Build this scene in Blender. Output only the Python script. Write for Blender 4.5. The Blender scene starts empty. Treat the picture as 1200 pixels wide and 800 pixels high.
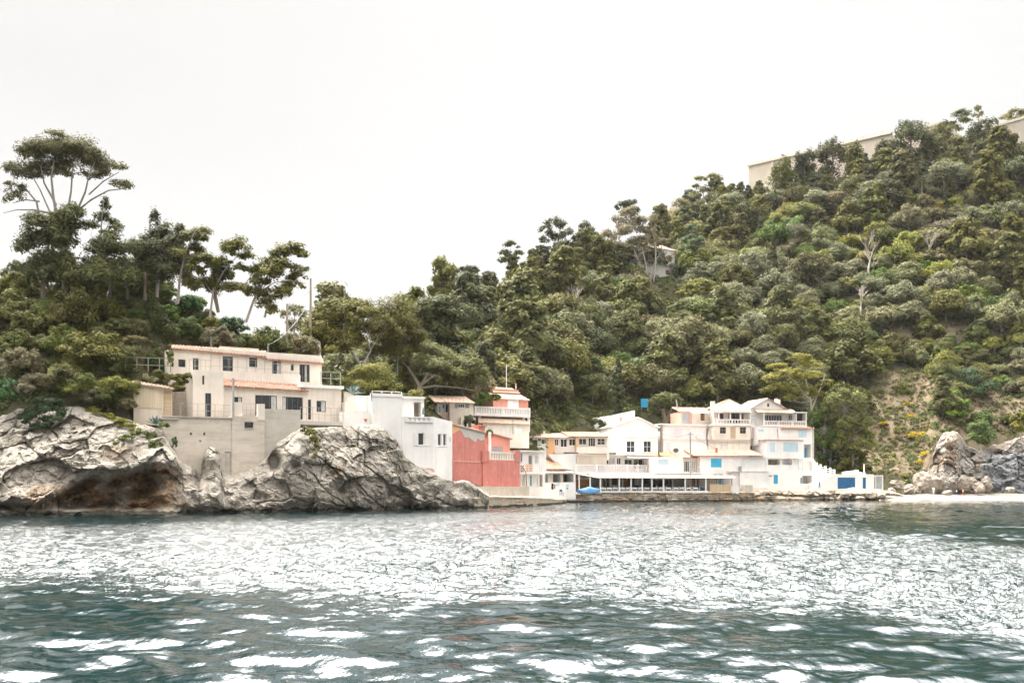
import bpy, bmesh, math, random
import numpy as np
from mathutils import Vector, Matrix

# ---------------------------------------------------------------- camera model used to lay out real distances
F = 1166.67      # focal length, in photo pixels (35 mm lens)
HZ = 566.0       # horizon row
HC = 3.07        # eye height above the water, metres
scene = bpy.context.scene
COL = scene.collection
RNG = random.Random(7)


def P(px, py, d):
    return Vector(((px - 600) / F * d, d, HC + (HZ - py) / F * d))


def Zat(py, d):
    return HC + (HZ - py) / F * d


def lerp(a, b, t):
    return a + (b - a) * t


def sstep(a, b, x):
    t = np.clip((x - a) / (b - a), 0, 1)
    return t * t * (3 - 2 * t)


# ---------------------------------------------------------------- numpy value noise
def _hash(ix, iy, iz, seed):
    h = (ix * 374761393 + iy * 668265263 + iz * 1274126177 + seed * 362437) & 0xFFFFFFFF
    h = ((h ^ (h >> 13)) * 1274126177) & 0xFFFFFFFF
    h = h ^ (h >> 16)
    return (h & 0xFFFFFF) / float(0xFFFFFF)


def vnoise(x, y, z, seed=0):
    x0 = np.floor(x).astype(np.int64); y0 = np.floor(y).astype(np.int64); z0 = np.floor(z).astype(np.int64)
    fx = x - x0; fy = y - y0; fz = z - z0
    fx = fx * fx * (3 - 2 * fx); fy = fy * fy * (3 - 2 * fy); fz = fz * fz * (3 - 2 * fz)
    r = 0
    for dx in (0, 1):
        wx = fx if dx else 1 - fx
        for dy in (0, 1):
            wy = fy if dy else 1 - fy
            for dz in (0, 1):
                wz = fz if dz else 1 - fz
                r = r + wx * wy * wz * _hash(x0 + dx, y0 + dy, z0 + dz, seed)
    return r * 2 - 1


def fbm(x, y, z, oct=4, seed=0, gain=.5, lac=2.03):
    a = 1.0; s = 0; f = 1.0
    for i in range(oct):
        s = s + a * vnoise(x * f, y * f, z * f, seed + i * 17)
        a *= gain; f *= lac
    return s


def blocks(x, y, z, seed=0, tilt=.5):
    """fractured-block relief: each cell of a jittered lattice is shifted and tilted; second value is the joint width"""
    x0 = np.floor(x).astype(np.int64); y0 = np.floor(y).astype(np.int64); z0 = np.floor(z).astype(np.int64)
    f1 = np.full(x.shape, 9.); f2 = np.full(x.shape, 9.); val = np.zeros(x.shape)
    for i in (-1, 0, 1):
        for j in (-1, 0, 1):
            for k in (-1, 0, 1):
                a, b, c = x0 + i, y0 + j, z0 + k
                fx = a + _hash(a, b, c, seed); fy = b + _hash(a, b, c, seed + 1); fz = c + _hash(a, b, c, seed + 2)
                d = np.sqrt((x - fx) ** 2 + (y - fy) ** 2 + (z - fz) ** 2)
                h = _hash(a, b, c, seed + 3) - .5 + tilt * ((x - fx) * (_hash(a, b, c, seed + 4) - .5) * 2 + (z - fz) * (_hash(a, b, c, seed + 5) - .6) * 2)
                near = d < f1
                f2 = np.where(near, f1, np.minimum(f2, d)); val = np.where(near, h, val); f1 = np.where(near, d, f1)
    return val, f2 - f1


# ---------------------------------------------------------------- object helpers
def tag(o, label=None, cat=None, group=None, kind=None):
    if label: o['label'] = label
    if cat: o['category'] = cat
    if group: o['group'] = group
    if kind: o['kind'] = kind
    return o


def thing(name, label, cat, loc=(0, 0, 0), rz=0, group=None):
    o = bpy.data.objects.new(name, None)
    COL.objects.link(o)
    o.empty_display_size = .3
    o.location = loc
    o.rotation_euler = (0, 0, rz)
    return tag(o, label, cat, group)


def mesh_obj(name, v, f, mats, parent=None, mi=None, smooth=False, attrs=None, basis=None):
    me = bpy.data.meshes.new(name)
    me.from_pydata([tuple(p) for p in v], [], f)
    if not isinstance(mats, (list, tuple)): mats = [mats]
    for m in mats: me.materials.append(m)
    if mi is not None and len(mats) > 1: me.polygons.foreach_set('material_index', mi)
    if smooth: me.polygons.foreach_set('use_smooth', [True] * len(me.polygons))
    if attrs:
        for k, (dom, arr) in attrs.items():
            a = me.attributes.new(k, 'FLOAT', dom)
            a.data.foreach_set('value', np.asarray(arr, dtype=np.float32))
    me.update()
    o = bpy.data.objects.new(name, me)
    COL.objects.link(o)
    if parent is not None: o.parent = parent
    if basis is not None: o.matrix_basis = basis
    return o


def np_mesh(name, V, Q, mats, smooth=True, attrs=None, parent=None):
    """fast quad mesh from numpy arrays"""
    me = bpy.data.meshes.new(name)
    V = np.asarray(V, np.float32); Q = np.asarray(Q, np.int32)
    n = len(Q); k = Q.shape[1]
    me.vertices.add(len(V)); me.vertices.foreach_set('co', V.ravel())
    me.loops.add(n * k); me.loops.foreach_set('vertex_index', Q.ravel())
    me.polygons.add(n); me.polygons.foreach_set('loop_start', np.arange(n, dtype=np.int32) * k)
    try: me.polygons.foreach_set('loop_total', np.full(n, k, np.int32))
    except Exception: pass
    me.update(calc_edges=True)
    me.polygons.foreach_set('use_smooth', np.full(n, smooth, bool))
    if not isinstance(mats, (list, tuple)): mats = [mats]
    for m in mats: me.materials.append(m)
    if attrs:
        for kk, (dom, arr) in attrs.items():
            a = me.attributes.new(kk, 'FLOAT', dom)
            a.data.foreach_set('value', np.asarray(arr, np.float32).ravel())
    o = bpy.data.objects.new(name, me)
    COL.objects.link(o)
    if parent is not None: o.parent = parent
    return o


def grid_quads(nu, nv):
    i = np.arange(nu - 1)[:, None] * nv + np.arange(nv - 1)[None, :]
    return np.stack([i, i + nv, i + nv + 1, i + 1], -1).reshape(-1, 4)


class MB:
    def __init__(s):
        s.v = []; s.f = []; s.m = []

    def add(s, vs, fs, mi=0):
        n = len(s.v)
        s.v += [tuple(p) for p in vs]
        for f in fs:
            s.f.append(tuple(i + n for i in f)); s.m.append(mi)

    def box(s, x0, x1, y0, y1, z0, z1, mi=0):
        if x1 < x0: x0, x1 = x1, x0
        if z1 < z0: z0, z1 = z1, z0
        if y1 < y0: y0, y1 = y1, y0
        s.add([(x0, y0, z0), (x1, y0, z0), (x1, y1, z0), (x0, y1, z0), (x0, y0, z1), (x1, y0, z1), (x1, y1, z1), (x0, y1, z1)],
              [(0, 3, 2, 1), (4, 5, 6, 7), (0, 1, 5, 4), (1, 2, 6, 5), (2, 3, 7, 6), (3, 0, 4, 7)], mi)
        return s

    def prism(s, poly, y0, y1, mi=0):
        """poly of (x,z) swept from y0 to y1"""
        n = len(poly)
        s.add([(x, y0, z) for x, z in poly] + [(x, y1, z) for x, z in poly],
              [tuple(range(n)), tuple(range(2 * n - 1, n - 1, -1))] + [(i, i + n, (i + 1) % n + n, (i + 1) % n) for i in range(n)], mi)
        return s

    def slab(s, quad, th, mi=0):
        """four corners (top face), thickness downwards"""
        q = [Vector(p) for p in quad]
        d = Vector((0, 0, -th))
        s.add([p for p in q] + [p + d for p in q],
              [(0, 1, 2, 3), (7, 6, 5, 4), (0, 4, 5, 1), (1, 5, 6, 2), (2, 6, 7, 3), (3, 7, 4, 0)], mi)
        return s

    def tube(s, pts, rad, n=6, mi=0, cap=True):
        pts = [Vector(p) for p in pts]
        if not isinstance(rad, (list, tuple)): rad = [rad] * len(pts)
        base = len(s.v); N = len(pts)
        for i, p in enumerate(pts):
            t = (pts[min(i + 1, N - 1)] - pts[max(i - 1, 0)])
            if t.length < 1e-6: t = Vector((0, 0, 1))
            t.normalize()
            a = Vector((1, 0, 0)) if abs(t.x) < .8 else Vector((0, 1, 0))
            u = t.cross(a).normalized(); w = t.cross(u)
            for k in range(n):
                an = 2 * math.pi * k / n
                s.v.append(tuple(p + (u * math.cos(an) + w * math.sin(an)) * rad[i]))
        for i in range(N - 1):
            for k in range(n):
                a = base + i * n + k; b = base + i * n + (k + 1) % n
                s.f.append((a, b, b + n, a + n)); s.m.append(mi)
        if cap:
            s.f.append(tuple(base + k for k in range(n))); s.m.append(mi)
            s.f.append(tuple(base + (N - 1) * n + k for k in range(n - 1, -1, -1))); s.m.append(mi)
        return s

    def tiles(s, e0, e1, r1, r0, period=.34, amp=.06, th=.12, mi=0, seg=4):
        """barrel-tile roof sheet: eave e0-e1, ridge r0-r1; corrugated top, open scalloped eave"""
        e0, e1, r1, r0 = map(Vector, (e0, e1, r1, r0))
        w = max((e1 - e0).length, (r1 - r0).length)
        n = max(2, int(w / period)) * seg
        nrm = (e1 - e0).cross(r0 - e0)
        if nrm.length < 1e-6: nrm = (e1 - e0).cross(r1 - e0)
        nrm.normalize()
        if nrm.z < 0: nrm = -nrm
        rows = 7
        base = len(s.v)
        for j in range(rows):
            t = j / (rows - 1)
            a = e0.lerp(r0, t); b = e1.lerp(r1, t)
            for i in range(n + 1):
                p = a.lerp(b, i / n)
                hh = amp * abs(math.sin(math.pi * i / seg * 1.0)) if seg > 2 else amp * (i % 2)
                s.v.append(tuple(p + nrm * (hh + .012 * ((i * 7 + j * 3) % 5 - 2))))
        for j in range(rows - 1):
            for i in range(n):
                q = base + j * (n + 1) + i
                s.f.append((q, q + 1, q + n + 2, q + n + 1)); s.m.append(mi)
        # underside and rim
        bb = len(s.v)
        dn = -nrm * th
        for p in (e0, e1, r1, r0): s.v.append(tuple(p + dn))
        s.f.append((bb + 3, bb + 2, bb + 1, bb)); s.m.append(mi)
        s.f.append(tuple([bb, bb + 1] + [base + i for i in range(n, -1, -1)])); s.m.append(mi)
        s.f.append(tuple([bb + 2, bb + 3] + [base + (rows - 1) * (n + 1) + i for i in range(n + 1)])); s.m.append(mi)
        s.f.append(tuple([bb + 3, bb] + [base + j * (n + 1) for j in range(rows)])); s.m.append(mi)
        s.f.append(tuple([bb + 1, bb + 2] + [base + j * (n + 1) + n for j in range(rows - 1, -1, -1)])); s.m.append(mi)
        return s

    def build(s, name, mats, parent=None, basis=None, merge=False, smooth=False):
        v, f, m = s.v, s.f, s.m
        if merge:
            idx = {}; nv = []; rm = []
            for p in v:
                k = (round(p[0], 3), round(p[1], 3), round(p[2], 3))
                if k not in idx:
                    idx[k] = len(nv); nv.append(p)
                rm.append(idx[k])
            nf = []; nm = []
            for q, mm in zip(f, m):
                q2 = []
                for i in q:
                    j = rm[i]
                    if not q2 or q2[-1] != j: q2.append(j)
                if len(q2) > 1 and q2[0] == q2[-1]: q2.pop()
                if len(set(q2)) >= 3 and len(set(q2)) == len(q2): nf.append(tuple(q2)); nm.append(mm)
            v, f, m = nv, nf, nm
        return mesh_obj(name, v, f, mats, parent, m, smooth, basis=basis)


# ---------------------------------------------------------------- materials
def new_mat(name):
    m = bpy.data.materials.new(name); m.use_nodes = True
    nt = m.node_tree
    return m, nt, nt.nodes['Principled BSDF']


def N(nt, typ, **kw):
    n = nt.nodes.new(typ)
    for k, v in kw.items():
        if k.startswith('i_'):
            key = k[2:]
            n.inputs[int(key) if key.isdigit() else key.replace('_', ' ')].default_value = v
        else: setattr(n, k, v)
    return n


def ramp(nt, stops):
    r = nt.nodes.new('ShaderNodeValToRGB')
    el = r.color_ramp.elements
    while len(el) > 1: el.remove(el[-1])
    el[0].position = stops[0][0]; el[0].color = (*stops[0][1], 1)
    for p, c in stops[1:]:
        e = el.new(p); e.color = (*c, 1)
    return r


def mixc(nt, fac, a, b, mode='MIX'):
    m = nt.nodes.new('ShaderNodeMix'); m.data_type = 'RGBA'; m.blend_type = mode
    L = nt.links
    for sock, val in ((m.inputs[0], fac), (m.inputs[6], a), (m.inputs[7], b)):
        if hasattr(val, 'links'): L.new(val, sock)
        elif isinstance(val, (int, float)): sock.default_value = val
        else: sock.default_value = (*val, 1)
    return m.outputs[2]


def math_n(nt, op, a, b=0.0, clamp=False):
    m = nt.nodes.new('ShaderNodeMath'); m.operation = op; m.use_clamp = clamp
    for i, val in enumerate((a, b)):
        if hasattr(val, 'links'): nt.links.new(val, m.inputs[i])
        else: m.inputs[i].default_value = val
    return m.outputs[0]


def wpos(nt):
    return nt.nodes.new('ShaderNodeNewGeometry').outputs['Position']


def noise(nt, vec, scale, detail=4, rough=.55, dist=0):
    n = N(nt, 'ShaderNodeTexNoise')
    n.inputs['Scale'].default_value = scale; n.inputs['Detail'].default_value = detail
    n.inputs['Roughness'].default_value = rough; n.inputs['Distortion'].default_value = dist
    nt.links.new(vec, n.inputs['Vector'])
    return n.outputs['Fac']


def scaled(nt, vec, s, rot=(0, 0, 0)):
    m = N(nt, 'ShaderNodeMapping'); m.inputs['Scale'].default_value = s; m.inputs['Rotation'].default_value = rot
    nt.links.new(vec, m.inputs['Vector'])
    return m.outputs[0]


def bump(nt, b, h, strength=.4, dist=.05):
    n = N(nt, 'ShaderNodeBump'); n.inputs['Strength'].default_value = strength; n.inputs['Distance'].default_value = dist
    nt.links.new(h, n.inputs['Height']); nt.links.new(n.outputs[0], b.inputs['Normal'])


def mul(c, k): return tuple(min(1, x * k) for x in c)


def plaster(name, col, dirt=.35, stain=(.33, .29, .24), rough=.9, grime=.5, scale=1.0, streak=(2.1, 2.1, .16)):
    """rendered wall: blotchy tone, vertical weather streaks, fine grain"""
    m, nt, b = new_mat(name)
    p = wpos(nt)
    n1 = noise(nt, scaled(nt, p, (.45 * scale,) * 3), 1, 5, .62)
    r1 = ramp(nt, [(.3, mul(col, .86)), (.55, col), (.8, mul(col, 1.05))]); nt.links.new(n1, r1.inputs[0])
    st = noise(nt, scaled(nt, p, tuple(q * scale for q in streak)), 1, 4, .65)
    rs = ramp(nt, [(.47, (0, 0, 0)), (.70, (1, 1, 1))]); nt.links.new(st, rs.inputs[0])
    f = math_n(nt, 'MULTIPLY', rs.outputs[0], dirt)
    c = mixc(nt, f, r1.outputs[0], stain)
    n3 = noise(nt, scaled(nt, p, (1.6 * scale,) * 3), 1, 8, .7)
    rg = ramp(nt, [(.52, (0, 0, 0)), (.68, (1, 1, 1))]); nt.links.new(n3, rg.inputs[0])
    c = mixc(nt, math_n(nt, 'MULTIPLY', rg.outputs[0], grime * .5), c, mul(stain, 1.3))
    nt.links.new(c, b.inputs['Base Color'])
    b.inputs['Roughness'].default_value = rough
    b.inputs['Specular IOR Level'].default_value = .2
    bump(nt, b, noise(nt, p, 9, 5, .7), .35, .03)
    return m


def plain(name, col, rough=.6, var=.18, metal=0, spec=.3, scale=1.2):
    m, nt, b = new_mat(name)
    p = wpos(nt)
    n1 = noise(nt, p, scale, 5, .65)
    r1 = ramp(nt, [(.3, mul(col, 1 - var)), (.7, mul(col, 1 + var))]); nt.links.new(n1, r1.inputs[0])
    nt.links.new(r1.outputs[0], b.inputs['Base Color'])
    b.inputs['Roughness'].default_value = rough; b.inputs['Metallic'].default_value = metal
    b.inputs['Specular IOR Level'].default_value = spec
    return m


def tile_mat(name, a, bcol, c):
    m, nt, b = new_mat(name)
    p = wpos(nt)
    v = N(nt, 'ShaderNodeTexVoronoi'); v.inputs['Scale'].default_value = 2.6
    nt.links.new(p, v.inputs['Vector'])
    sep = N(nt, 'ShaderNodeSeparateColor'); nt.links.new(v.outputs['Color'], sep.inputs[0])
    r = ramp(nt, [(0, a), (.5, bcol), (1, c)]); nt.links.new(sep.outputs[0], r.inputs[0])
    n2 = noise(nt, p, 1.1, 5, .65)
    rr = ramp(nt, [(.45, (0, 0, 0)), (.72, (1, 1, 1))]); nt.links.new(n2, rr.inputs[0])
    cc = mixc(nt, math_n(nt, 'MULTIPLY', rr.outputs[0], .45), r.outputs[0], (.34, .27, .2))
    nt.links.new(cc, b.inputs['Base Color']); b.inputs['Roughness'].default_value = .85
    b.inputs['Specular IOR Level'].default_value = .2
    bump(nt, b, noise(nt, p, 5, 4), .4, .05)
    return m


def wood_mat(name, a, bcol, vertical=True, scale=3.0):
    m, nt, b = new_mat(name)
    p = wpos(nt)
    n1 = noise(nt, scaled(nt, p, (scale * 2, scale * 2, .2) if vertical else (.25, .25, scale * 2)), 1, 4, .6)
    r = ramp(nt, [(.3, a), (.7, bcol)]); nt.links.new(n1, r.inputs[0])
    nt.links.new(r.outputs[0], b.inputs['Base Color']); b.inputs['Roughness'].default_value = .75
    return m


def glass_mat(name, col, rough=.06):
    m, nt, b = new_mat(name)
    n1 = noise(nt, wpos(nt), .9, 3)
    r = ramp(nt, [(.35, mul(col, .5)), (.7, mul(col, 1.5))]); nt.links.new(n1, r.inputs[0])
    nt.links.new(r.outputs[0], b.inputs['Base Color'])
    b.inputs['Roughness'].default_value = rough; b.inputs['IOR'].default_value = 1.5
    return m


def leaf_mat(name, dark, light, hue=.03, val=.3, trans=.25):
    m, nt, b = new_mat(name)
    at = N(nt, 'ShaderNodeAttribute'); at.attribute_name = 'tint'
    oi = N(nt, 'ShaderNodeObjectInfo')
    r = ramp(nt, [(0, dark), (1, light)]); nt.links.new(at.outputs['Fac'], r.inputs[0])
    hs = N(nt, 'ShaderNodeHueSaturation')
    nt.links.new(r.outputs[0], hs.inputs['Color'])
    h = math_n(nt, 'ADD', math_n(nt, 'MULTIPLY', oi.outputs['Random'], 2 * hue), .5 - hue)
    nt.links.new(h, hs.inputs['Hue'])
    rn = math_n(nt, 'FRACT', math_n(nt, 'MULTIPLY', oi.outputs['Random'], 17.31))
    vv = math_n(nt, 'ADD', math_n(nt, 'MULTIPLY', rn, 2 * val), 1 - val)
    nt.links.new(vv, hs.inputs['Value'])
    rn2 = math_n(nt, 'FRACT', math_n(nt, 'MULTIPLY', oi.outputs['Random'], 41.7))
    nt.links.new(math_n(nt, 'ADD', math_n(nt, 'MULTIPLY', rn2, .3), .92), hs.inputs['Saturation'])
    nt.links.new(hs.outputs[0], b.inputs['Base Color'])
    b.inputs['Roughness'].default_value = .65; b.inputs['Specular IOR Level'].default_value = .1
    t = N(nt, 'ShaderNodeBsdfTranslucent'); nt.links.new(hs.outputs[0], t.inputs['Color'])
    mx = N(nt, 'ShaderNodeMixShader'); mx.inputs[0].default_value = trans
    nt.links.new(b.outputs[0], mx.inputs[1]); nt.links.new(t.outputs[0], mx.inputs[2])
    nt.links.new(mx.outputs[0], nt.nodes['Material Output'].inputs['Surface'])
    return m


def rock_mat(name, base, dark, warm, brown, wet=True, blue=(.2, .22, .25), sc=1.0):
    """limestone: grey blotches, pits, rust (attribute 'stain'), blue-grey (attribute 'blue'), black tide band near the water"""
    m, nt, b = new_mat(name)
    p = wpos(nt)
    n1 = noise(nt, p, .5 * sc, 6, .6)
    r1 = ramp(nt, [(.28, dark), (.46, base), (.62, mul(base, 1.12)), (.8, warm)]); nt.links.new(n1, r1.inputs[0])
    n2 = noise(nt, p, 3.2 * sc, 6, .72)
    r2 = ramp(nt, [(.38, (1, 1, 1)), (.5, (0, 0, 0))]); nt.links.new(n2, r2.inputs[0])
    c = mixc(nt, math_n(nt, 'MULTIPLY', r2.outputs[0], .55), r1.outputs[0], mul(dark, .5))
    v = N(nt, 'ShaderNodeTexVoronoi'); v.feature = 'DISTANCE_TO_EDGE'; v.inputs['Scale'].default_value = .9 * sc
    nt.links.new(mixc(nt, .12, p, N(nt, 'ShaderNodeTexNoise').outputs['Color'], 'ADD'), v.inputs['Vector'])
    rv = ramp(nt, [(0, (1, 1, 1)), (.035, (0, 0, 0))]); nt.links.new(v.outputs['Distance'], rv.inputs[0])
    c = mixc(nt, math_n(nt, 'MULTIPLY', rv.outputs[0], .3), c, mul(dark, .5))
    at = N(nt, 'ShaderNodeAttribute'); at.attribute_name = 'stain'
    rb = ramp(nt, [(.3, mul(brown, .4)), (.47, brown), (.6, mul(brown, 1.8)), (.75, (.36, .29, .21))]); nt.links.new(noise(nt, p, 1.4, 6, .7), rb.inputs[0])
    c = mixc(nt, math_n(nt, 'MULTIPLY', at.outputs['Fac'], 1, True), c, rb.outputs[0])
    ab = N(nt, 'ShaderNodeAttribute'); ab.attribute_name = 'blue'
    c = mixc(nt, math_n(nt, 'MULTIPLY', ab.outputs['Fac'], .8, True), c, blue)
    if wet:
        sp = N(nt, 'ShaderNodeSeparateXYZ'); nt.links.new(p, sp.inputs[0])
        zz = math_n(nt, 'ADD', sp.outputs[2], math_n(nt, 'MULTIPLY', math_n(nt, 'SUBTRACT', noise(nt, p, .8, 4), .5), .9))
        rw = ramp(nt, [(.0, (1, 1, 1)), (.40, (1, 1, 1)), (.55, (0, 0, 0))]); nt.links.new(math_n(nt, 'ADD', zz, .1), rw.inputs[0])
        c = mixc(nt, math_n(nt, 'MULTIPLY', rw.outputs[0], .9), c, (.035, .03, .02))
    nt.links.new(c, b.inputs['Base Color'])
    b.inputs['Roughness'].default_value = .92; b.inputs['Specular IOR Level'].default_value = .15
    h = math_n(nt, 'ADD', math_n(nt, 'MULTIPLY', noise(nt, p, 1.6 * sc, 8, .72), 1.0), math_n(nt, 'MULTIPLY', v.outputs['Distance'], .6))
    bump(nt, b, h, .9, .35)
    return m


def ground_mat(name, cols, sc=.25):
    m, nt, b = new_mat(name)
    p = wpos(nt)
    n1 = noise(nt, p, sc, 6, .65)
    r1 = ramp(nt, [(.3, cols[0]), (.5, cols[1]), (.7, cols[2])]); nt.links.new(n1, r1.inputs[0])
    n2 = noise(nt, p, sc * 9, 6, .7)
    r2 = ramp(nt, [(.4, (0, 0, 0)), (.7, (1, 1, 1))]); nt.links.new(n2, r2.inputs[0])
    c = mixc(nt, math_n(nt, 'MULTIPLY', r2.outputs[0], .55), r1.outputs[0], mul(cols[0], .6))
    at = N(nt, 'ShaderNodeAttribute'); at.attribute_name = 'bare'
    rb = ramp(nt, [(.35, (.17, .125, .075)), (.6, (.30, .235, .16)), (.75, (.4, .33, .24))]); nt.links.new(noise(nt, p, .55, 7, .7), rb.inputs[0])
    c = mixc(nt, math_n(nt, 'MULTIPLY', at.outputs['Fac'], 1, True), c, rb.outputs[0])
    nt.links.new(c, b.inputs['Base Color']); b.inputs['Roughness'].default_value = .95
    b.inputs['Specular IOR Level'].default_value = .1
    bump(nt, b, noise(nt, p, 1.5, 6, .7), .8, .4)
    return m


M = {}
M['white'] = plaster('white_plaster', (.80, .765, .72), .18, (.47, .41, .35), grime=.4)
M['white2'] = plaster('bright_limewash', (.80, .765, .73), .15, (.50, .45, .39), grime=.35)
M['cream'] = plaster('cream_plaster', (.76, .68, .58), .25, (.5, .42, .34), grime=.3)
M['pale'] = plaster('pale_pinkish_plaster', (.72, .65, .575), .25, (.46, .4, .33), grime=.35)
M['villa'] = plaster('villa_render', (.71, .63, .545), .3, (.44, .37, .30), grime=.35)
M['shedp'] = plaster('shed_plaster', (.66, .57, .46), .3, (.4, .33, .26))
M['concrete'] = plaster('weathered_concrete', (.60, .525, .44), .45, (.30, .255, .2), grime=1.1, streak=(.3, .3, 1.9))
M['concrete2'] = plaster('grey_blockwork', (.50, .455, .395), .45, (.28, .25, .2), grime=1.0, streak=(.3, .3, 2.2))
M['stonewall'] = plaster('rubble_stone_wall', (.52, .46, .38), .4, (.25, .21, .17), grime=1.6, scale=2.2)
M['quay'] = plaster('quay_stone', (.46, .39, .30), .7, (.20, .165, .12), grime=1.5, scale=1.3)
M['quaytop'] = plain('quay_paving', (.55, .48, .40), .9, .15)
M['red'] = plaster('red_washed_plaster', (.56, .195, .16), .35, (.68, .36, .3), grime=.5)
M['redlight'] = plaster('faded_salmon_plaster', (.68, .33, .25), .3, (.55, .3, .24), grime=.4)
M['pink'] = plaster('pink_plaster', (.66, .30, .22), .25, (.5, .27, .2), grime=.4)
M['orange'] = plaster('apricot_plaster', (.74, .42, .22), .25, (.6, .36, .22), grime=.3)
M['greyplaster'] = plaster('bare_grey_render', (.52, .49, .45), .3, (.4, .37, .33), grime=.4)
M['blockout'] = plaster('pink_patch_paint', (.62, .40, .36), .1, (.6, .4, .36), grime=.1)
M['tile'] = tile_mat('terracotta_tiles', (.31, .15, .095), (.37, .20, .135), (.41, .265, .195))
M['tilepale'] = tile_mat('faded_tiles', (.37, .25, .185), (.41, .29, .22), (.45, .34, .27))
M['tilered'] = tile_mat('red_tiles', (.35, .125, .085), (.40, .155, .105), (.42, .205, .145))
M['glass'] = glass_mat('dark_window_glass', (.022, .026, .028))
M['glassblue'] = glass_mat('pale_blue_blind', (.42, .52, .56), .3)
M['curtain'] = plain('window_curtain', (.50, .49, .46), .8, .3, scale=3)
M['dark'] = plain('interior_shade_tone', (.10, .085, .07), .9, .3)  # dark tone puts the shade of unlit interiors into the colour
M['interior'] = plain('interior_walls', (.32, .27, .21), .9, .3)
M['frame'] = plain('white_frames', (.78, .76, .73), .5, .06)
M['gframe'] = plain('grey_aluminium_frames', (.09, .095, .1), .4, .15)
M['rail'] = plain('galvanised_rail', (.34, .33, .31), .45, .15, .2)
M['blue'] = plain('blue_paint', (.025, .30, .52), .5, .12)
M['deepblue'] = plain('deep_blue_paint', (.012, .11, .26), .5, .15)
M['lightblue'] = plain('light_blue_shutters', (.50, .62, .68), .6, .06)
M['skyblue'] = plain('turquoise_blue_paint', (.06, .40, .60), .5, .12)
M['tarp'] = plain('blue_tarpaulin', (.008, .115, .27), .45, .25, scale=2.5)
M['wood'] = wood_mat('bare_planks', (.50, .40, .27), (.68, .57, .42))
M['woodh'] = wood_mat('slatted_wood', (.42, .31, .19), (.60, .47, .31), False)
M['timber'] = wood_mat('brown_timber_wall', (.22, .10, .03), (.40, .21, .07), False, 2)
M['brownwood'] = wood_mat('brown_door_wood', (.16, .085, .045), (.26, .15, .09))
M['cane'] = wood_mat('woven_reed', (.44, .33, .19), (.62, .49, .32), True, 5)
M['pole'] = wood_mat('weathered_pole', (.20, .16, .12), (.33, .28, .22))
M['greymetal'] = plain('grey_roller_shutter', (.30, .32, .33), .5, .12)
M['terr'] = plain('terracotta_pot', (.5, .22, .12), .8, .1)
M['black'] = plain('black_plastic', (.02, .02, .022), .5, .2)
M['awning'] = plain('cream_canvas', (.47, .405, .34), .85, .08)
M['awningo'] = plain('orange_canvas', (.42, .21, .085), .85, .1)
M['whiteplastic'] = plain('white_plastic', (.80, .80, .79), .4, .05)
M['lav'] = plain('balcony_paint', (.70, .66, .66), .7, .08)
M['bark'] = wood_mat('brown_bark', (.10, .075, .055), (.22, .17, .13), True, 2)
M['barkpale'] = wood_mat('pale_bark', (.34, .29, .24), (.52, .47, .41), True, 2)
M['barkgrey'] = wood_mat('grey_bark', (.20, .17, .145), (.36, .32, .28), True, 2)
M['skin'] = plain('skin', (.50, .30, .21), .6, .08)
M['hair'] = plain('dark_hair', (.04, .025, .018), .6, .2)
M['rock'] = rock_mat('sea_limestone', (.385, .345, .292), (.21, .187, .155), (.44, .37, .285), (.19, .115, .055))
M['rocktan'] = rock_mat('tan_shore_rock', (.50, .425, .335), (.26, .21, .155), (.55, .45, .33), (.30, .20, .11))
M['rockgrey'] = rock_mat('grey_cliff_rock', (.33, .30, .265), (.15, .135, .12), (.40, .335, .25), (.24, .16, .09), wet=False, blue=(.21, .225, .24))
M['boulder'] = rock_mat('pale_boulder', (.35, .30, .24), (.18, .15, .115), (.40, .33, .245), (.24, .16, .09), wet=False)
M['hill'] = ground_mat('scrub_ground', [(.045, .045, .022), (.065, .065, .03), (.10, .088, .05)])
M['beach'] = plain('pale_shingle', (.225, .205, .175), .95, .16, scale=2.5)
M['fort'] = plaster('fort_masonry', (.58, .50, .42), .3, (.4, .34, .28), grime=.5, scale=.5)
# ================================================================ SHORE LINE AND TERRAIN
def ds(px):   # distance of the waterline along each bearing
    return np.interp(px, [-900, -300, 0, 100, 200, 300, 400, 480, 550, 600, 655, 700, 850, 980, 1040, 1200, 1500, 2200],
                     [90, 90, 93, 96, 98, 103, 109, 114, 119, 130, 150, 163, 170, 179, 180, 186, 195, 215])


BASE_X = [-900, 0, 250, 330, 400, 500, 560, 620, 660, 700, 750, 800, 880, 950, 965, 1000, 1040, 1060, 1078, 1092, 1110, 1130, 1200, 1500, 2200]
BASE_D = [260, 200, 160, 142, 140, 150, 165, 175, 185, 195, 205, 210, 212, 208, 205, 200, 197, 198, 200, 203, 205, 206, 208, 217, 235]
BASE_Y = [560, 556, 530, 490, 470, 482, 490, 500, 503, 490, 480, 480, 480, 500, 540, 563, 570, 566, 558, 530, 508, 518, 511, 500, 500]
RID_X = [-900, 0, 200, 300, 345, 365, 400, 440, 500, 560, 600, 640, 700, 740, 800, 880, 950, 1000, 1060, 1120, 1200, 1500, 2200]
RID_D = [420, 330, 230, 190, 172, 165, 175, 190, 215, 240, 255, 270, 290, 305, 325, 350, 338, 330, 326, 338, 340, 345, 380]
RID_Y = [555, 545, 520, 490, 455, 428, 416, 410, 379, 364, 345, 320, 298, 280, 264, 226, 214, 206, 190, 178, 168, 150, 160]


def hill_params(px):
    d0 = np.interp(px, BASE_X, BASE_D); y0 = np.interp(px, BASE_X, BASE_Y)
    dr = np.interp(px, RID_X, RID_D); yr = np.interp(px, RID_X, RID_Y)
    return d0, HC + (HZ - y0) / F * d0, dr, HC + (HZ - yr) / F * dr


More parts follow.
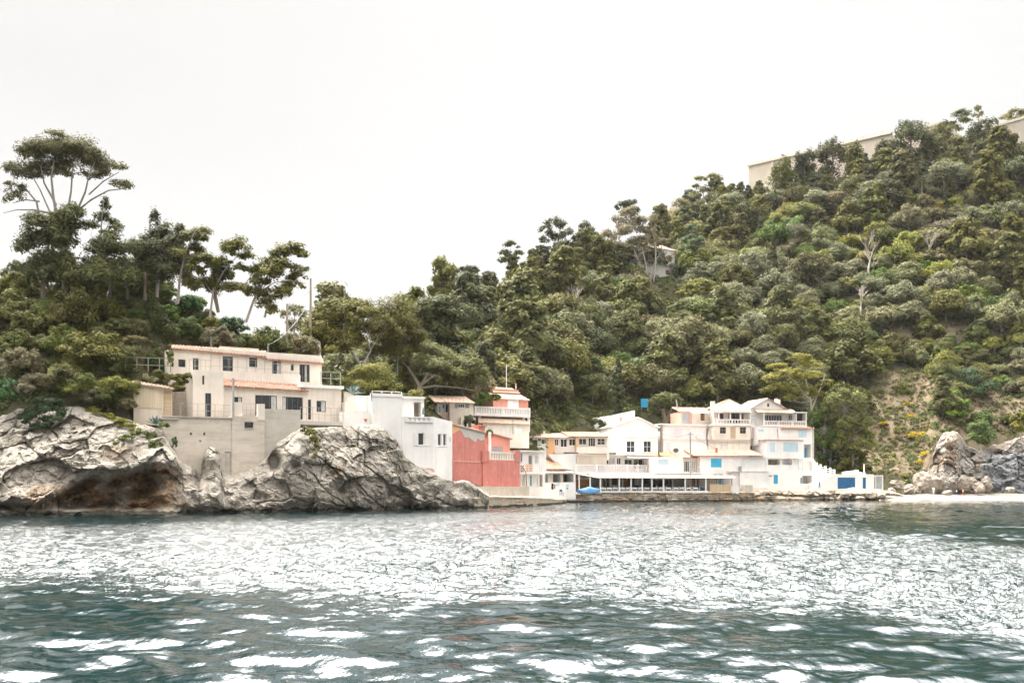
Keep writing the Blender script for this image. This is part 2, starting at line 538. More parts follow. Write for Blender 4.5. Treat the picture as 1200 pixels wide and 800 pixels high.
def hill_z(px, d):
    px = np.asarray(px, float); d = np.asarray(d, float)
    d0, z0, dr, zr = hill_params(px)
    s = ds(px)
    flat = np.where(px > 1045, d0 - 3, d0 - 18)
    zb = np.clip((d - s) * .35, -1.5, 1.0)
    zbeach = np.clip((d - s) * .085, -1.5, 1.0)
    zb = np.where(px > 1030, zbeach, zb)
    zb = np.where(px < 1030, np.clip((d - s - 11) * .35, -1.6, .9), zb)
    zb = np.where(px < 620, -1.6, zb)
    t1 = sstep(flat, d0, d)
    z = lerp(zb, np.maximum(z0, zb), t1)
    t2 = np.clip((d - d0) / (dr - d0), 0, 1)
    z = np.where(d > d0, lerp(z0, zr, t2), z)
    z = np.where(d > dr, zr - (d - dr) * .06, z)
    X = (px - 600) / F * d
    und = fbm(X / 26, d / 26, X * 0, 3, 5) * 2.6 + fbm(X / 7, d / 7, X * 0, 3, 9) * .7
    z = z + und * sstep(0, 14, d - d0) * (1 - .6 * sstep(-25, 0, d - dr))
    # scar on the right: little gullies in the bare earth
    g = sstep(985, 1015, px) * (1 - sstep(1110, 1150, px)) * sstep(-2, 10, d - d0)
    z = z + g * fbm(X / 4.0, d / 14, X * 0, 4, 31) * .9
    return z


def ground_d(px, py, lo=None):
    """distance at which the hillside shows on this bearing at this row"""
    dd = np.linspace(lo or 130, 420, 600)
    z = hill_z(np.full_like(dd, px), dd)
    pyy = HZ - (z - HC) * F / dd
    hit = np.nonzero(pyy <= py)[0]
    if len(hit) == 0: return float(np.interp(px, RID_X, RID_D))      # above the crest: stands on the ridge
    return float(dd[hit[0]])


# hillside mesh
pxs = np.concatenate([np.arange(-900, 280, 40), np.arange(280, 1320, 4), np.arange(1320, 2240, 40)]).astype(float)
tt = np.linspace(0, 1, 190)
PX, TT = np.meshgrid(pxs, tt, indexing='ij')
s0 = ds(PX) - 4; dr_ = np.interp(PX, RID_X, RID_D)
DD = s0 + (dr_ + 160 - s0) * TT ** 1.25
ZZ = hill_z(PX, DD)
XX = (PX - 600) / F * DD
pyv = HZ - (ZZ - HC) * F / DD
bare = sstep(1000, 1024, PX) * (1 - sstep(1085, 1125, PX)) * sstep(425, 450, pyv) * (1 - sstep(548, 566, pyv))
bare2 = sstep(1088, 1108, PX) * sstep(448, 464, pyv) * (1 - .3 * sstep(490, 520, pyv))
bare3 = sstep(1035, 1050, PX) * sstep(375, 388, pyv) * (1 - sstep(392, 400, pyv)) * .7
nn = fbm(XX / 5, DD / 9, ZZ / 5, 4, 77)
bareA = np.clip((np.maximum(np.maximum(bare, bare2), bare3)) * (1.0 + nn * .5) - .05, 0, 1)
hill = np_mesh('hillside', np.stack([XX, DD, ZZ], -1).reshape(-1, 3), grid_quads(len(pxs), len(tt)), M['hill'], True,
               {'bare': ('POINT', bareA.ravel())})
tag(hill, kind='structure')

# ---------------------------------------------------------------- headland on the left
TOP_X = [-300, 0, 20, 90, 130, 150, 170, 190, 205, 215, 233, 239, 245, 252, 258, 263, 270, 285, 300, 312, 325, 345, 352, 380, 402, 430, 450, 465, 475, 490, 505, 520, 535, 545, 560, 572]
TOP_Y = [480, 490, 480, 476, 488, 492, 499, 505, 528, 546, 551, 536, 524, 524, 534, 556, 559, 556, 548, 538, 520, 508, 504, 502, 500, 498, 503, 516, 536, 547, 553, 561, 565, 564, 573, 581]


def villa_plane(px):   # distance of the villa's retaining wall along each bearing
    return np.interp(px, [-300, 190, 352, 402, 435, 475, 510, 530, 572], [104, 103.3, 109.5, 113, 115.2, 116.5, 117.5, 119.5, 124])


HR_X = [-900, -200, 0, 100, 160, 200, 250, 300, 340, 380, 420, 470, 560]
HR_Y = [360, 330, 345, 350, 352, 362, 378, 394, 410, 440, 462, 500, 560]


def head_z(px, d):
    px = np.asarray(px, float); d = np.asarray(d, float)
    df = np.interp(px, [-900, 150, 165, 200, 400, 430, 470, 540], [villa_plane(0) + 1, 105, 107, 115, 121, 119, 124, 126])
    yt = np.interp(px, TOP_X, TOP_Y); zt = HC + (HZ - yt) / F * villa_plane(px) - .25
    zt = np.where((px > 188) & (px < 402), np.minimum(zt, 6.2), zt)
    dr = np.interp(px, [-900, 0, 250, 400, 560], [130, 128, 129, 132, 136])
    zr = HC + (HZ - np.interp(px, HR_X, HR_Y)) / F * dr
    zr = np.maximum(zr, zt * .6)
    t = np.clip((d - df) / (dr - df), 0, 1)
    z = zt + (zr - zt) * (1 - (1 - t) ** 1.5)
    z = np.where(d > dr, zr - (d - dr) * .35 - ((d - dr) * .06) ** 2, z)
    X = (px - 600) / F * d
    z = z + fbm(X / 9, d / 9, X * 0, 3, 3) * 1.0 * sstep(0, 8, d - df)
    return np.maximum(z, -3)


pxs = np.concatenate([np.arange(-900, -120, 30), np.arange(-120, 566, 4)]).astype(float)
tt = np.linspace(0, 1, 90)
PX, TT = np.meshgrid(pxs, tt, indexing='ij')
DD = villa_plane(PX) + .4 + 95 * TT ** 1.3
ZZ = head_z(PX, DD); XX = (PX - 600) / F * DD
barh = sstep(120, 150, PX) * (1 - sstep(330, 380, PX)) * .5 * np.clip(.5 + fbm(XX / 4, DD / 4, ZZ / 4, 3, 8), 0, 1)
head = np_mesh('headland', np.stack([XX, DD, ZZ], -1).reshape(-1, 3), grid_quads(len(pxs), len(tt)), M['hill'], True,
               {'bare': ('POINT', barh.ravel())})
tag(head, kind='structure')


# ---------------------------------------------------------------- rock faces
def rock_face(name, pxa, rows, dbase, dtop, ytop, mat, shape, amp=1.0, seed=0, cap=4.0, zbot=-1.6, lean=1.2):
    """broken rock face between a waterline (dbase) and a top edge (dtop,ytop); shape(px,py,t,X,Z)->(push back, stain, blue)"""
    tv = np.linspace(0, 1, rows)
    A, T = np.meshgrid(pxa, tv, indexing='ij')
    db = dbase(A); dt = dtop(A)
    ztop = HC + (HZ - ytop(A)) / F * dt
    Z = zbot + (ztop - zbot) * T
    D = db + (dt - db) * np.clip(T, 0, 1) ** lean
    X = (A - 600) / F * D
    py = HZ - (Z - HC) * F / D
    push, stain, blue = shape(A, py, T, X, Z)
    wx = fbm(X / 3, D / 3, Z / 3, 2, seed + 50) * 1.2
    big = fbm(X / 4.2 + wx * .3, D / 4.2, Z / 3.0, 3, seed) * 1.35
    rid = 1 - np.abs(fbm(X / 3.4 + wx * .2, D / 3.4, Z / 2.3, 4, seed + 7))
    med = fbm(X / 1.3, D / 1.3, Z / .9, 5, seed + 13, .6) * .5
    crack = np.exp(-(np.abs(fbm((X + Z * .7) / 2.6, D / 4, (Z - X * .5) / 5.0, 4, seed + 21)) / .06) ** 2) * .6 + np.exp(-(np.abs(fbm((X - Z * .5) / 1.5, D / 3, (Z + X * .3) / 1.5, 3, seed + 28)) / .06) ** 2) * .3
    step = np.abs(((Z + wx * 1.1) / 1.3) % 1 - .5) * .3
    wx2 = fbm(X / 2.5, D / 2.5, Z / 2.5, 2, seed + 52) * .12
    b1, j1 = blocks((X + Z * .35) / 5.2 + wx2, D / 5, (Z - X * .25) / 3.4 + wx2, seed + 70, 1.0)
    b2, j2 = blocks((X + Z * .3) / 2.0 + wx2, D / 2, (Z - X * .2) / 1.5 + wx2, seed + 80, 1.1)
    b3, j3 = blocks((X - Z * .2) / .75 + wx2, D / .8, (Z + X * .15) / .6 + wx2, seed + 85, 1.1)
    msk = sstep(-.3, .3, fbm(X / 5, D / 5, Z / 4, 2, seed + 90))
    frac = 1.7 * b1 + (.5 + .45 * msk) * b2 + (.16 + .22 * msk) * b3 + .7 * np.exp(-(j1 / .045) ** 2) * msk
    off = amp * (.55 * big - .25 * (rid - .6) + .6 * med + .45 * crack + .15 * step + frac)
    edge = np.minimum(1, (1 - T) * 7)
    off = off * (.25 + .75 * edge)
    notch = np.exp(-((Z - .25) / .45) ** 2) * .9
    D2 = D + off + push + notch * amp
    X2 = (A - 600) / F * D2
    Z2 = Z + amp * .25 * fbm(X / 1.1, D / 1.1, Z / 1.1, 3, seed + 40) * edge
    V = [np.stack([X2, D2, Z2], -1)]
    # cap running back under whatever stands on the rock
    last = V[0][:, -1, :]
    for k, (b, up) in enumerate(((.8, .18), (2.0, .1), (cap, -.2))):
        q = last.copy(); q[:, 1] += b; q[:, 0] += b * (pxa - 600) / F
        q[:, 2] += up + .35 * amp * fbm(q[:, 0] / 1.5, q[:, 1] / 1.5, q[:, 2], 3, seed + 60 + k)
        V.append(q[:, None, :])
    V = np.concatenate(V, 1)
    nr = V.shape[1]
    st = np.concatenate([stain, np.zeros((len(pxa), 3))], 1); bl = np.concatenate([blue, np.repeat(blue[:, -1:], 3, 1)], 1)
    o = np_mesh(name, V.reshape(-1, 3), grid_quads(len(pxa), nr), mat, False,
                {'stain': ('POINT', st.ravel()), 'blue': ('POINT', bl.ravel())})
    return tag(o, kind='structure')


def shape_left(px, py, t, X, Z):
    edge = np.interp(px, [-300, -80, 0, 40, 70, 90, 120, 150, 170, 195, 212, 222, 600],
                     [588, 580, 588, 584, 573, 561, 552, 548, 536, 538, 546, 553, 590])
    edge = edge + fbm(X / 2.2, Z / 3, Z * 0 + 4, 3, 4) * 5
    c = sstep(0, 11, py - edge) * (1 - sstep(593, 602, py)) * (1 - sstep(186, 226, px + 8 * vnoise(Z / 1.0, Z * 0, Z * 0, 8)))
    push = 3.8 * c * (1 + .45 * fbm(X / 1.5, Z / 1.0, X * 0, 3, 66)) - c * .8 * np.abs(fbm(X / 2.5, Z / 1.3, X * 0, 3, 67))
    push = push * (1 - .65 * sstep(172, 196, px))
    over = np.exp(-((py - edge + 5) / 7) ** 2) * (px < 225) * -.8
    stain = c * np.clip(.85 + .7 * fbm(X / 1.6, Z / 1.2, X * 0, 4, 91), 0, 1)
    # small caves
    for cx, cy, rx, ry, dp in ((322, 541, 8, 11, 4.2), (346, 546, 6, 6, 1.2), (237, 560, 9, 16, 1.6), (10, 515, 9, 9, 1.8), (305, 585, 10, 8, 1.0), (445, 588, 9, 10, .9), (398, 570, 6, 12, .9)):
        push = push + dp * np.exp(-(((px - cx) / rx) ** 2 + ((py - cy) / ry) ** 2) ** 1.6)
    # boulders against the retaining wall
    for cx, cy, rx, ry, dp in ((247, 535, 8, 12, -1.6), (190, 545, 18, 18, -1.5), (340, 535, 22, 16, -1.2), (230, 580, 16, 14, -1.0), (430, 540, 40, 40, -.6)):
        push = push + dp * np.exp(-(((px - cx) / rx) ** 2 + ((py - cy) / ry) ** 2) ** 1.3)
    # big tilted slabs right of the villa: strata dropping to the right
    w = sstep(355, 378, px) * (1 - sstep(500, 530, px))
    u = (px - 400) * .62 - (py - 500) * .78
    saw = np.abs(((u + 4 * vnoise(X / 2, Z / 2, X * 0, 3)) / 23.0) % 1 - .12)
    push = push + w * np.exp(-(saw / .035) ** 2) * .7 * np.clip(.5 + fbm(X / 4, Z / 4, X * 0, 2, 44), 0, 1)
    u2 = (px - 400) * .62 - (py - 500) * .78
    push = push + w * (((u2 / 9.0 + 1.2 * vnoise(X / 2.2, Z / 2.2, X * 0, 13)) % 1) - .5) * .10
    orange = .7 * np.exp(-(((px - 396) / 7) ** 2 + ((py - 553) / 6) ** 2)) + .5 * np.exp(-(((px - 135) / 18) ** 2 + ((py - 530) / 9) ** 2))
    low = sstep(560, 575, py) * (1 - sstep(588, 598, py)) * np.clip(fbm(X / 3, Z / 2, X * 0, 3, 71), 0, 1) * .6
    orange = np.maximum(orange, low * (px < 230))
    return push + over, np.clip(stain + orange, 0, 1), np.zeros_like(px)


cl_px = np.concatenate([np.arange(-420, -40, 4.0), np.arange(-40, 573, .9)])
rock_face('sea_cliff', cl_px, 150, lambda a: ds(a), lambda a: villa_plane(a) - .35,
          lambda a: np.interp(a, TOP_X, TOP_Y), M['rock'], shape_left, amp=.78, seed=2, cap=3.0, lean=2.0)


def shape_ledge(px, py, t, X, Z):
    st = np.clip(fbm(X / 3, Z / .6, X * 0, 4, 5) * .7 + .1, 0, .8)
    push = .9 * np.exp(-((Z - .9 - .3 * vnoise(X / 3, X * 0, X * 0, 3)) / .18) ** 2)
    for cx, w in ((902, 5), (972, 9), (998, 6), (1020, 8)):
        push = push + 1.4 * np.exp(-((px - cx) / w) ** 2) * (Z < .75)
    return push, st, np.zeros_like(px)


rock_face('shore_ledge', np.arange(878, 1062, .8), 46, lambda a: ds(a) - .5, lambda a: ds(a) + 3.2,
          lambda a: np.interp(a, [876, 890, 960, 1000, 1035, 1048, 1062], [576, 574, 575, 573, 575, 577, 582]), M['rocktan'], shape_ledge, amp=.42, seed=12, cap=7)


def shape_right(px, py, t, X, Z):
    pil = np.exp(-(((px - 1113) / 11) ** 4)) * sstep(500, 520, py)
    push = -2.2 * pil
    blue = sstep(1148, 1160, px + 6 * vnoise(X / 2, Z / 2, X * 0, 5)) * sstep(526, 534, py) * np.clip(.75 + .6 * fbm(X / 4, Z / 4, X * 0, 3, 3), 0, 1)
    stain = np.clip(fbm(X / 2.5, Z / 4, X * 0, 4, 15) * .6 + .05, 0, .7) * (1 - blue)
    return push, stain, blue


rock_face('beach_cliff', np.arange(1076, 1420, .9), 80, lambda a: np.interp(a, [1076, 1130, 1200, 1420], [194, 196, 196, 206]),
          lambda a: np.interp(a, [1076, 1130, 1200, 1420], [198, 200.5, 203, 212]),
          lambda a: np.interp(a, [1076, 1086, 1098, 1106, 1122, 1132, 1150, 1165, 1200, 1420], [568, 556, 520, 508, 507, 522, 530, 522, 512, 498]),
          M['rockgrey'], shape_right, amp=.8, seed=23, cap=5, zbot=.3)

# beach: light shingle sheet lying on the hillside's foot
bp = np.arange(1030, 1500, 4.0); bt = np.linspace(0, 1, 14)
A, T = np.meshgrid(bp, bt, indexing='ij')
D = ds(A) - 2.5 + T * np.interp(A, [1030, 1080, 1200, 1500], [8, 12.5, 13, 13])
X = (A - 600) / F * D
Z = (D - ds(A)) * .085 + .12 + .12 * fbm(X / 3, D / 3, X * 0, 3, 4)
tag(np_mesh('beach', np.stack([X, D, Z], -1).reshape(-1, 3), grid_quads(len(bp), len(bt)), M['beach']), kind='structure')

# ---------------------------------------------------------------- quay and slipway
def strip(name, pts, mats, kind='structure'):
    """pts: list of (px, d_front, d_back, ytop_front) -> stone platform with a vertical sea wall"""
    mb = MB()
    n = len(pts)
    v = []
    for px, a, b, yt in pts:
        zt = Zat(yt, a)
        p0 = P(px, HZ, a); p1 = P(px, HZ, b)
        v += [(p0.x, p0.y, -1.5), (p0.x, p0.y, zt - .22), (p0.x, p0.y - .12, zt - .22), (p0.x, p0.y - .12, zt), (p1.x, p1.y, zt + .05), (p1.x, p1.y, -1.5)]
    f = []; mi = []
    for i in range(n - 1):
        a = i * 6; b = a + 6
        for k in range(5):
            f.append((a + k, b + k, b + k + 1, a + k + 1)); mi.append(1 if k == 3 else 0)
    f.append((0, 1, 2, 3, 4, 5)); mi.append(0)
    e = (n - 1) * 6
    f.append((e + 5, e + 4, e + 3, e + 2, e + 1, e)); mi.append(0)
    return tag(mesh_obj(name, v, f, mats, None, mi), kind=kind)


strip('quay', [(664, 158.4, 176, 579.5), (690, 161.9, 178, 578.5), (705, 164.4, 180, 577.6), (770, 167.6, 184, 577.4), (850, 171.4, 187, 577.2), (884, 174.4, 190, 577)],
      [M['quay'], M['quaytop']])
def shape_quay(px, py, t, X, Z):
    course = np.abs(((Z + .1 * vnoise(X, Z * 0, Z * 0, 2)) / .42) % 1 - .5) * .16
    holes = .35 * sstep(.35, .6, fbm(X / 1.1, Z / .5, X * 0, 3, 33)) * (Z > .25)
    lip = -.22 * sstep(.93, .97, t)
    foot = -.35 * (1 - sstep(.25, .4, Z))
    return course + holes + lip + foot, np.clip(.15 + .6 * fbm(X / 2.5, Z / .7, X * 0, 4, 34), 0, .8) * (Z > .1), np.zeros_like(px)


qd = lambda a: np.interp(a, [664, 690, 705, 770, 850, 884], [158, 161.5, 164, 167.2, 171, 174])
rock_face('quay_wall_face', np.arange(664, 884, .7), 40, qd, qd, lambda a: np.interp(a, [664, 690, 705, 770, 850, 884], [579.5, 578.5, 577.6, 577.4, 577.2, 577]) - .1, M['rocktan'], shape_quay, amp=.16, seed=41, cap=.5)
qs = lambda a: np.interp(a, [556, 580, 610, 640, 654, 664], [121.4, 125.9, 131.4, 140.9, 147.9, 151.9])
rock_face('slipway_face', np.arange(556, 664, .7), 40, qs, qs, lambda a: np.interp(a, [556, 580, 610, 640, 654, 664], [584, 582, 582.5, 583.5, 585, 584.5]) - .1, M['rocktan'], shape_quay, amp=.2, seed=43, cap=.5)
strip('slipway', [(556, 121.5, 131, 584), (580, 126, 138, 582), (610, 131.5, 150, 582.5), (640, 141, 158, 583.5), (654, 148, 162, 585), (664, 152, 166, 584.5)],
      [M['quay'], M['quaytop']])

# ================================================================ WATER
def build_water():
    rng = np.random.RandomState(4)
    ya = np.concatenate([np.linspace(900, 660, 520), np.linspace(659.6, 581, 260)])   # rows, near to far
    d = HC * F / (ya - HZ)
    px = np.concatenate([np.arange(-2600, -260, 18.0), np.arange(-260, 1462, 1.6), np.arange(1462, 3800, 18.0)])
    A, D = np.meshgrid(px, d, indexing='ij')
    X = (A - 600) / F * D
    # wind patches: ruffled water in a broad belt, calm lee water near the camera and by the right shore
    wob = fbm(X / 22, D / 30, X * 0, 3, 2)
    wob2 = fbm(X / 9, D / 16, X * 0, 3, 12)
    PYv = HZ + HC * F / D
    lo = np.interp(A, [-300, 0, 300, 450, 700, 1000, 1200, 1500], [700, 690, 690, 705, 700, 715, 745, 760]) + wob * 22
    hi = np.interp(A, [-300, 0, 300, 700, 900, 1200, 1500], [618, 614, 607, 598, 606, 640, 640]) + wob * 7
    belt = sstep(-34, 24, lo - PYv + 9 * wob2) * sstep(-6, 10, PYv - hi)
    left = sstep(330, 120, A)          # the left side stays darker
    far_ = 1 - sstep(600, 625, PYv)
    ruffle = .21 + .16 * np.clip(wob2, -.6, 1) + belt * (2.1 - 1.1 * left) + far_ * .14
    ruffle = np.clip(ruffle, .05, 2.3)
    H = np.zeros_like(X)
    # long low swell and wakes
    for i in range(34):
        lam = 10 ** rng.uniform(math.log10(.75), math.log10(3.4))
        th = rng.normal(math.radians(80), math.radians(44))
        k = 2 * math.pi / lam; s = .040 * rng.uniform(.6, 1.3)
        ph = rng.uniform(0, 6.28)
        arg = k * (X * math.cos(th) + D * math.sin(th)) + ph + 1.1 * wob2
        H += s / k * (np.sin(arg) + .25 * np.sin(2 * arg + .6)) * (.75 + .35 * wob) * (1 - .68 * belt)
    for i in range(46):
        lam = 10 ** rng.uniform(math.log10(.22), math.log10(1.6))
        th = rng.normal(math.radians(75), math.radians(42))
        k = 2 * math.pi / lam; s = .040 * rng.uniform(.6, 1.4)
        ph = rng.uniform(0, 6.28)
        arg = k * (X * math.cos(th) + D * math.sin(th)) + ph + 1.6 * wob2
        spacing = D * D / (HC * F) * .42
        fade = 1 / (1 + (spacing / (lam * .45)) ** 4)
        H += s / k * np.sin(arg) * ruffle * fade
    H *= 1 - .7 * sstep(150, 175, D)
    V = np.stack([X, D, H], -1).reshape(-1, 3)
    Q = grid_quads(len(px), len(d))
    # flat apron out to the horizon and behind the camera, sharing no area with the wave sheet
    o = np_mesh('water', V, Q, M['water'], True, {'ruffle': ('POINT', ruffle.ravel())})
    tag(o, kind='structure')
    return o


m, nt, b = new_mat('sea_water')
p = wpos(nt)
at = N(nt, 'ShaderNodeAttribute'); at.attribute_name = 'ruffle'
n1 = noise(nt, scaled(nt, p, (1.5, .75, 1)), 1, 5, .62)
n2 = noise(nt, scaled(nt, p, (4.2, 2.6, 1)), 1, 3, .6)
h = math_n(nt, 'ADD', math_n(nt, 'MULTIPLY', n1, 1.0), math_n(nt, 'MULTIPLY', n2, .3))
h = math_n(nt, 'MULTIPLY', h, math_n(nt, 'ADD', math_n(nt, 'MULTIPLY', at.outputs['Fac'], .95), .015))
bp_ = N(nt, 'ShaderNodeBump'); bp_.inputs['Strength'].default_value = 1.0; bp_.inputs['Distance'].default_value = .22
nt.links.new(h, bp_.inputs['Height'])
b.inputs['Base Color'].default_value = (.001, .012, .0132, 1)
b.inputs['Roughness'].default_value = .04; b.inputs['IOR'].default_value = 1.56
nt.links.new(bp_.outputs[0], b.inputs['Normal'])
M['water'] = m
build_water()
# open sea around the wave sheet
mb = MB()
far = 6000.0
mb.add([(-far, -200, -.35), (far, -200, -.35), (far, far, -.35), (-far, far, -.35)], [(0, 1, 2, 3)])
sea = mb.build('sea', M['water']); tag(sea, kind='structure')
# ================================================================ FOLIAGE
L = {}
L['oak'] = leaf_mat('oak_leaves', (.060, .068, .021), (.172, .170, .056))
L['pine'] = leaf_mat('pine_needles', (.074, .080, .025), (.212, .200, .070), .015, .2)
L['pinedark'] = leaf_mat('dark_pine_needles', (.050, .058, .025), (.138, .142, .062), .015, .2)
L['olive'] = leaf_mat('grey_olive_leaves', (.104, .114, .056), (.272, .268, .150), .015, .18)
L['bright'] = leaf_mat('yellow_green_leaves', (.112, .122, .034), (.300, .285, .090), .015, .18)
L['vivid'] = leaf_mat('fresh_green_leaves', (0.061, 0.095, 0.024), (0.183, 0.232, 0.063), .015, .2)
L['brown'] = leaf_mat('brownish_scrub_leaves', (.092, .086, .042), (.235, .210, .115), .015, .2)
L['gold'] = leaf_mat('ochre_leaves', (.15, .13, .04), (.35, .295, .10), .01, .12)
L['gorse'] = leaf_mat('gorse_flowers', (.36, .24, .012), (.68, .48, .035), .01, .1)
L['ivy'] = leaf_mat('ivy_leaves', (0.027, 0.054, 0.022), (0.079, 0.128, 0.049), .01, .15)
L['agave'] = plain('agave_leaves', (.13, .19, .17), .6, .25)
L['palm'] = leaf_mat('palm_fronds', (.05, .055, .022), (.15, .15, .065), .02, .2)


def leaves(lobes, n, size, rng, sub=12, subr=.46, up=.35, shell=.55, drop=-.35, long=1.5, jag=.12):
    """lobes: array rows (x,y,z,rx,ry,rz). Leaf-sized rhombs spread through sub-clumps of every lobe. returns V,Q,tint"""
    lobes = np.asarray(lobes, float)
    w = lobes[:, 3] * lobes[:, 5] + lobes[:, 3] * lobes[:, 4]; w = w / w.sum()
    cs = []; rs = []; tb = []; ld = []
    for i, l in enumerate(lobes):
        d = rng.normal(size=(sub, 3)); d /= np.linalg.norm(d, axis=1)[:, None]
        d[:, 2] = np.where(d[:, 2] < drop, -d[:, 2], d[:, 2])
        rad = .72 + rng.uniform(-jag, jag * 1.4, size=(sub, 1))
        cs.append(l[:3] + d * l[3:6] * rad)
        rs.append(np.outer(rng.uniform(.7, 1.25, sub) * subr, l[3:6]))
        tb.append(rng.normal(0, .09, sub) + rng.normal(0, .11)); ld.append(d)
    cs = np.concatenate(cs); rs = np.concatenate(rs); tb = np.concatenate(tb); ld = np.concatenate(ld)
    pw = np.repeat(w / sub, sub) * rng.uniform(.6, 1.4, len(cs)); pw /= pw.sum()
    k = rng.choice(len(cs), size=n, p=pw)
    d = rng.normal(size=(n, 3)); d /= np.linalg.norm(d, axis=1)[:, None]
    rad = shell + (1.12 - shell) * rng.uniform(size=(n, 1)) ** .7
    c = cs[k] + d * rs[k] * rad
    nrm = d * .55 + ld[k] * .5 + rng.normal(size=(n, 3)) * .36; nrm[:, 2] += up + .15
    nrm /= np.linalg.norm(nrm, axis=1)[:, None]
    r = rng.normal(size=(n, 3))
    u = np.cross(nrm, r); u /= np.linalg.norm(u, axis=1)[:, None] + 1e-9
    v = np.cross(nrm, u)
    s = size * rng.uniform(.55, 1.25, (n, 1))
    a = u * s * long * .5; b = v * s * .5
    V = np.stack([c - a, c - b, c + a, c + b], 1).reshape(-1, 3)
    Q = np.arange(n * 4).reshape(-1, 4)
    tint = np.clip(.45 + tb[k] + rng.normal(0, .10, n), 0, 1)
    return V, Q, tint


def crown_mesh(name, lobes, n, size, mat, seed, parent=None, **kw):
    rng = np.random.RandomState(seed)
    V, Q, t = leaves(lobes, n, size, rng, **kw)
    return np_mesh(name, V, Q, mat, False, {'tint': ('FACE', t)}, parent)


def dome_lobes(R, Hh, z0, n, rng, r=(.34, .5), flat=.85, irregular=.2):
    out = [(0, 0, z0 + Hh * .45, R * .62, R * .62, Hh * .42)]
    for i in range(n):
        an = i * 2.399 + rng.uniform(-.3, .3); t = (i + .5) / n
        el = math.asin(max(-.25, min(1, 1 - 1.15 * t)))
        rr = rng.uniform(*r) * R
        q = 1 + rng.uniform(-irregular, irregular)
        out.append((math.cos(an) * math.cos(el) * R * .72 * q, math.sin(an) * math.cos(el) * R * .72 * q,
                    z0 + Hh * .42 + math.sin(el) * Hh * .46 * q, rr, rr, rr * flat))
    return out


def limbs(mb, base, top, r0, targets, n=6, bend=.3, rng=RNG):
    mid = base.lerp(top, .5) + Vector((rng.uniform(-bend, bend), rng.uniform(-bend, bend), 0))
    pts = [base, base.lerp(mid, .5), mid, mid.lerp(top, .5), top]
    mb.tube(pts, [r0, r0 * .85, r0 * .72, r0 * .55, r0 * .25], n)
    for t in targets:
        f = rng.uniform(.42, .85)
        st = base.lerp(mid, f * 2) if f < .5 else mid.lerp(top, f * 2 - 1)
        e = Vector(t); m2 = st.lerp(e, .5) + Vector((0, 0, -.1 * (e - st).length))
        rr = r0 * (1 - f) * .75
        mb.tube([st, m2, e], [rr, rr * .7, rr * .2], 5)


def proto(name, mat, bark, kind, R, Hc, trunk_h, n_lobe, n_leaf, leaf, seed, **kw):
    """one tree prototype: meshes for trunk and crown, base at origin"""
    rng = random.Random(seed)
    if kind == 'dome':
        lb = dome_lobes(R, Hc, trunk_h, n_lobe, rng)
    elif kind == 'pine':
        lb = []
        for i in range(n_lobe):
            t = i / max(1, n_lobe - 1)
            z = trunk_h + Hc * t
            off = R * (.95 - .75 * t) * rng.uniform(.45, 1.0)
            an = i * 2.4 + rng.uniform(-.5, .5)
            r = R * rng.uniform(.40, .56) * (1.05 - .35 * t)
            lb.append((math.cos(an) * off, math.sin(an) * off, z, r, r, r * rng.uniform(.62, .85)))
    elif kind == 'umbrella':
        lb = []
        for i in range(n_lobe):
            rr = math.sqrt((i + .3) / n_lobe); an = i * 2.4
            r = R * rng.uniform(.30, .40)
            lb.append((math.cos(an) * rr * R * .78, math.sin(an) * rr * R * .78, trunk_h + Hc * (1 - rr * rr) * .75 + rng.uniform(-.2, .2), r, r, r * .55))
    elif kind == 'column':
        lb = []
        for i in range(n_lobe):
            t = i / (n_lobe - 1)
            r = R * (math.sin(math.pi * (.12 + .82 * t)) ** .7)
            lb.append((rng.uniform(-.1, .1), rng.uniform(-.1, .1), trunk_h + Hc * t, max(.2, r), max(.2, r), Hc / n_lobe * 1.1))
    cm = crown_mesh('crown', lb, n_leaf, leaf, mat, seed, **kw)
    me = cm.data; bpy.data.objects.remove(cm)
    mb = MB()
    topz = trunk_h + Hc * .75
    limbs(mb, Vector((0, 0, -1.5)), Vector((rng.uniform(-.3, .3), rng.uniform(-.3, .3), topz)), max(.12, R * .055),
          [(l[0] * .9, l[1] * .9, l[2]) for l in lb[1::2]] if kind != 'column' else [], rng=rng)
    tm = mb.build('trunk', M[bark]); tme = tm.data; bpy.data.objects.remove(tm)
    return dict(name=name, crown=me, trunk=tme, R=R, H=trunk_h + Hc * (1.0 if kind != 'dome' else .95))


PR = {}


def addp(key, *a, **k): PR.setdefault(key, []).append(proto(*a, **k))


for q in range(3):
    addp('oak', 'oak_tree', L['oak'], 'bark', 'dome', 4.6 + .4 * q, 6.2, .2, 17 + q, 8000, .40, 10 + q)
    addp('olive', 'olive_tree', L['olive'], 'barkgrey', 'dome', 3.6 + .4 * q, 5.0, .2, 16, 6400, .34, 20 + q)
    addp('pine', 'pine_tree', L['pine'], 'barkgrey', 'pine', 4.6, 7.0 + q, 1.8, 17 + q, 9000, .38, 30 + q, sub=12, subr=.40, shell=.3, long=2.2, up=.5)
    addp('pinedark', 'pine_tree', L['pinedark'], 'bark', 'pine', 4.4, 6.8 + q, 1.6, 17, 9000, .38, 40 + q, sub=12, subr=.40, shell=.3, long=2.2, up=.5)
for q in range(2):
    addp('bright', 'broadleaf_tree', L['bright'], 'barkpale', 'dome', 3.4 + .6 * q, 4.8, .3, 14, 5400, .36, 50 + q)
    addp('vivid', 'laurel_tree', L['vivid'], 'bark', 'dome', 3.4 + .5 * q, 4.6, .1, 14, 5600, .36, 60 + q)
    addp('brown', 'scrub_oak', L['brown'], 'barkgrey', 'dome', 3.5 + .5 * q, 4.4, .1, 14, 5400, .34, 70 + q, shell=.3)
addp('gold', 'ochre_tree', L['gold'], 'barkgrey', 'dome', 3.2, 4.4, .9, 12, 4200, .36, 80)
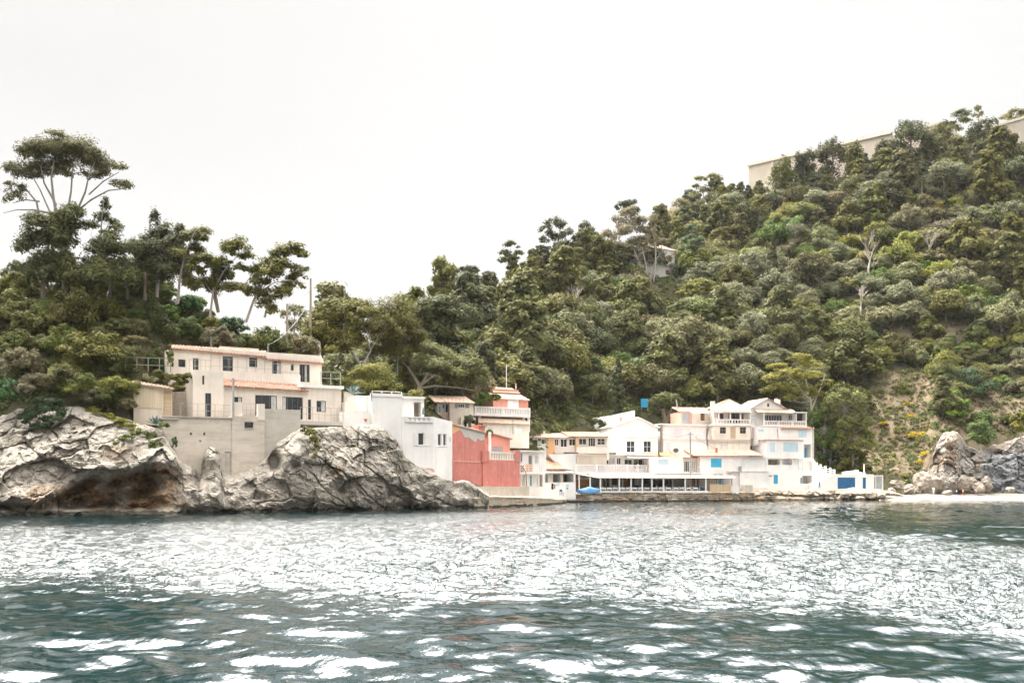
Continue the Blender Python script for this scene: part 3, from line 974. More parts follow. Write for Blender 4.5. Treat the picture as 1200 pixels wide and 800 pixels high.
addp('cypress', 'cypress_tree', L['pinedark'], 'bark', 'column', 1.25, 8.5, .4, 9, 2600, .32, 90, sub=14, subr=.3)
addp('umbrella', 'umbrella_pine', L['pine'], 'barkgrey', 'umbrella', 4.8, 3.4, 5.4, 17, 6500, .36, 95, sub=12, subr=.34, shell=.3, long=2.0, up=.5)


def place_tree(p, loc, scale, rz, label, group=None, sz=1.0, cat='tree'):
    r = thing(p['name'], label, cat, loc, rz, group)
    r.scale = (scale, scale, scale * sz)
    for nm in ('trunk', 'crown'):
        c = bpy.data.objects.new(nm, p[nm]); COL.objects.link(c); c.parent = r
    return r


TREES = []      # (root, kind key, R)  hillside individuals, labelled at the end from what they stand beside


def clear_zone(px, py):
    """screen-independent clearings, given by what stands there: bare scar, villa front, fort front, terraces"""
    if 1000 < px < 1102 and 432 < py < 560: return True
    if px > 1125 and 466 < py < 498: return True
    if px >= 1076 and py > 500: return True
    if 756 < px < 806 and 296 < py < 395: return True
    if 1030 < px < 1060 and 240 < py < 268: return True
    if 690 < px < 980 and py > 472: return True
    if 560 < px < 690 and py > 480: return True
    return False


def scatter_hill():
    rng = np.random.RandomState(11)
    placed = []
    cell = {}
    def ok(x, y, r):
        for i in range(int((x - 9) // 9), int((x + 9) // 9) + 1):
            for j in range(int((y - 9) // 9), int((y + 9) // 9) + 1):
                for (a, b, c) in cell.get((i, j), ()):
                    if (a - x) ** 2 + (b - y) ** 2 < (.60 * (c + r)) ** 2: return False
        return True
    N_ = 28000
    pxr = rng.uniform(335, 1440, N_); tr = rng.uniform(0, 1, N_)
    cnt = {}
    d0a, z0a, dra, zra = hill_params(pxr)
    da = d0a + 1.5 + (dra + 12 - d0a) * tr
    za = hill_z(pxr, da); xa_ = (pxr - 600) / F * da
    f1a = vnoise(xa_ / 30, da / 30, xa_ * 0, 3); f2a = vnoise(xa_ / 22, da / 22, xa_ * 0 + 3, 6)
    for i in range(N_):
        px = float(pxr[i]); d = float(da[i]); z = float(za[i]); dr = float(dra[i])
        if rng.uniform() > (d / 340) ** 1.0: continue          # even density per area
        py = HZ - (z - HC) * F / d
        if clear_zone(px, py): continue
        x = (px - 600) / F * d
        if px > 865 and d > dr - 2: continue    # fort ground
        if 400 < px < 570 and d < 168 and py > 430: 
            if rng.uniform() < .5: continue
        f1 = float(f1a[i]); f2 = float(f2a[i])
        crest = d > dr - 16
        u = rng.uniform()
        if px < 640 and py < 470:
            key = 'pine' if u < .50 else 'pinedark' if u < .66 else 'olive' if u < .82 else 'oak' if u < .93 else 'bright'
        elif crest:
            key = 'pinedark' if u < .45 else 'pine' if u < .75 else 'oak' if u < .9 else 'olive'
        elif px > 1000 and py > 380:
            key = 'brown' if u < .25 else 'oak' if u < .5 else 'vivid' if u < .68 else 'bright' if u < .80 else 'pine' if u < .93 else 'olive'
        else:
            a = f1 + .5 * rng.normal()
            if a > .55: key = 'olive'
            elif a > .1: key = 'oak' if u < .7 else 'olive' if u < .85 else 'bright'
            elif a > -.35: key = 'pine' if f2 > 0 else 'vivid' if u < .45 else 'oak'
            else: key = 'brown' if u < .3 else 'bright' if u < .5 else 'pine' if u < .8 else 'olive'
            if u > .985: key = 'gold'
            if .965 < u < .975 and px > 850: key = 'cypress'
        pr = PR[key][rng.randint(len(PR[key]))]
        sc = float(np.clip(rng.normal(1.1, .26), .55, 1.65))
        if px > 1000 and py > 400: sc *= .52
        if crest: sc *= .8 if px < 860 else .58
        if 862 < px < 912 and d > dr - 30: sc *= .6
        r = pr['R'] * sc
        if not ok(x, d, r): continue
        if cnt.get(key, 0) > 280: continue
        cnt[key] = cnt.get(key, 0) + 1
        cell.setdefault((int(x // 9), int(d // 9)), []).append((x, d, r))
        o = place_tree(pr, (x, d, z - .5 * sc), sc, float(rng.uniform(0, 6.28)), None, sz=float(rng.uniform(.85, 1.2)))
        TREES.append((o, key, r))
    return cnt


CNT = scatter_hill()


def undergrowth(name, n, sampler, mat, leaf, per, seed, r=(.5, 1.3)):
    rng = np.random.RandomState(seed)
    lob = []
    for (x, y, z) in sampler(rng, n):
        q = rng.uniform(*r)
        lob.append((x, y, z + q * .3, q, q, q * .75))
    if not lob: return
    V, Q, t = leaves(np.array(lob), per * len(lob), leaf, rng, sub=4, subr=.5)
    o = np_mesh(name, V, Q, mat, False, {'tint': ('FACE', t)})
    tag(o, kind='stuff')
    return o


def samp_hill(cond):
    def f(rng, n):
        out = []
        while len(out) < n:
            px = rng.uniform(340, 1460, n * 3); d0, z0, dr, zr = hill_params(px)
            lo_ = np.where((px > 560) & (px < 985), d0 - 13, d0 - 1)
            d = lo_ + (dr + 6 - lo_) * rng.uniform(0, 1, n * 3) ** .95
            z = hill_z(px, d); py = HZ - (z - HC) * F / d
            out += [((a - 600) / F * b, b, c) for a, b, c, e in zip(px, d, z, py) if cond(a, e, b, rng)]
        return out[:n]
    return f


def scar(px, py): return 1000 < px < 1105 and 432 < py < 562 or (1095 < px < 1230 and 458 < py < 520)


undergrowth('undergrowth', 4800, samp_hill(lambda px, py, d, r: not scar(px, py) and not (px > 1076 and py > 512)), L['oak'], .42, 34, 5, (.6, 1.6))
undergrowth('undergrowth', 2200, samp_hill(lambda px, py, d, r: not scar(px, py) and not (px > 1076 and py > 512)), L['bright'], .40, 28, 6, (.5, 1.4))
undergrowth('undergrowth', 1900, samp_hill(lambda px, py, d, r: px > 560 and not scar(px, py) and not (px > 1076 and py > 512)), L['vivid'], .36, 34, 16, (.6, 1.5))
undergrowth('scrub', 1000, samp_hill(lambda px, py, d, r: scar(px, py)), L['brown'], .22, 26, 7, (.25, .7))
undergrowth('scrub', 380, samp_hill(lambda px, py, d, r: scar(px, py)), L['vivid'], .24, 40, 8, (.35, .9))
undergrowth('scrub', 200, samp_hill(lambda px, py, d, r: scar(px, py) and px < 1100), L['bright'], .22, 40, 18, (.35, .9))


def traced(name, label, d, trunks, lobes, mat, bark, leafn, leaf, seed, base, group=None, cat='tree', depth=1.0, thick=1.0, twigs=True, **kw):
    """a single tree measured off the photograph: trunks = [[(px,py,width_px),...],...]; lobes=[(px,py,rx,ry)]"""
    rng = random.Random(seed)
    B = P(base[0], base[1], d)
    r = thing(name, label, cat, B, 0, group)
    k = d / F
    mb = MB()
    for tr in trunks:
        dy = rng.uniform(-.6, .6)
        n = len(tr)
        pts = [P(a, b, d) - B + Vector((0, dy * i / max(1, n - 1) * 1.6, 0)) for i, (a, b, w) in enumerate(tr)]
        mb.tube(pts, [max(.03, w * k * .5) for _, _, w in tr], 7)
    lb = []
    nodes = [(a, b, w) for tr in trunks for (a, b, w) in tr[1:]] + [((t0[0] + t1[0]) / 2, (t0[1] + t1[1]) / 2, (t0[2] + t1[2]) / 2) for tr in trunks for t0, t1 in zip(tr[1:], tr[2:])]
    for (a, b, rx, ry) in lobes:
        q = P(a, b, d) - B
        q.y += rng.uniform(-1, 1) * rx * k * depth
        lb.append((q.x, q.y, q.z, rx * k, rx * k * .9, ry * k * thick))
        if twigs and nodes:
            na, nb, nw = min(nodes, key=lambda n: math.hypot(n[0] - a, (n[1] - b) * 1.0 - (6 if n[1] < b else 0)))
            s_ = P(na, nb, d) - B; m_ = s_.lerp(q, .55) + Vector((0, 0, -.12 * (q - s_).length))
            w_ = max(.025, min(nw * .5, 1.4) * k * .5)
            mb.tube([s_, m_, q], [w_, w_ * .7, w_ * .35], 5)
            for _ in range(3):
                e_ = q + Vector((rng.uniform(-.7, .7) * rx * k, rng.uniform(-.5, .5) * rx * k, rng.uniform(-.2, .6) * ry * k))
                mb.tube([m_.lerp(q, rng.uniform(.2, .9)), e_], [w_ * .45, w_ * .2], 4)
    mb.build('trunk', M[bark], r)
    crown_mesh('crown', lb, leafn, leaf, mat, seed, r, **kw)
    return r


PK = dict(sub=16, subr=.50, shell=.1, long=2.2, up=.5, jag=.3, thick=1.45)

# --- the big umbrella pine on the headland
traced('umbrella_pine', 'tallest umbrella pine with a wide flat crown high on the headland', 123,
       [[(76, 345, 7), (74, 300, 6), (70, 262, 4.5), (65, 235, 3.2), (63, 210, 2.2), (67, 190, 1.2)],
        [(72, 275, 4.5), (79, 250, 3), (84, 225, 2.2), (86, 200, 1.5), (94, 182, .9)],
        [(75, 262, 3.8), (92, 246, 3), (102, 226, 2.2), (107, 208, 1.5), (116, 190, .9)],
        [(92, 246, 3), (108, 234, 2.2), (128, 224, 1.6), (150, 222, .8)],
        [(104, 228, 2), (120, 212, 1.4), (138, 200, .8)],
        [(70, 262, 3), (57, 246, 2.2), (46, 222, 1.5), (36, 205, .9)],
        [(66, 240, 3), (52, 215, 2), (48, 195, 1)],
        [(46, 252, 3), (42, 236, 2.4), (30, 222, 1.6), (16, 214, .8)],
        [(60, 250, 3), (40, 246, 2), (20, 246, 1.2), (4, 250, .7)],
        [(46, 236, 2), (28, 233, 1.4), (12, 236, .8)]],
       [(62, 173, 24, 9), (84, 172, 24, 9), (104, 181, 18, 9), (40, 184, 19, 9), (20, 201, 14, 8), (70, 182, 26, 7), (50, 190, 20, 6),
        (114, 190, 12, 7), (98, 186, 16, 5), (128, 192, 11, 5), (142, 199, 9, 4.5), (148, 220, 12, 5), (136, 216, 9, 4), (14, 230, 13, 8), (8, 214, 7, 4), (28, 206, 10, 6), (120, 204, 8, 4), (14, 195, 8, 5), (30, 192, 16, 8), (56, 182, 22, 9), (88, 180, 22, 9), (74, 167, 18, 5), (120, 189, 13, 7), (46, 172, 16, 7), (34, 196, 14, 7), (70, 190, 20, 6), (104, 192, 16, 6), (40, 207, 9, 4), (57, 201, 10, 4), (80, 205, 9, 4), (98, 205, 9, 4), (114, 208, 8, 4), (26, 222, 8, 4), (72, 163, 13, 4), (126, 200, 9, 5)],
       L['pine'], 'barkgrey', 30000, .15, 201, (76, 345), **dict(PK, thick=1.3, shell=.05))

# --- headland crest trees, left to right
traced('pine_tree', 'dark bushy pine crowding the foot of the tallest umbrella pine', 119,
       [[(50, 350, 5), (52, 310, 4), (56, 275, 2)], [(76, 340, 7), (75, 310, 6), (78, 270, 3)]],
       [(52, 268, 22, 9), (40, 276, 18, 8), (64, 262, 14, 8), (78, 258, 15, 8), (88, 250, 12, 7), (72, 276, 14, 9), (80, 290, 12, 10), (60, 284, 14, 8), (30, 288, 14, 8), (92, 264, 10, 6), (62, 304, 15, 9), (80, 308, 14, 9), (46, 308, 16, 9), (88, 324, 14, 9), (66, 324, 16, 9), (36, 320, 16, 9)],
       L['pinedark'], 'bark', 24000, .18, 202, (52, 350), **PK)
traced('pine_tree', 'sparse young pine with feathery top beside the tallest umbrella pine', 122,
       [[(116, 340, 3), (118, 300, 2.2), (121, 262, 1.4), (125, 236, .7)], [(118, 300, 1.2), (132, 288, .8)], [(119, 285, 1.2), (106, 276, .7)]],
       [(125, 242, 7, 6), (120, 256, 9, 5), (132, 262, 10, 4), (112, 266, 7, 4), (124, 274, 9, 4), (110, 284, 9, 4), (136, 270, 7, 4), (116, 292, 8, 5)],
       L['pine'], 'barkgrey', 3400, .17, 203, (116, 340), **PK)
traced('pine_tree', 'broad dark pine mass standing on the headland crest', 121,
       [[(150, 350, 4), (148, 320, 3), (146, 295, 2)], [(170, 352, 4), (172, 320, 3)], [(128, 350, 4), (132, 320, 3)]],
       [(140, 296, 22, 10), (120, 300, 16, 9), (160, 300, 20, 11), (150, 315, 26, 12), (128, 318, 22, 12), (172, 316, 18, 12), (140, 332, 26, 12), (165, 334, 20, 12), (110, 324, 16, 12), (100, 336, 16, 12), (158, 290, 12, 8)],
       L['pinedark'], 'bark', 24000, .19, 204, (150, 352), **PK)
traced('pine_tree', 'tall pointed pine with upswept boughs on the headland crest', 122,
       [[(184, 348, 4), (186, 310, 3.2), (186, 275, 2), (181, 255, 1)], [(186, 310, 2), (204, 285, 1.2), (212, 268, .7)], [(186, 320, 2), (170, 295, 1.2)]],
       [(182, 258, 6, 8), (188, 272, 13, 8), (198, 280, 13, 8), (180, 284, 14, 9), (190, 298, 20, 10), (206, 292, 12, 9), (174, 300, 14, 8), (196, 314, 20, 10), (180, 322, 18, 10), (210, 272, 6, 7), (206, 310, 12, 9), (168, 282, 8, 6)],
       L['pinedark'], 'barkgrey', 18000, .18, 205, (184, 348), **PK)
traced('pine_tree', 'loose pine leaning to the right with airy layered boughs on the headland crest', 121,
       [[(208, 356, 3.5), (212, 325, 2.8), (220, 295, 1.8), (232, 272, 1)], [(214, 318, 1.6), (202, 305, .9)], [(216, 305, 1.6), (234, 300, .8)]],
       [(234, 273, 12, 5), (222, 280, 11, 6), (240, 280, 7, 4), (226, 290, 10, 5), (214, 300, 9, 6), (232, 300, 10, 4), (212, 316, 10, 7), (226, 312, 9, 5), (218, 330, 12, 7)],
       L['pine'], 'barkgrey', 9000, .17, 206, (208, 356), **PK)
traced('pine_tree', 'slender windswept pine with flat plates of foliage above the villa', 119,
       [[(246, 372, 3), (250, 340, 2.2), (262, 318, 1.5), (278, 300, .8)], [(250, 345, 1.5), (236, 325, .8)], [(252, 335, 1.4), (270, 334, .8)]],
       [(283, 291, 14, 6), (272, 297, 12, 6), (290, 301, 9, 4), (262, 308, 10, 4), (240, 306, 14, 5), (232, 318, 10, 5), (258, 320, 12, 7), (266, 336, 14, 4), (282, 338, 14, 4), (246, 332, 10, 6), (228, 334, 11, 5), (284, 316, 9, 4), (252, 312, 9, 5)],
       L['pine'], 'barkgrey', 12000, .17, 207, (246, 372), **PK)
traced('pine_tree', 'windswept pine with an ivy dark trunk above the villa', 120,
       [[(256, 366, 4), (252, 345, 5), (256, 322, 4), (262, 310, 2)]],
       [(254, 324, 9, 8), (262, 322, 10, 7), (250, 336, 8, 9)],
       L['pinedark'], 'bark', 3200, .18, 208, (256, 368), **PK)
traced('pine_tree', 'largest windswept pine, leaning out to sea over the end of the villa roof', 118,
       [[(288, 378, 3.5), (298, 350, 2.8), (312, 325, 2), (330, 302, 1.1), (346, 295, .6)], [(300, 346, 1.8), (322, 332, 1.2), (344, 330, .7)], [(310, 372, 3), (314, 352, 2.4), (322, 338, 1)], [(302, 345, 1.5), (300, 325, .8)]],
       [(340, 292, 16, 5), (352, 297, 9, 4), (328, 298, 12, 5), (318, 308, 14, 7), (304, 318, 14, 7), (336, 313, 14, 5), (348, 322, 11, 4), (356, 318, 7, 3), (322, 324, 16, 7), (306, 332, 12, 6), (340, 332, 12, 4), (318, 342, 14, 6), (300, 344, 12, 6), (334, 344, 10, 4), (310, 356, 12, 6), (322, 366, 7, 4)],
       L['pine'], 'barkgrey', 15000, .17, 209, (290, 380), **PK)
traced('broadleaf_tree', 'pale green airy tree seen between the two bare poles', 140,
       [[(344, 420, 3), (345, 390, 2), (346, 365, 1)]],
       [(346, 362, 12, 8), (338, 370, 9, 8), (354, 372, 9, 9), (344, 382, 14, 10), (356, 390, 9, 9), (340, 398, 12, 9)],
       L['olive'], 'barkpale', 2600, .22, 210, (344, 425), shell=.2, sub=8)

# --- flat-topped pines behind the white house
GP = 'spreading pines behind the white cliff house'
traced('umbrella_pine', 'dark layered pine just behind the far end of the villa roof', 136,
       [[(420, 455, 5), (424, 430, 4), (412, 412, 2.5), (402, 395, 1.5)], [(424, 430, 3), (434, 410, 2)], [(395, 425, 3), (404, 405, 2.2), (404, 380, 1.2)]],
       [(404, 360, 26, 9), (424, 366, 18, 8), (386, 370, 20, 9), (376, 390, 20, 8), (400, 378, 24, 10), (430, 386, 16, 7), (412, 394, 18, 7), (384, 400, 18, 6), (446, 380, 14, 8), (398, 410, 20, 7), (372, 376, 12, 8)],
       L['pine'], 'barkgrey', 19000, .20, 211, (420, 458), GP, **PK)
traced('umbrella_pine', 'middle pine of the three behind the white cliff house, rounded and low', 142,
       [[(428, 455, 4), (432, 430, 3), (446, 410, 2)], [(432, 430, 2.5), (424, 412, 1.5)]],
       [(462, 366, 20, 12), (448, 374, 18, 10), (470, 380, 16, 10), (474, 396, 18, 10), (456, 398, 20, 10), (484, 392, 12, 7), (444, 396, 16, 8), (466, 412, 20, 8), (440, 414, 14, 7)],
       L['pine'], 'barkgrey', 18000, .20, 212, (430, 458), GP, **PK)
traced('umbrella_pine', 'umbrella pine with a pale forked trunk and domed dark crown on the slope', 160,
       [[(500, 420, 5), (504, 400, 4.4), (504, 385, 3), (508, 365, 1.4)], [(503, 402, 3.5), (512, 392, 2.4), (520, 378, 1.2)], [(497, 412, 3), (496, 394, 2.2), (488, 378, 1)]],
       [(512, 356, 20, 7), (500, 362, 18, 8), (524, 362, 16, 8), (508, 368, 24, 8), (490, 372, 12, 7), (536, 372, 16, 8), (548, 368, 14, 8), (544, 380, 14, 6), (528, 380, 14, 7), (486, 382, 10, 5), (556, 374, 8, 7), (520, 384, 14, 6)],
       L['pinedark'], 'barkpale', 11000, .24, 213, (502, 424), **PK)
traced('umbrella_pine', 'low wide pine with twisted pale boughs spreading over the pale tiled house', 146,
       [[(488, 470, 5), (492, 452, 5), (486, 442, 3), (478, 430, 2)], [(492, 452, 4), (508, 440, 3), (520, 436, 2)], [(490, 455, 3), (510, 452, 2.2), (536, 454, 1.4), (556, 458, .9)], [(494, 450, 3), (506, 430, 2), (512, 415, 1)]],
       [(500, 410, 18, 6), (490, 420, 20, 7), (512, 420, 22, 9), (530, 424, 20, 8), (506, 432, 24, 8), (534, 436, 22, 8), (552, 434, 16, 9), (560, 446, 14, 7), (544, 448, 18, 6), (524, 444, 16, 6), (478, 432, 14, 7), (470, 420, 12, 6), (564, 440, 8, 8)],
       L['pine'], 'barkpale', 20000, .20, 214, (490, 474), **PK)
traced('broadleaf_tree', 'yellow green bushy tree growing right behind the white cliff house', 130,
       [[(446, 470, 3), (444, 445, 2)], [(406, 468, 2.5), (412, 440, 1.6)]],
       [(440, 436, 20, 9), (424, 442, 18, 9), (456, 444, 14, 8), (410, 450, 14, 9), (436, 452, 22, 9), (462, 456, 12, 8), (484, 462, 12, 7), (472, 468, 12, 7), (450, 462, 16, 7)],
       L['bright'], 'barkgrey', 9000, .20, 215, (446, 474))

# --- skyline trees of the main hill
def sky_tree(label, px, base_py, trunks, lobes, mat, bark, n, leaf, seed, cat='tree', name='eucalyptus_tree', dd=None, **kw):
    d = dd or ground_d(px, base_py)
    return traced(name, label, d, trunks, lobes, mat, bark, n, leaf, seed, (px, base_py + 3), cat=cat, **kw)


SK = dict(sub=9, subr=.42, shell=.25)
sky_tree('airy gum tree with see-through foliage on the skyline above the forked umbrella pine', 528, 372,
         [[(528, 372, 3), (530, 350, 2), (530, 325, 1)], [(529, 352, 1.5), (515, 330, .8)], [(530, 350, 1.4), (542, 330, .7)]],
         [(524, 316, 8, 6), (534, 320, 8, 6), (514, 326, 8, 6), (542, 324, 7, 6), (526, 334, 10, 7), (538, 338, 9, 6), (512, 338, 9, 7)], L['olive'], 'barkpale', 3200, .34, 220, **SK)
sky_tree('small round topped pine poking up on the skyline left of the tall gum tree', 599, 330,
         [[(599, 340, 2), (599, 310, 1.4), (598, 292, .8)]],
         [(599, 290, 10, 5), (592, 297, 8, 5), (606, 296, 8, 5), (598, 303, 11, 5), (588, 306, 6, 4)], L['pinedark'], 'barkgrey', 2400, .36, 221, name='pine_tree', **SK)
sky_tree('tall gum tree with leaning pale trunk standing on the skyline', 660, 312,
         [[(664, 310, 2.6), (658, 292, 2), (652, 275, 1.2)], [(658, 292, 1.5), (664, 275, .8)]],
         [(646, 262, 11, 7), (656, 266, 10, 7), (640, 272, 9, 7), (664, 276, 9, 9), (650, 280, 12, 8), (636, 284, 8, 5), (668, 288, 8, 8), (656, 294, 10, 7), (644, 296, 9, 6), (674, 282, 6, 8)], L['pinedark'], 'barkpale', 5200, .38, 222, **SK)
sky_tree('round dark tree on the skyline beside the tall gum tree', 688, 302,
         [[(688, 305, 2), (688, 280, 1)]],
         [(686, 268, 8, 8), (694, 276, 9, 8), (682, 280, 8, 8), (690, 288, 11, 8)], L['pinedark'], 'bark', 3000, .38, 223, name='oak_tree', **SK)
sky_tree('large gum tree with many pale bare trunks in front of the white hillside villa', 757, 331,
         [[(755, 334, 2.4), (750, 312, 1.8), (742, 292, 1)], [(758, 334, 2.6), (757, 312, 2), (752, 290, 1)], [(766, 334, 2.6), (768, 308, 2), (768, 285, 1)], [(762, 334, 1.8), (764, 314, 1.3), (774, 296, .8)]],
         [(738, 252, 12, 8), (726, 262, 14, 9), (748, 262, 14, 9), (712, 276, 14, 9), (736, 274, 16, 10), (756, 272, 14, 10), (748, 286, 14, 9), (728, 288, 13, 9), (702, 290, 10, 8), (768, 282, 10, 7), (756, 298, 9, 7), (776, 286, 7, 5), (762, 262, 10, 8)], L['brown'], 'barkpale', 8000, .40, 224, **SK)
sky_tree('dark layered cedar standing beside the white hillside villa', 814, 325,
         [[(812, 328, 2.6), (812, 295, 2), (812, 262, 1)]],
         [(812, 268, 7, 6), (810, 278, 11, 5), (818, 284, 12, 5), (806, 292, 14, 5), (816, 300, 16, 5), (806, 310, 16, 6), (818, 318, 16, 6), (804, 322, 14, 6)], L['ivy'], 'bark', 7000, .38, 225, name='cedar_tree', **SK)
sky_tree('tall thin gum tree with a flat open top on the skyline', 828, 272,
         [[(826, 275, 2.4), (826, 250, 1.8), (824, 225, 1.1), (830, 212, .6)], [(826, 248, 1.2), (836, 228, .7)], [(826, 255, 1.2), (815, 232, .7)]],
         [(822, 209, 9, 4), (834, 209, 9, 4), (842, 211, 5, 3), (818, 218, 7, 4), (826, 224, 8, 5), (814, 230, 8, 6), (836, 232, 8, 7), (824, 240, 10, 7), (810, 244, 9, 7), (832, 250, 10, 7)], L['olive'], 'barkpale', 4200, .40, 226, **SK)
sky_tree('broad ochre green gum tree on the skyline beside the flat topped one', 795, 282,
         [[(792, 286, 2), (790, 262, 1.2)], [(800, 286, 2), (802, 258, 1)]],
         [(798, 240, 12, 8), (788, 250, 12, 9), (806, 250, 11, 9), (796, 262, 15, 9), (784, 268, 11, 9), (808, 268, 10, 9)], L['gold'], 'barkpale', 4600, .40, 227, **SK)
sky_tree('dark round tree on the skyline to the left of the ruined gable', 734, 262,
         [[(734, 270, 2), (734, 250, 1)]],
         [(740, 238, 9, 6), (728, 244, 9, 7), (742, 248, 8, 7), (732, 254, 11, 7)], L['pinedark'], 'bark', 2800, .40, 228, name='oak_tree', **SK)
# crest in front of the fort
for i, (px, by, hh, wd, lab) in enumerate(((917, 232, 44, 15, 'rounded dark pine hugging the near corner of the fort wall'),
                                          (942, 225, 46, 15, 'dark pine against the long fort wall, next along from the corner pine'),
                                          (975, 212, 46, 20, 'bushy pine hiding the middle of the long fort wall'),
                                          (1002, 208, 38, 12, 'narrow olive pine at the far end of the long fort wall'),
                                          (1036, 200, 34, 14, 'dark pine in the gap between the two fort walls'),
                                          (1066, 196, 52, 22, 'big bushy pine with bare trunk between the two fort walls'),
                                          (1105, 186, 42, 14, 'pine with a pointed top against the fort bastion'),
                                          (1150, 192, 48, 24, 'wide pine half hiding the fort bastion'))):
    t = by - hh
    sky_tree(lab, px, by, [[(px, by + 3, 2.6), (px + 1, by - hh * .5, 1.8), (px, t + 8, .8)]],
             [(px, t + 6, wd * .45, 6), (px - wd * .4, t + 12, wd * .45, 7), (px + wd * .4, t + 11, wd * .48, 7), (px, t + 18, wd * .75, 8), (px - wd * .55, t + 24, wd * .5, 7), (px + wd * .55, t + 23, wd * .5, 7), (px, t + 31, wd * .7, 8)] + ([(px - wd * .3, t + 39, wd * .6, 7)] if wd < 18 else []),
             L['pinedark'] if i % 3 else L['pine'], 'bark', 4600, .42, 240 + i, name='pine_tree', **PK)
sky_tree('rounded bush growing on top of the fort bastion beside the rising coping', 1192, 172,
         [[(1192, 150, 2), (1192, 138, 1)]], [(1192, 130, 8, 5), (1184, 136, 9, 5), (1200, 134, 9, 6), (1194, 141, 12, 4)], L['pine'], 'bark', 2600, .40, 250, name='pine_tree', dd=352, **SK)
sky_tree('thin wispy tree sticking up above the fort bastion', 1146, 170,
         [[(1146, 166, 1.6), (1147, 145, 1.2), (1147, 128, .8)]], [(1147, 128, 6, 5), (1144, 136, 5, 4), (1150, 134, 4, 5)], L['olive'], 'bark', 900, .36, 251, name='gum_sapling', dd=352, **SK)
sky_tree('dark rounded tree on top of the fort between its two walls', 1120, 170,
         [[(1121, 160, 1.5), (1121, 146, .8)]], [(1121, 139, 12, 5), (1114, 144, 8, 5), (1130, 143, 8, 4), (1120, 148, 13, 4)], L['oak'], 'bark', 2600, .40, 252, name='oak_tree', dd=352, **SK)
# trees standing out within the slope
sky_tree('single umbrella pine with clean round head in front of the small pale hillside roof', 1042, 262,
         [[(1042, 262, 2.4), (1041, 246, 2), (1043, 232, 1)]], [(1042, 214, 11, 5), (1032, 222, 10, 6), (1052, 221, 10, 6), (1042, 226, 15, 7), (1034, 234, 10, 5), (1052, 233, 9, 5)], L['pinedark'], 'barkgrey', 5200, .40, 260, name='umbrella_pine', **PK)
sky_tree('pale plane tree with bare white trunk beside the tall white end house', 940, 520,
         [[(954, 540, 3), (952, 500, 2.8), (950, 470, 2.2), (944, 445, 1.2)], [(951, 480, 2), (962, 455, 1.2), (968, 440, .7)], [(950, 470, 1.8), (932, 448, 1.1), (918, 436, .7)]],
         [(930, 422, 18, 6), (912, 430, 16, 6), (944, 428, 18, 6), (958, 438, 16, 6), (924, 440, 20, 7), (904, 444, 14, 6), (944, 444, 18, 6), (966, 450, 12, 6), (916, 454, 16, 6), (938, 458, 18, 6), (958, 462, 14, 6), (900, 458, 10, 5), (926, 468, 12, 6)], L['bright'], 'barkpale', 11000, .28, 261, name='plane_tree', dd=207, shell=.2, sub=11, subr=.34)
for i, (px, py, rx, ry, mt, lab) in enumerate((
        (990, 478, 26, 22, 'bright', 'yellow green tree mass on the wooded bank directly above the boathouse'),
        (966, 500, 22, 26, 'vivid', 'fresh green tree draping the bank beside the tall white end house'),
        (1000, 508, 24, 24, 'bright', 'dense green tree at the edge of the bare earth scar, above the boathouse'),
        (972, 536, 18, 20, 'ivy', 'dark green tree shading the white stair beside the boathouse'),
        (998, 540, 20, 16, 'oak', 'olive green bush spilling down behind the boathouse roof'))):
    d_ = 200 + 2 * (i % 2)
    traced('broadleaf_tree', lab, d_, [[(px, py + ry + 8, 3), (px, py, 2)]],
           [(px + a * rx, py + b * ry, rx * .42, ry * .36) for a, b in ((0, -.7), (-.5, -.4), (.5, -.45), (0, -.1), (-.6, .1), (.6, .05), (-.3, .5), (.35, .5), (0, .8), (-.7, .6), (.7, .65))],
           L[mt], 'barkgrey', 6000, .30, 270 + i, (px, py + ry + 8))
# small trees and bushes on the scar
for i, (px, py, rx, ry, mt, lab, nm) in enumerate((
        (1108, 428, 22, 18, 'bright', 'pale green rounded tree on the slope right above the bare earth scar', 'broadleaf_tree'),
        (1056, 455, 8, 8, 'bright', 'tiny pale sapling alone in the middle of the bare earth scar', 'sapling'),
        (1118, 478, 20, 14, 'vivid', 'dense green bush on the lip of the grey sea cliff', 'bush'),
        (1150, 508, 16, 16, 'vivid', 'green bush hanging in the cleft of the grey sea cliff', 'bush'),
        (1196, 495, 12, 12, 'bright', 'green bush on top of the blue grey part of the sea cliff', 'bush'),
        (1132, 450, 30, 18, 'ivy', 'dark green thicket above the grey sea cliff', 'bush'),
        (1075, 412, 12, 10, 'olive', 'grey green ball shaped bush at the top of the bare earth scar', 'bush'))):
    by = py + ry
    d_ = min(ground_d(px, by, 190), 230) if py > 440 else ground_d(px, by, 190)
    if py > 490: d_ = 201.5
    traced(nm, lab, d_, [[(px, by + 6, 2), (px, py, 1)]],
           [(px + a * rx, py + b * ry, rx * .45, ry * .42) for a, b in ((0, -.6), (-.5, -.3), (.5, -.3), (0, .1), (-.65, .3), (.65, .3), (-.2, .6), (.3, .6))],
           L[mt], 'barkpale', 3800 if rx > 10 else 900, .27, 290 + i, (px, by), cat='tree' if 'tree' in nm or nm == 'sapling' else 'bush')
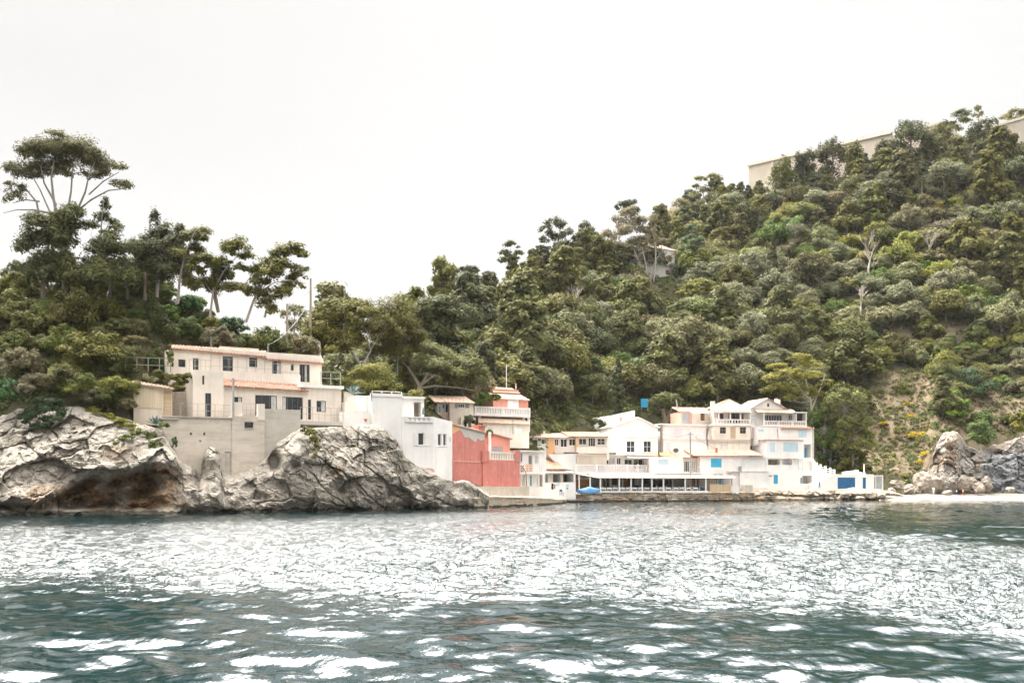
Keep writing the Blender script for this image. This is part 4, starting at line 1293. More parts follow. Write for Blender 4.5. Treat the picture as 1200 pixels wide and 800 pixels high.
for i, (px, py, rx) in enumerate(((1034, 496, 5), (1071, 510, 8), (1082, 508, 5), (1086, 531, 5), (1077, 541, 5), (1059, 414, 4), (1064, 473, 4), (1066, 487, 4), (1040, 402, 3))):
    d_ = ground_d(px, py + 3, 190)
    lab = ('largest yellow gorse bush on the bare earth scar' if i == 1 else 'yellow gorse bush flowering on the bare earth slope')
    mb_ = traced('gorse_bush', lab, d_, [[(px, py + 5, 1), (px, py, .6)]], [(px, py, rx, rx * .55), (px - rx * .7, py + 1, rx * .6, rx * .45), (px + rx * .8, py + .5, rx * .6, rx * .4)],
                 L['gorse'], 'bark', 260, .2, 310 + i, (px, py + 3), group='yellow gorse bushes on the bare slope', cat='bush')

# bare grey tree
def dead_tree(label, px, py0, h, d, seed):
    rng = random.Random(seed); B = P(px, py0, d)
    r = thing('bare_tree', label, 'tree', B)
    mb = MB()
    def br(p, dirv, ln, rad, lev):
        q = p + dirv * ln
        mb.tube([p, p.lerp(q, .5) + Vector((rng.uniform(-.1, .1), rng.uniform(-.1, .1), 0)) * ln, q], [rad, rad * .8, rad * .5], 5)
        if lev == 0: return
        for _ in range(3):
            nd = (dirv + Vector((rng.uniform(-.7, .7), rng.uniform(-.7, .7), rng.uniform(-.05, .5)))).normalized()
            br(p.lerp(q, rng.uniform(.45, 1)), nd, ln * rng.uniform(.55, .8), rad * .5, lev - 1)
    br(Vector((0, 0, -.5)), Vector((.1, 0, 1)).normalized(), h * .45, .3, 4)
    mb.build('trunk', M['barkpale'], r)
    return r


d_ = ground_d(1018, 322); dead_tree('leafless grey tree standing bare in the middle of the wooded slope', 1018, 322, 11, d_ - 7, 3)
d_ = ground_d(1003, 372); dead_tree('smaller leafless grey shrub tree below the other bare tree', 1008, 366, 8, d_ - 6, 5)
d_ = ground_d(672, 378); dead_tree('bleached dead trunk sticking out of the pines below the white villa', 671, 378, 9, d_ - 7, 9)
d_ = ground_d(1090, 295); dead_tree('grey twiggy bare tree among the olive trees below the fort', 1088, 300, 8, d_ - 6, 12)

# palms and cypresses near the top right
def palm(label, px, py, d, h, seed, nf=22, fl=2.6):
    rng = np.random.RandomState(seed); B = P(px, py, d); B.z -= h
    r = thing('palm_tree', label, 'palm', B)
    mb = MB(); mb.tube([(0, 0, -1), (.1, 0, h * .5), (0, 0, h)], [.28, .22, .25], 7); mb.build('trunk', M['bark'], r)
    V = []; Q = []
    for i in range(nf):
        an = rng.uniform(0, 6.28); el = rng.uniform(-.3, 1.2)
        for s in range(5):
            t0, t1 = s / 5, (s + 1) / 5
            def pt(t, w):
                x = math.cos(el) * fl * t; z = math.sin(el) * fl * t - 1.1 * t * t
                return (math.cos(an) * x - math.sin(an) * w, math.sin(an) * x + math.cos(an) * w, h + z - abs(w) * .5)
            for sd in (-1, 1):
                w0 = .42 * math.sin(math.pi * min(1, .15 + .85 * t0)) * sd; w1 = .42 * math.sin(math.pi * min(.97, .15 + .85 * t1)) * sd
                b0 = len(V); V += [pt(t0, 0), pt(t1, 0), pt(t1, w1), pt(t0, w0)]; Q.append((b0, b0 + 1, b0 + 2, b0 + 3))
    np_mesh('crown', np.array(V), np.array(Q), L['palm'], False, {'tint': ('FACE', np.clip(rng.normal(.5, .2, len(Q)), 0, 1))}, r)
    return r


for i, (px, py, lab) in enumerate(((1106, 207, 'palm with a tall thin trunk below the fort bastion'), (1156, 208, 'squat palm with a round head of fronds below the fort bastion'), (1080, 214, 'low palm beside the tall thin palm, partly hidden by bushes'))):
    d_ = ground_d(px, py + 22) - 3
    palm(lab, px, py, d_, (22 if i == 0 else 14) * d_ / F, 400 + i)
for i, (px, py, hh, lab) in enumerate(((1143, 188, 28, 'slim dark cypress beside the squat palm'), (1107, 222, 26, 'dark cypress cone below the tall thin palm'), (1170, 204, 34, 'tallest dark cypress, just past the squat palm'), (908, 224, 24, 'slim cypress below the near corner of the fort'), (724, 425, 62, 'tall ivy dark cypress above the white terrace wall'))):
    by = py + hh; d_ = ground_d(px, by) - 3
    pr = PR['cypress'][0]; sc = hh * d_ / F / pr['H']
    place_tree(pr, P(px, by, d_), sc, i, lab)

# ================================================================ HEADLAND BUSHES
NB = {}
for key, mt, R_, seed in (('dark', 'ivy', 2.4, 500), ('olive', 'pine', 2.3, 510), ('green', 'oak', 2.4, 520), ('yellow', 'bright', 1.9, 530), ('grey', 'brown', 2.0, 540), ('silver', 'olive', 1.5, 550), ('brightg', 'vivid', 1.9, 560)):
    NB[key] = []
    for q in range(2):
        lb = dome_lobes(R_ * (1 + .15 * q), R_ * 1.5, -.2, 13, random.Random(seed + q), (.3, .46))
        o = crown_mesh('crown', lb, 7000, .17, L[mt], seed + q, sub=9, subr=.40)
        NB[key].append((o.data, R_)); bpy.data.objects.remove(o)
BK = [('olive', 'olive green'), ('dark', 'dark green'), ('green', 'mid green'), ('yellow', 'yellow green'), ('grey', 'brownish grey'), ('silver', 'silvery'), ('brightg', 'leaf green')]
BUSH = []


def bush(key, px, py, d, sc, label=None, sz=1.0, name='bush'):
    me, R_ = NB[key][RNG.randint(0, 1)]
    o = bpy.data.objects.new(name, me); COL.objects.link(o)
    o.location = P(px, py, d); o.rotation_euler = (0, 0, RNG.uniform(0, 6.28)); o.scale = (sc, sc, sc * sz)
    tag(o, label, 'bush')
    return o


def head_bushes():
    rng = random.Random(21)
    pts = []
    tries = 0
    while len(pts) < 120 and tries < 9000:
        tries += 1
        px = rng.uniform(-110, 372); d = rng.uniform(106, 133)
        df = 106.3 if px < 150 else 113 if px < 200 else 124
        if d < df: continue
        if px > 380: continue
        z = float(head_z(px, d)); py = HZ - (z - HC) * F / d
        x = (px - 600) / F * d
        sc = rng.uniform(.65, 1.35) * (1.15 if px < 120 else .8)
        if any((x - a) ** 2 + (d - b) ** 2 < (1.45 * (sc + c)) ** 2 for a, b, c in pts): continue
        pts.append((x, d, sc))
        u = rng.random()
        if px < 60 and py < 420: key = 'olive' if u < .65 else 'green' if u < .85 else 'yellow'
        elif 60 < px < 180 and py > 400: key = 'grey' if u < .4 else 'green' if u < .7 else 'olive'
        elif px < 60: key = 'green' if u < .4 else 'dark' if u < .7 else 'grey'
        elif px < 140: key = 'green' if u < .45 else 'dark' if u < .65 else 'olive' if u < .85 else 'yellow'
        else: key = 'green' if u < .3 else 'yellow' if u < .48 else 'dark' if u < .62 else 'grey' if u < .78 else 'silver' if u < .86 else 'brightg'
        o = bush(key, px, py, d, sc, sz=rng.uniform(.85, 1.3))
        BUSH.append((o, key, sc))


head_bushes()


for key, px, py, d, sc, lab in (('green', 96, 470, 103.6, .75, 'mid green bush spilling over the pale rock edge beside the dark creeper'), ('grey', 114, 476, 103.8, .7, 'brownish bush on the rock lip between the dark creeper and the shed'),
                             ('green', 128, 480, 104.2, .6, 'mid green bush nearest the shed on the rock lip'), ('dark', 4, 478, 102.2, .8, 'dark bush hanging over the rock at the far end of the headland'), ('grey', 22, 470, 103, .7, 'brownish bush on the rock lip above the dark creeper'),
                             ('olive', 140, 470, 105, .8, 'olive bush between the brownish rock lip bush and the wooden shed'), ('green', 78, 462, 104, .8, 'mid green bush directly above the dark creeper'), ('grey', 148, 482, 104.6, .5, 'small twiggy bush at the foot of the wooden shed')):
    bush(key, px, py, d, sc, lab)


def samp_head(rng, n):
    out = []
    while len(out) < n:
        px = rng.uniform(-110, 400); d = rng.uniform(105.5, 131)
        if d < (106 if px < 150 else 114 if px < 200 else 123.5): continue
        out.append(((px - 600) / F * d, d, float(head_z(px, d))))
    return out


undergrowth('undergrowth', 1900, samp_head, L['oak'], .20, 60, 31, (.35, .9))
undergrowth('undergrowth', 900, samp_head, L['brown'], .18, 50, 32, (.3, .7))
undergrowth('undergrowth', 250, samp_head, L['vivid'], .16, 50, 33, (.3, .6))


# --- plants on the rocks
def creeper(name, label, d, lobes, mat, n, leaf, seed, cat='plant'):
    k = d / F; a0, b0 = lobes[0][:2]; B = P(a0, b0, d)
    lb = []
    for i, (a, b, rx, ry) in enumerate(lobes):
        q = P(a, b, d) - B
        lb.append((q.x, q.y + (b0 - b) * k * .35, q.z, rx * k, .45, ry * k))
    o = crown_mesh(name, lb, n, leaf, L[mat], seed, sub=12, subr=.3)
    o.location = B
    return tag(o, label, cat)


creeper('ivy_patch', 'dark green creeper spread over the pale rock below the headland bushes', 100.2, [(52, 484, 24, 12), (40, 492, 20, 10), (60, 476, 22, 10), (66, 494, 14, 9), (52, 500, 16, 7), (32, 490, 12, 7), (50, 470, 18, 6)], 'ivy', 7000, .17, 600)
creeper('hanging_plant', 'bright green plant hanging down the rock beside the balcony slab', 107.8, [(364, 508, 9, 6), (368, 516, 7, 8), (372, 526, 4, 9), (360, 503, 8, 4), (371, 534, 2.5, 6)], 'bright', 2200, .14, 601)
creeper('succulent_mat', 'green mat of fleshy plants running across the rock below the wooden shed', 100.4, [(150, 514, 12, 5), (165, 509, 12, 5), (178, 512, 8, 8), (184, 522, 9, 8), (137, 522, 8, 5), (132, 530, 4, 7), (190, 500, 8, 6)], 'vivid', 3200, .13, 602)
creeper('succulent_mat', 'small green tuft at the edge of the concrete retaining wall', 103.0, [(204, 517, 4, 6), (205, 522, 3, 4)], 'ivy', 500, .12, 603)
creeper('scrub_patch', 'yellowish grass fringe along the rock top in front of the wooden shed', 102.6, [(120, 488, 16, 5), (138, 494, 14, 5), (150, 500, 12, 5), (108, 482, 12, 6), (160, 503, 8, 4)], 'bright', 2600, .14, 604)
creeper('terrace_bush', 'rounded green bush between the wooden shed and the villa', 108.5, [(205, 444, 14, 7), (192, 442, 10, 6), (216, 449, 10, 8), (208, 454, 10, 6), (184, 438, 8, 5), (220, 442, 7, 6)], 'oak', 4200, .16, 605, 'bush')
creeper('terrace_bush', 'silvery shrub peeping over the wooden shed roof', 108.2, [(176, 445, 8, 5), (170, 442, 6, 5), (182, 446, 6, 4)], 'olive', 1200, .13, 606, 'bush')
creeper('wall_creeper', 'reddish green vine climbing the corner of the villa roof', 110.5, [(199, 416, 5, 8), (201, 426, 4, 9), (197, 408, 5, 5)], 'oak', 1200, .14, 607)
creeper('yellow_shrub', 'yellow flowering shrub beside the upper terrace rail', 112, [(153, 415, 7, 4), (147, 418, 5, 3)], 'gorse', 500, .13, 608, 'bush')
creeper('terrace_bush', 'bright green bush between the two tiled houses under the low wide pine', 160, [(572, 469, 12, 6), (566, 466, 9, 6), (580, 466, 7, 6), (560, 472, 7, 5)], 'vivid', 2200, .24, 609, 'bush')
creeper('terrace_bush', 'dark clipped bush beside the blue panel above the white terrace wall', 204, [(776, 482, 18, 8), (764, 478, 12, 7), (788, 478, 12, 8), (752, 476, 9, 8), (742, 484, 6, 7)], 'oak', 3600, .30, 610, 'bush')
creeper('terrace_bush', 'bushy vine hanging at the end of the apricot terrace row', 186, [(700, 497, 9, 8), (694, 488, 10, 8), (706, 503, 6, 5), (688, 480, 9, 7)], 'oak', 2600, .28, 611, 'bush')


def agave(label, px, py, d, r, seed):
    rng = random.Random(seed); B = P(px, py, d)
    mb = MB()
    for i in range(22):
        an = i * 2.4; el = .25 + 1.1 * (i / 22)
        dv = Vector((math.cos(an) * math.cos(el), math.sin(an) * math.cos(el), math.sin(el)))
        sd = Vector((-math.sin(an), math.cos(an), 0)) * r * .09
        p0 = Vector((0, 0, .05)); p1 = dv * r * .55; p2 = dv * r - Vector((0, 0, r * .12))
        mb.add([p0 - sd * .7, p0 + sd * .7, p1 + sd, p2, p1 - sd, p0 - Vector((0, 0, .08)), p1 - Vector((0, 0, .07))],
               [(0, 1, 2, 3, 4), (0, 5, 1), (1, 5, 6, 2), (4, 6, 5, 0), (2, 6, 3), (3, 6, 4)])
    o = mb.build('agave', L['agave'], None); o.location = B
    tag(o, label, 'plant')


agave('blue grey agave perched on the rock edge in front of the wooden shed', 182, 497, 101.6, 1.15, 1)
agave('large grey agave rising behind the stepped white walls by the villa', 414, 462, 118.5, 1.5, 2)
# tree with dark double trunk on the white terrace beside the panelled pale house
traced('olive_tree', 'small gnarled tree with thick dark trunk standing behind the gabled white house', 200, [[(780, 500, 7), (779, 490, 6), (776, 480, 4)], [(781, 494, 4), (786, 482, 3), (788, 474, 1.5)]],
       [(778, 466, 12, 6), (768, 472, 10, 6), (788, 470, 10, 7), (780, 476, 14, 5), (794, 476, 6, 5), (766, 478, 7, 5)], L['oak'], 'bark', 2600, .28, 620, (780, 502))
# ================================================================ BUILDINGS
class Bld:
    """a facade plane measured between two bearings/distances; parts are built in its own frame (x along, y inward, z up)"""
    def __init__(s, name, label, cat, px0, d0, px1, d1, pyb, group=None, root=None):
        A = P(px0, HZ, d0); B = P(px1, HZ, d1)
        s.yaw = math.atan2(B.y - A.y, B.x - A.x)
        s.zb = Zat(pyb, (d0 + d1) / 2)
        s.O = Vector((A.x, A.y, s.zb))
        s.Mx = Matrix.Translation(s.O) @ Matrix.Rotation(s.yaw, 4, 'Z')
        if root is None:
            s.root = thing(name, label, cat, s.O, s.yaw, group); s.rootM = s.Mx; s.rel = Matrix.Identity(4)
        else:
            s.root = root.root; s.rootM = root.rootM; s.rel = s.rootM.inverted() @ s.Mx

    def xz(s, px, py, y=0.0):
        u = (px - 600) / F; c, sn = math.cos(s.yaw), math.sin(s.yaw)
        Y = (y + c * s.O.y - sn * s.O.x) / (c - u * sn)
        X = u * Y
        return c * (X - s.O.x) + sn * (Y - s.O.y), HC + (HZ - py) / F * Y - s.zb

    def rect(s, x0, x1, y0, y1, y=0.0):
        m = (x0 + x1) / 2
        return s.xz(x0, HZ, y)[0], s.xz(x1, HZ, y)[0], s.xz(m, y1, y)[1], s.xz(m, y0, y)[1]

    def put(s, name, mb, mats, parent=None, label=None, merge=False, smooth=False):
        o = mb.build(name, mats, parent or s.root, s.rel if parent is None else None, merge, smooth)
        if label: o['label'] = label
        return o

    def box(s, name, px0, px1, py0, py1, y0, y1, mat, ext=0, parent=None, ref=None):
        x0, x1, z0, z1 = s.rect(px0, px1, py0, py1, y0 if ref is None else ref)
        return s.put(name, MB().box(x0, x1, y0, y1, z0 - ext, z1), mat, parent)

    def wall(s, px0, px1, py0, py1, D, mat, ops=(), y=0.0, ext=0.0, name='wall', skew=None, inner=None):
        """wall block with real openings. ops: (kind, px0,px1,py0,py1[,opts])"""
        x0, x1, z0, z1 = s.rect(px0, px1, py0, py1, y); z0 -= ext
        R = []
        for op in ops:
            a, b, c, d = s.rect(op[1], op[2], op[3], op[4], y)
            a = max(a, x0 + .03); b = min(b, x1 - .03); d = min(d, z1 - .03); c = max(c, z0 + .03)
            if b - a > .05 and d - c > .05: R.append((a, b, c, d, op[0], op[5] if len(op) > 5 else {}))
        xs = sorted({x0, x1, *[r[0] for r in R], *[r[1] for r in R]}); zs = sorted({z0, z1, *[r[2] for r in R], *[r[3] for r in R]})
        mb = MB()
        for i in range(len(xs) - 1):
            for j in range(len(zs) - 1):
                cx = (xs[i] + xs[i + 1]) / 2; cz = (zs[j] + zs[j + 1]) / 2
                if any(r[0] < cx < r[1] and r[2] < cz < r[3] for r in R): continue
                mb.add([(xs[i], y, zs[j]), (xs[i + 1], y, zs[j]), (xs[i + 1], y, zs[j + 1]), (xs[i], y, zs[j + 1])], [(0, 1, 2, 3)])
        for (a, b, c, d, k, o) in R:
            rv = o.get('depth', 1.6 if k == 'o' else .24)
            e = y + rv
            mb.add([(a, y, c), (a, e, c), (a, e, d), (a, y, d)], [(0, 1, 2, 3)])
            mb.add([(b, y, c), (b, y, d), (b, e, d), (b, e, c)], [(0, 1, 2, 3)])
            mb.add([(a, y, d), (a, e, d), (b, e, d), (b, y, d)], [(0, 1, 2, 3)])
            mb.add([(a, y, c), (b, y, c), (b, e, c), (a, e, c)], [(0, 1, 2, 3)])
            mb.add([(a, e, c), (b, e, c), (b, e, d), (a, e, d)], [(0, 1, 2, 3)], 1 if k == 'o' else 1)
        Y1 = y + D
        mb.add([(x0, y, z0), (x0, y, z1), (x0, Y1, z1), (x0, Y1, z0)], [(0, 1, 2, 3)])
        mb.add([(x1, y, z0), (x1, Y1, z0), (x1, Y1, z1), (x1, y, z1)], [(0, 1, 2, 3)])
        mb.add([(x0, Y1, z0), (x0, Y1, z1), (x1, Y1, z1), (x1, Y1, z0)], [(0, 1, 2, 3)])
        mb.add([(x0, y, z1), (x1, y, z1), (x1, Y1, z1), (x0, Y1, z1)], [(0, 1, 2, 3)])
        mb.add([(x0, y, z0), (x0, Y1, z0), (x1, Y1, z0), (x1, y, z0)], [(0, 1, 2, 3)])
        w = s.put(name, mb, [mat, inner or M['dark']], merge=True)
        for r in R: s.fill(r, y)
        return w

    def fill(s, r, y):
        a, b, c, d, k, o = r
        if k == 'o': return
        lab = o.get('label')
        if k in ('w', 'g'):
            fm = o.get('frame', M['frame']); gm = o.get('glass', M['glass'])
            t = o.get('t', .07); nx = o.get('nx', 2); nz = o.get('nz', 1)
            y0, y1 = y + .12, y + .19
            mb = MB()
            def bar(xa, xb, za, zb, q=0): mb.box(xa, xb, y0 + q, y1 - q, za, zb)
            bar(a, a + t, c, d); bar(b - t, b, c, d); bar(a + t, b - t, c, c + t, .003); bar(a + t, b - t, d - t, d, .003)
            for i in range(1, nx):
                xx = lerp(a, b, i / nx); bar(xx - t * .5, xx + t * .5, c + t, d - t, .005)
            for i in range(1, nz):
                zz = lerp(c, d, i / nz); bar(a + t, b - t, zz - t * .4, zz + t * .4, .008)
            w = s.put('window' if k == 'w' else 'glass_door', mb, fm, label=lab)
            s.put('pane', MB().box(a + t * .5, b - t * .5, y + .15, y + .165, c + t * .5, d - t * .5), gm, w)
            if o.get('curtain'):
                f0, f1 = o['curtain']
                cb = MB(); n = 8; xa, xb = lerp(a, b, f0), lerp(a, b, f1)
                vs = []; fs = []
                for i in range(n + 1):
                    xx = lerp(xa, xb, i / n); yy = y + .14 - (.0 if i % 2 else .012)
                    vs += [(xx, yy, c + t), (xx, yy, d - t)]
                for i in range(n): fs.append((2 * i, 2 * i + 2, 2 * i + 3, 2 * i + 1))
                cb.add(vs, fs); s.put('curtain', cb, M['curtain'], w)
            if o.get('sill', k == 'w'):
                s.put('sill', MB().box(a - .06, b + .06, y - .07, y - .002, c - .09, c - .005), o.get('sillmat', M['frame']), w)
        elif k == 'd':
            mt = o.get('mat', M['brownwood'])
            mb = MB().box(a + .02, b - .02, y + .10, y + .16, c, d - .02)
            n = o.get('n', 3)
            for i in range(n):
                za = lerp(c, d, (i + .12) / n); zb = lerp(c, d, (i + .88) / n)
                mb.box(lerp(a, b, .15), lerp(a, b, .85), y + .085, y + .101, za, zb)
            dr = s.put('door', mb, mt, label=lab)
            s.put('handle', MB().box(lerp(a, b, .80), lerp(a, b, .88), y + .05, y + .086, c + .95, c + 1.05), M['rail'], dr)
        elif k == 's':
            mt = o.get('mat', M['lightblue'])
            n = o.get('n', 2)
            mb = MB()
            for i in range(n):
                xa = lerp(a, b, i / n) + .015; xb = lerp(a, b, (i + 1) / n) - .015
                mb.box(xa, xb, y + .03, y + .08, c, d)
                ns = o.get('slats', 7)
                for j in range(ns):
                    za = lerp(c, d, (j + .12) / ns); zb = lerp(c, d, (j + .78) / ns)
                    mb.box(xa + .06, xb - .06, y + .012, y + .031, za, zb)
            s.put(o.get('name', 'shutter'), mb, mt, label=lab)
        elif k == 'r':   # roller shutter
            mt = o.get('mat', M['greymetal'])
            mb = MB().box(a + .01, b - .01, y + .10, y + .14, c, d)
            ns = max(3, int((d - c) / .28))
            for j in range(ns):
                mb.box(a + .02, b - .02, y + .075, y + .101, lerp(c, d, (j + .08) / ns), lerp(c, d, (j + .8) / ns))
            s.put(o.get('name', 'roller_shutter'), mb, mt, label=lab)

    def leaf_shutter(s, px0, px1, py0, py1, mat, y=0.0, name='shutter'):
        x0, x1, z0, z1 = s.rect(px0, px1, py0, py1, y)
        mb = MB().box(x0, x1, y - .07, y - .012, z0, z1)
        for j in range(7):
            mb.box(x0 + .06, x1 - .06, y - .088, y - .069, lerp(z0, z1, (j + .12) / 7), lerp(z0, z1, (j + .78) / 7))
        return s.put(name, mb, mat)

    def rail(s, px0, px1, py0, py1, mat, y=0.0, posts=None, bars=2, balus=0, th=.03, name='railing', slope=0.0):
        """posts with horizontal rails; slope = drop of the row (pixels) towards px1"""
        x0, x1, z0, z1 = s.rect(px0, px1, py0, py1, y)
        mb = MB()
        L_ = x1 - x0
        n = posts or max(2, int(L_ / 1.6) + 1)
        for i in range(n):
            x = lerp(x0, x1, i / (n - 1)); mb.box(x - th, x + th, y - th, y + th, z0, z1 + .004)
        for j in range(bars):
            z = lerp(z1, z0, j / max(1, bars)) ; mb.box(x0, x1, y - th * .8, y + th * .8, z - th, z + th * .6)
        if balus:
            k = int(L_ / balus)
            for i in range(k + 1):
                x = lerp(x0, x1, i / max(1, k)); mb.box(x - .012, x + .012, y - .012, y + .012, z0 + .02, z1 - .02)
        return s.put(name, mb, mat)

    def balustrade(s, px0, px1, py0, py1, mat, y=0.0, step=.35, wide=.2, name='balustrade', back=None, pil=3.0):
        """solid coping and plinth with fat balusters between"""
        x0, x1, z0, z1 = s.rect(px0, px1, py0, py1, y)
        h = z1 - z0
        mb = MB().box(x0, x1, y - .12, y + .12, z1 - h * .2, z1).box(x0, x1, y - .1, y + .1, z0, z0 + h * .16)
        n = max(2, int((x1 - x0) / step))
        for i in range(n):
            x = lerp(x0, x1, (i + .5) / n)
            mb.box(x - wide / 2, x + wide / 2, y - .07, y + .07, z0 + h * .15, z1 - h * .19)
        m = max(1, int((x1 - x0) / pil))
        for i in range(m + 1):
            x = lerp(x0 + .12, x1 - .12, i / m); mb.box(x - .13, x + .13, y - .14, y + .14, z0 - .003, z1 + .04)
        if back is not None: mb.box(x0 + .01, x1 - .01, y + .075, y + .10, z0 + h * .1, z1 - h * .1, 1)
        return s.put(name, mb, [mat, back or mat])

    def shed_roof(s, px0, px1, pye, pyr, ye, yr, mat, th=.12, over=.25, period=.34, name='roof', skew0=0, skew1=0):
        """mono-pitch tiled roof: eave row pye at depth ye, ridge row pyr at depth yr"""
        xa = s.xz(px0, HZ, ye)[0] - over; xb = s.xz(px1, HZ, ye)[0] + over
        m = (px0 + px1) / 2
        ze = s.xz(m, pye, ye)[1]; zr = s.xz(m, pyr, yr)[1]
        mb = MB().tiles((xa, ye, ze), (xb, ye, ze), (xb + skew1, yr, zr), (xa + skew0, yr, zr), period, .07, th)
        return s.put(name, mb, mat)

    def post(s, px, py0, py1, y, mat, w=.12, name='post'):
        x, z1 = s.xz(px, py0, y); z0 = s.xz(px, py1, y)[1]
        return s.put(name, MB().box(x - w / 2, x + w / 2, y - w / 2, y + w / 2, z0, z1), mat)


G = M['gframe']
M['orange_faint'] = plaster('faint_pink_render', (.50, .40, .35), .2, (.4, .33, .28), grime=.3)
GO = dict(frame=G, nx=1, nz=1, sill=False)

# ---------------------------------------------------------------- villa on the headland
V = Bld('villa', 'cream two storey villa with orange tiled roofs on top of the sea cliff', 'house', 190, 105.5, 402, 115.5, 490)
# lower storey, set back from the terrace edge
V.wall(262, 400, 452, 492, 8.5, M['villa'], [
    ('w', 274, 284, 465, 477, dict(GO, curtain=(.55, 1))),
    ('w', 299, 324.5, 463, 487, dict(frame=G, nx=3, sill=False, curtain=(.75, 1))),
    ('g', 331, 355, 465, 491, dict(frame=G, nx=4, curtain=(.0, .18))),
    ('g', 361, 364.6, 468, 491.5, dict(frame=G, nx=1)),
    ('w', 371, 382, 469.5, 482.5, dict(frame=G, nx=2, curtain=(.5, 1), sill=False))], y=1.8, ext=1.0)
V.wall(226, 262, 434, 489, 9.5, M['villa'], [
    ('w', 237, 239.6, 440, 450.5, dict(frame=M['brownwood'], nx=1, sill=False, glass=M['black'])),
    ('g', 240.5, 247.5, 460.5, 488, dict(frame=G, nx=2))], y=1.2, ext=.8)
# lean-to tiled roof of the lower storey
xa, ze0 = V.xz(262, 451.5, 1.35); xb, ze1 = V.xz(360, 458, 1.35)
xr0, zr0 = V.xz(249, 442.5, 3.6); xr1, zr1 = V.xz(347, 449.5, 3.6)
V.put('roof', MB().tiles((xa - .3, 1.35, ze0), (xb + .2, 1.35, ze1), (xr1, 3.6, zr1), (xr0 + 1.2, 3.6, zr0), .36, .09, .14), M['tile'])
# upper terrace slab and parapet band
V.box('terrace_slab', 247, 402, 449, 452.5, 3.4, 10, M['concrete2'], ref=3.4)
V.box('parapet', 250, 352, 436.5, 444, 3.2, 3.44, M['pale'], ext=.5, ref=3.2)
V.box('cornice', 352, 403, 451, 454.5, 1.5, 3.39, M['white'], ref=1.5)
# upper storey
V.wall(203, 377, 411, 446, 5.0, M['villa'], [
    ('w', 209, 217.5, 421, 430, dict(frame=G, nx=1, sill=False)),
    ('g', 226, 233, 419.5, 436.5, dict(frame=G, nx=2)),
    ('g', 261, 273, 417.5, 437.5, dict(frame=G, nx=2)),
    ('w', 292, 301.5, 419, 430, dict(frame=G, nx=1, nz=2, sill=False)),
    ('g', 319, 329, 423, 440.5, dict(frame=G, nx=2, curtain=(.6, 1))),
    ('w', 341, 344.3, 426.5, 434, dict(frame=G, nx=1, sill=False)),
    ('g', 351, 363, 427, 447.5, dict(frame=G, nx=3, curtain=(.55, .75)))], y=5.2, ext=1.2)
def vroof(px0, px1, e0, e1, r0, r1, nm):
    a, za = V.xz(px0, e0, 4.9); b, zb_ = V.xz(px1, e1, 4.9); c, zc = V.xz(px1 - 2, r1, 8.4); d_, zd = V.xz(px0, r0, 8.4)
    V.put(nm, MB().tiles((a, 4.9, za), (b, 4.9, zb_), (c + .2, 8.4, zc), (d_, 8.4, zd), .36, .09, .16), M['tile'])
vroof(198, 312, 407.5, 418, 404, 411.5, 'roof')
vroof(311, 379, 420.5, 425.5, 416, 420.5, 'roof')
V.box('parapet', 258, 303, 407, 416, 8.6, 9.0, M['pale'], ref=8.6)
V.box('parapet', 345, 368, 418.5, 424, 8.6, 9.0, M['concrete2'], ref=8.6)
V.rail(222, 247, 421.5, 436, M['rail'], 3.7, posts=5, bars=2, th=.022)
V.rail(247, 320, 421, 440, M['rail'], 3.35, posts=8, bars=2, th=.022)
V.rail(320, 351, 427, 445, M['rail'], 3.35, posts=4, bars=2, th=.022)
V.rail(376, 399, 436, 450.5, M['rail'], 2.2, posts=3, bars=2, th=.04)
V.post(314, 403, 420, 6.2, M['rail'], .07, 'antenna_mast')
V.post(247.3, 395, 432, 4.6, M['rail'], .07, 'antenna_mast')
# lower terrace, retaining wall below and cantilevered balcony
V.rail(190, 272, 473, 488.8, M['rail'], .15, posts=9, bars=2, th=.022)
V.rail(284, 304, 473, 488, M['rail'], .15, posts=5, bars=2, th=.022)
V.rail(352, 402, 477.5, 493.5, M['rail'], -1.25, posts=8, bars=2, th=.022)
V.box('balcony_slab', 351.5, 402, 493.6, 498, -1.4, 2.0, M['concrete2'], ref=-1.4)
V.box('beam', 352, 402, 498.2, 500, -1.3, 1.5, M['gframe'], ref=-1.3)

RW = Bld('retaining_wall', 'tall weathered concrete retaining wall holding up the villa terrace above the rocks', 'wall', 190, 103.6, 352, 110.6, 570)
RW.wall(190.5, 272, 489, 568, 2.2, M['concrete'], [
    ('o', 222.6, 225, 506.5, 509.5, dict(depth=.5)), ('o', 238.4, 240.6, 506.5, 509.5, dict(depth=.5)), ('o', 233.6, 235.6, 515.5, 517.5, dict(depth=.5)),
    ('d', 263.5, 270.6, 529, 554, dict(mat=M['concrete2'], n=2, label='grey recessed service door in the concrete'))], ext=1.5)
RW.wall(272, 310, 487.5, 562, 2.2, M['concrete'], [('w', 286.5, 297, 494.2, 501.4, dict(frame=G, nx=1, sill=True, sillmat=M['concrete2'], t=.05))], y=-.12, ext=1.5)
RW.wall(310, 352, 479.5, 552, 2.4, M['concrete2'], [], y=.12, ext=1.5)
RW.wall(302.5, 310.4, 473, 492, .7, M['villa'], [], y=-.22, name='pier')
RW.wall(271, 284, 471, 489, .2, M['villa'], [], y=.3, name='parapet')
RW.box('coping', 189, 272, 487.8, 489.2, -.16, .5, M['concrete2'], ref=-.16)
RW.box('coping', 180, 209, 489.4, 491, -.3, 1.5, M['concrete2'], ref=-.3)
RW.post(273.3, 443, 488, -.35, M['rail'], .2, 'pole')

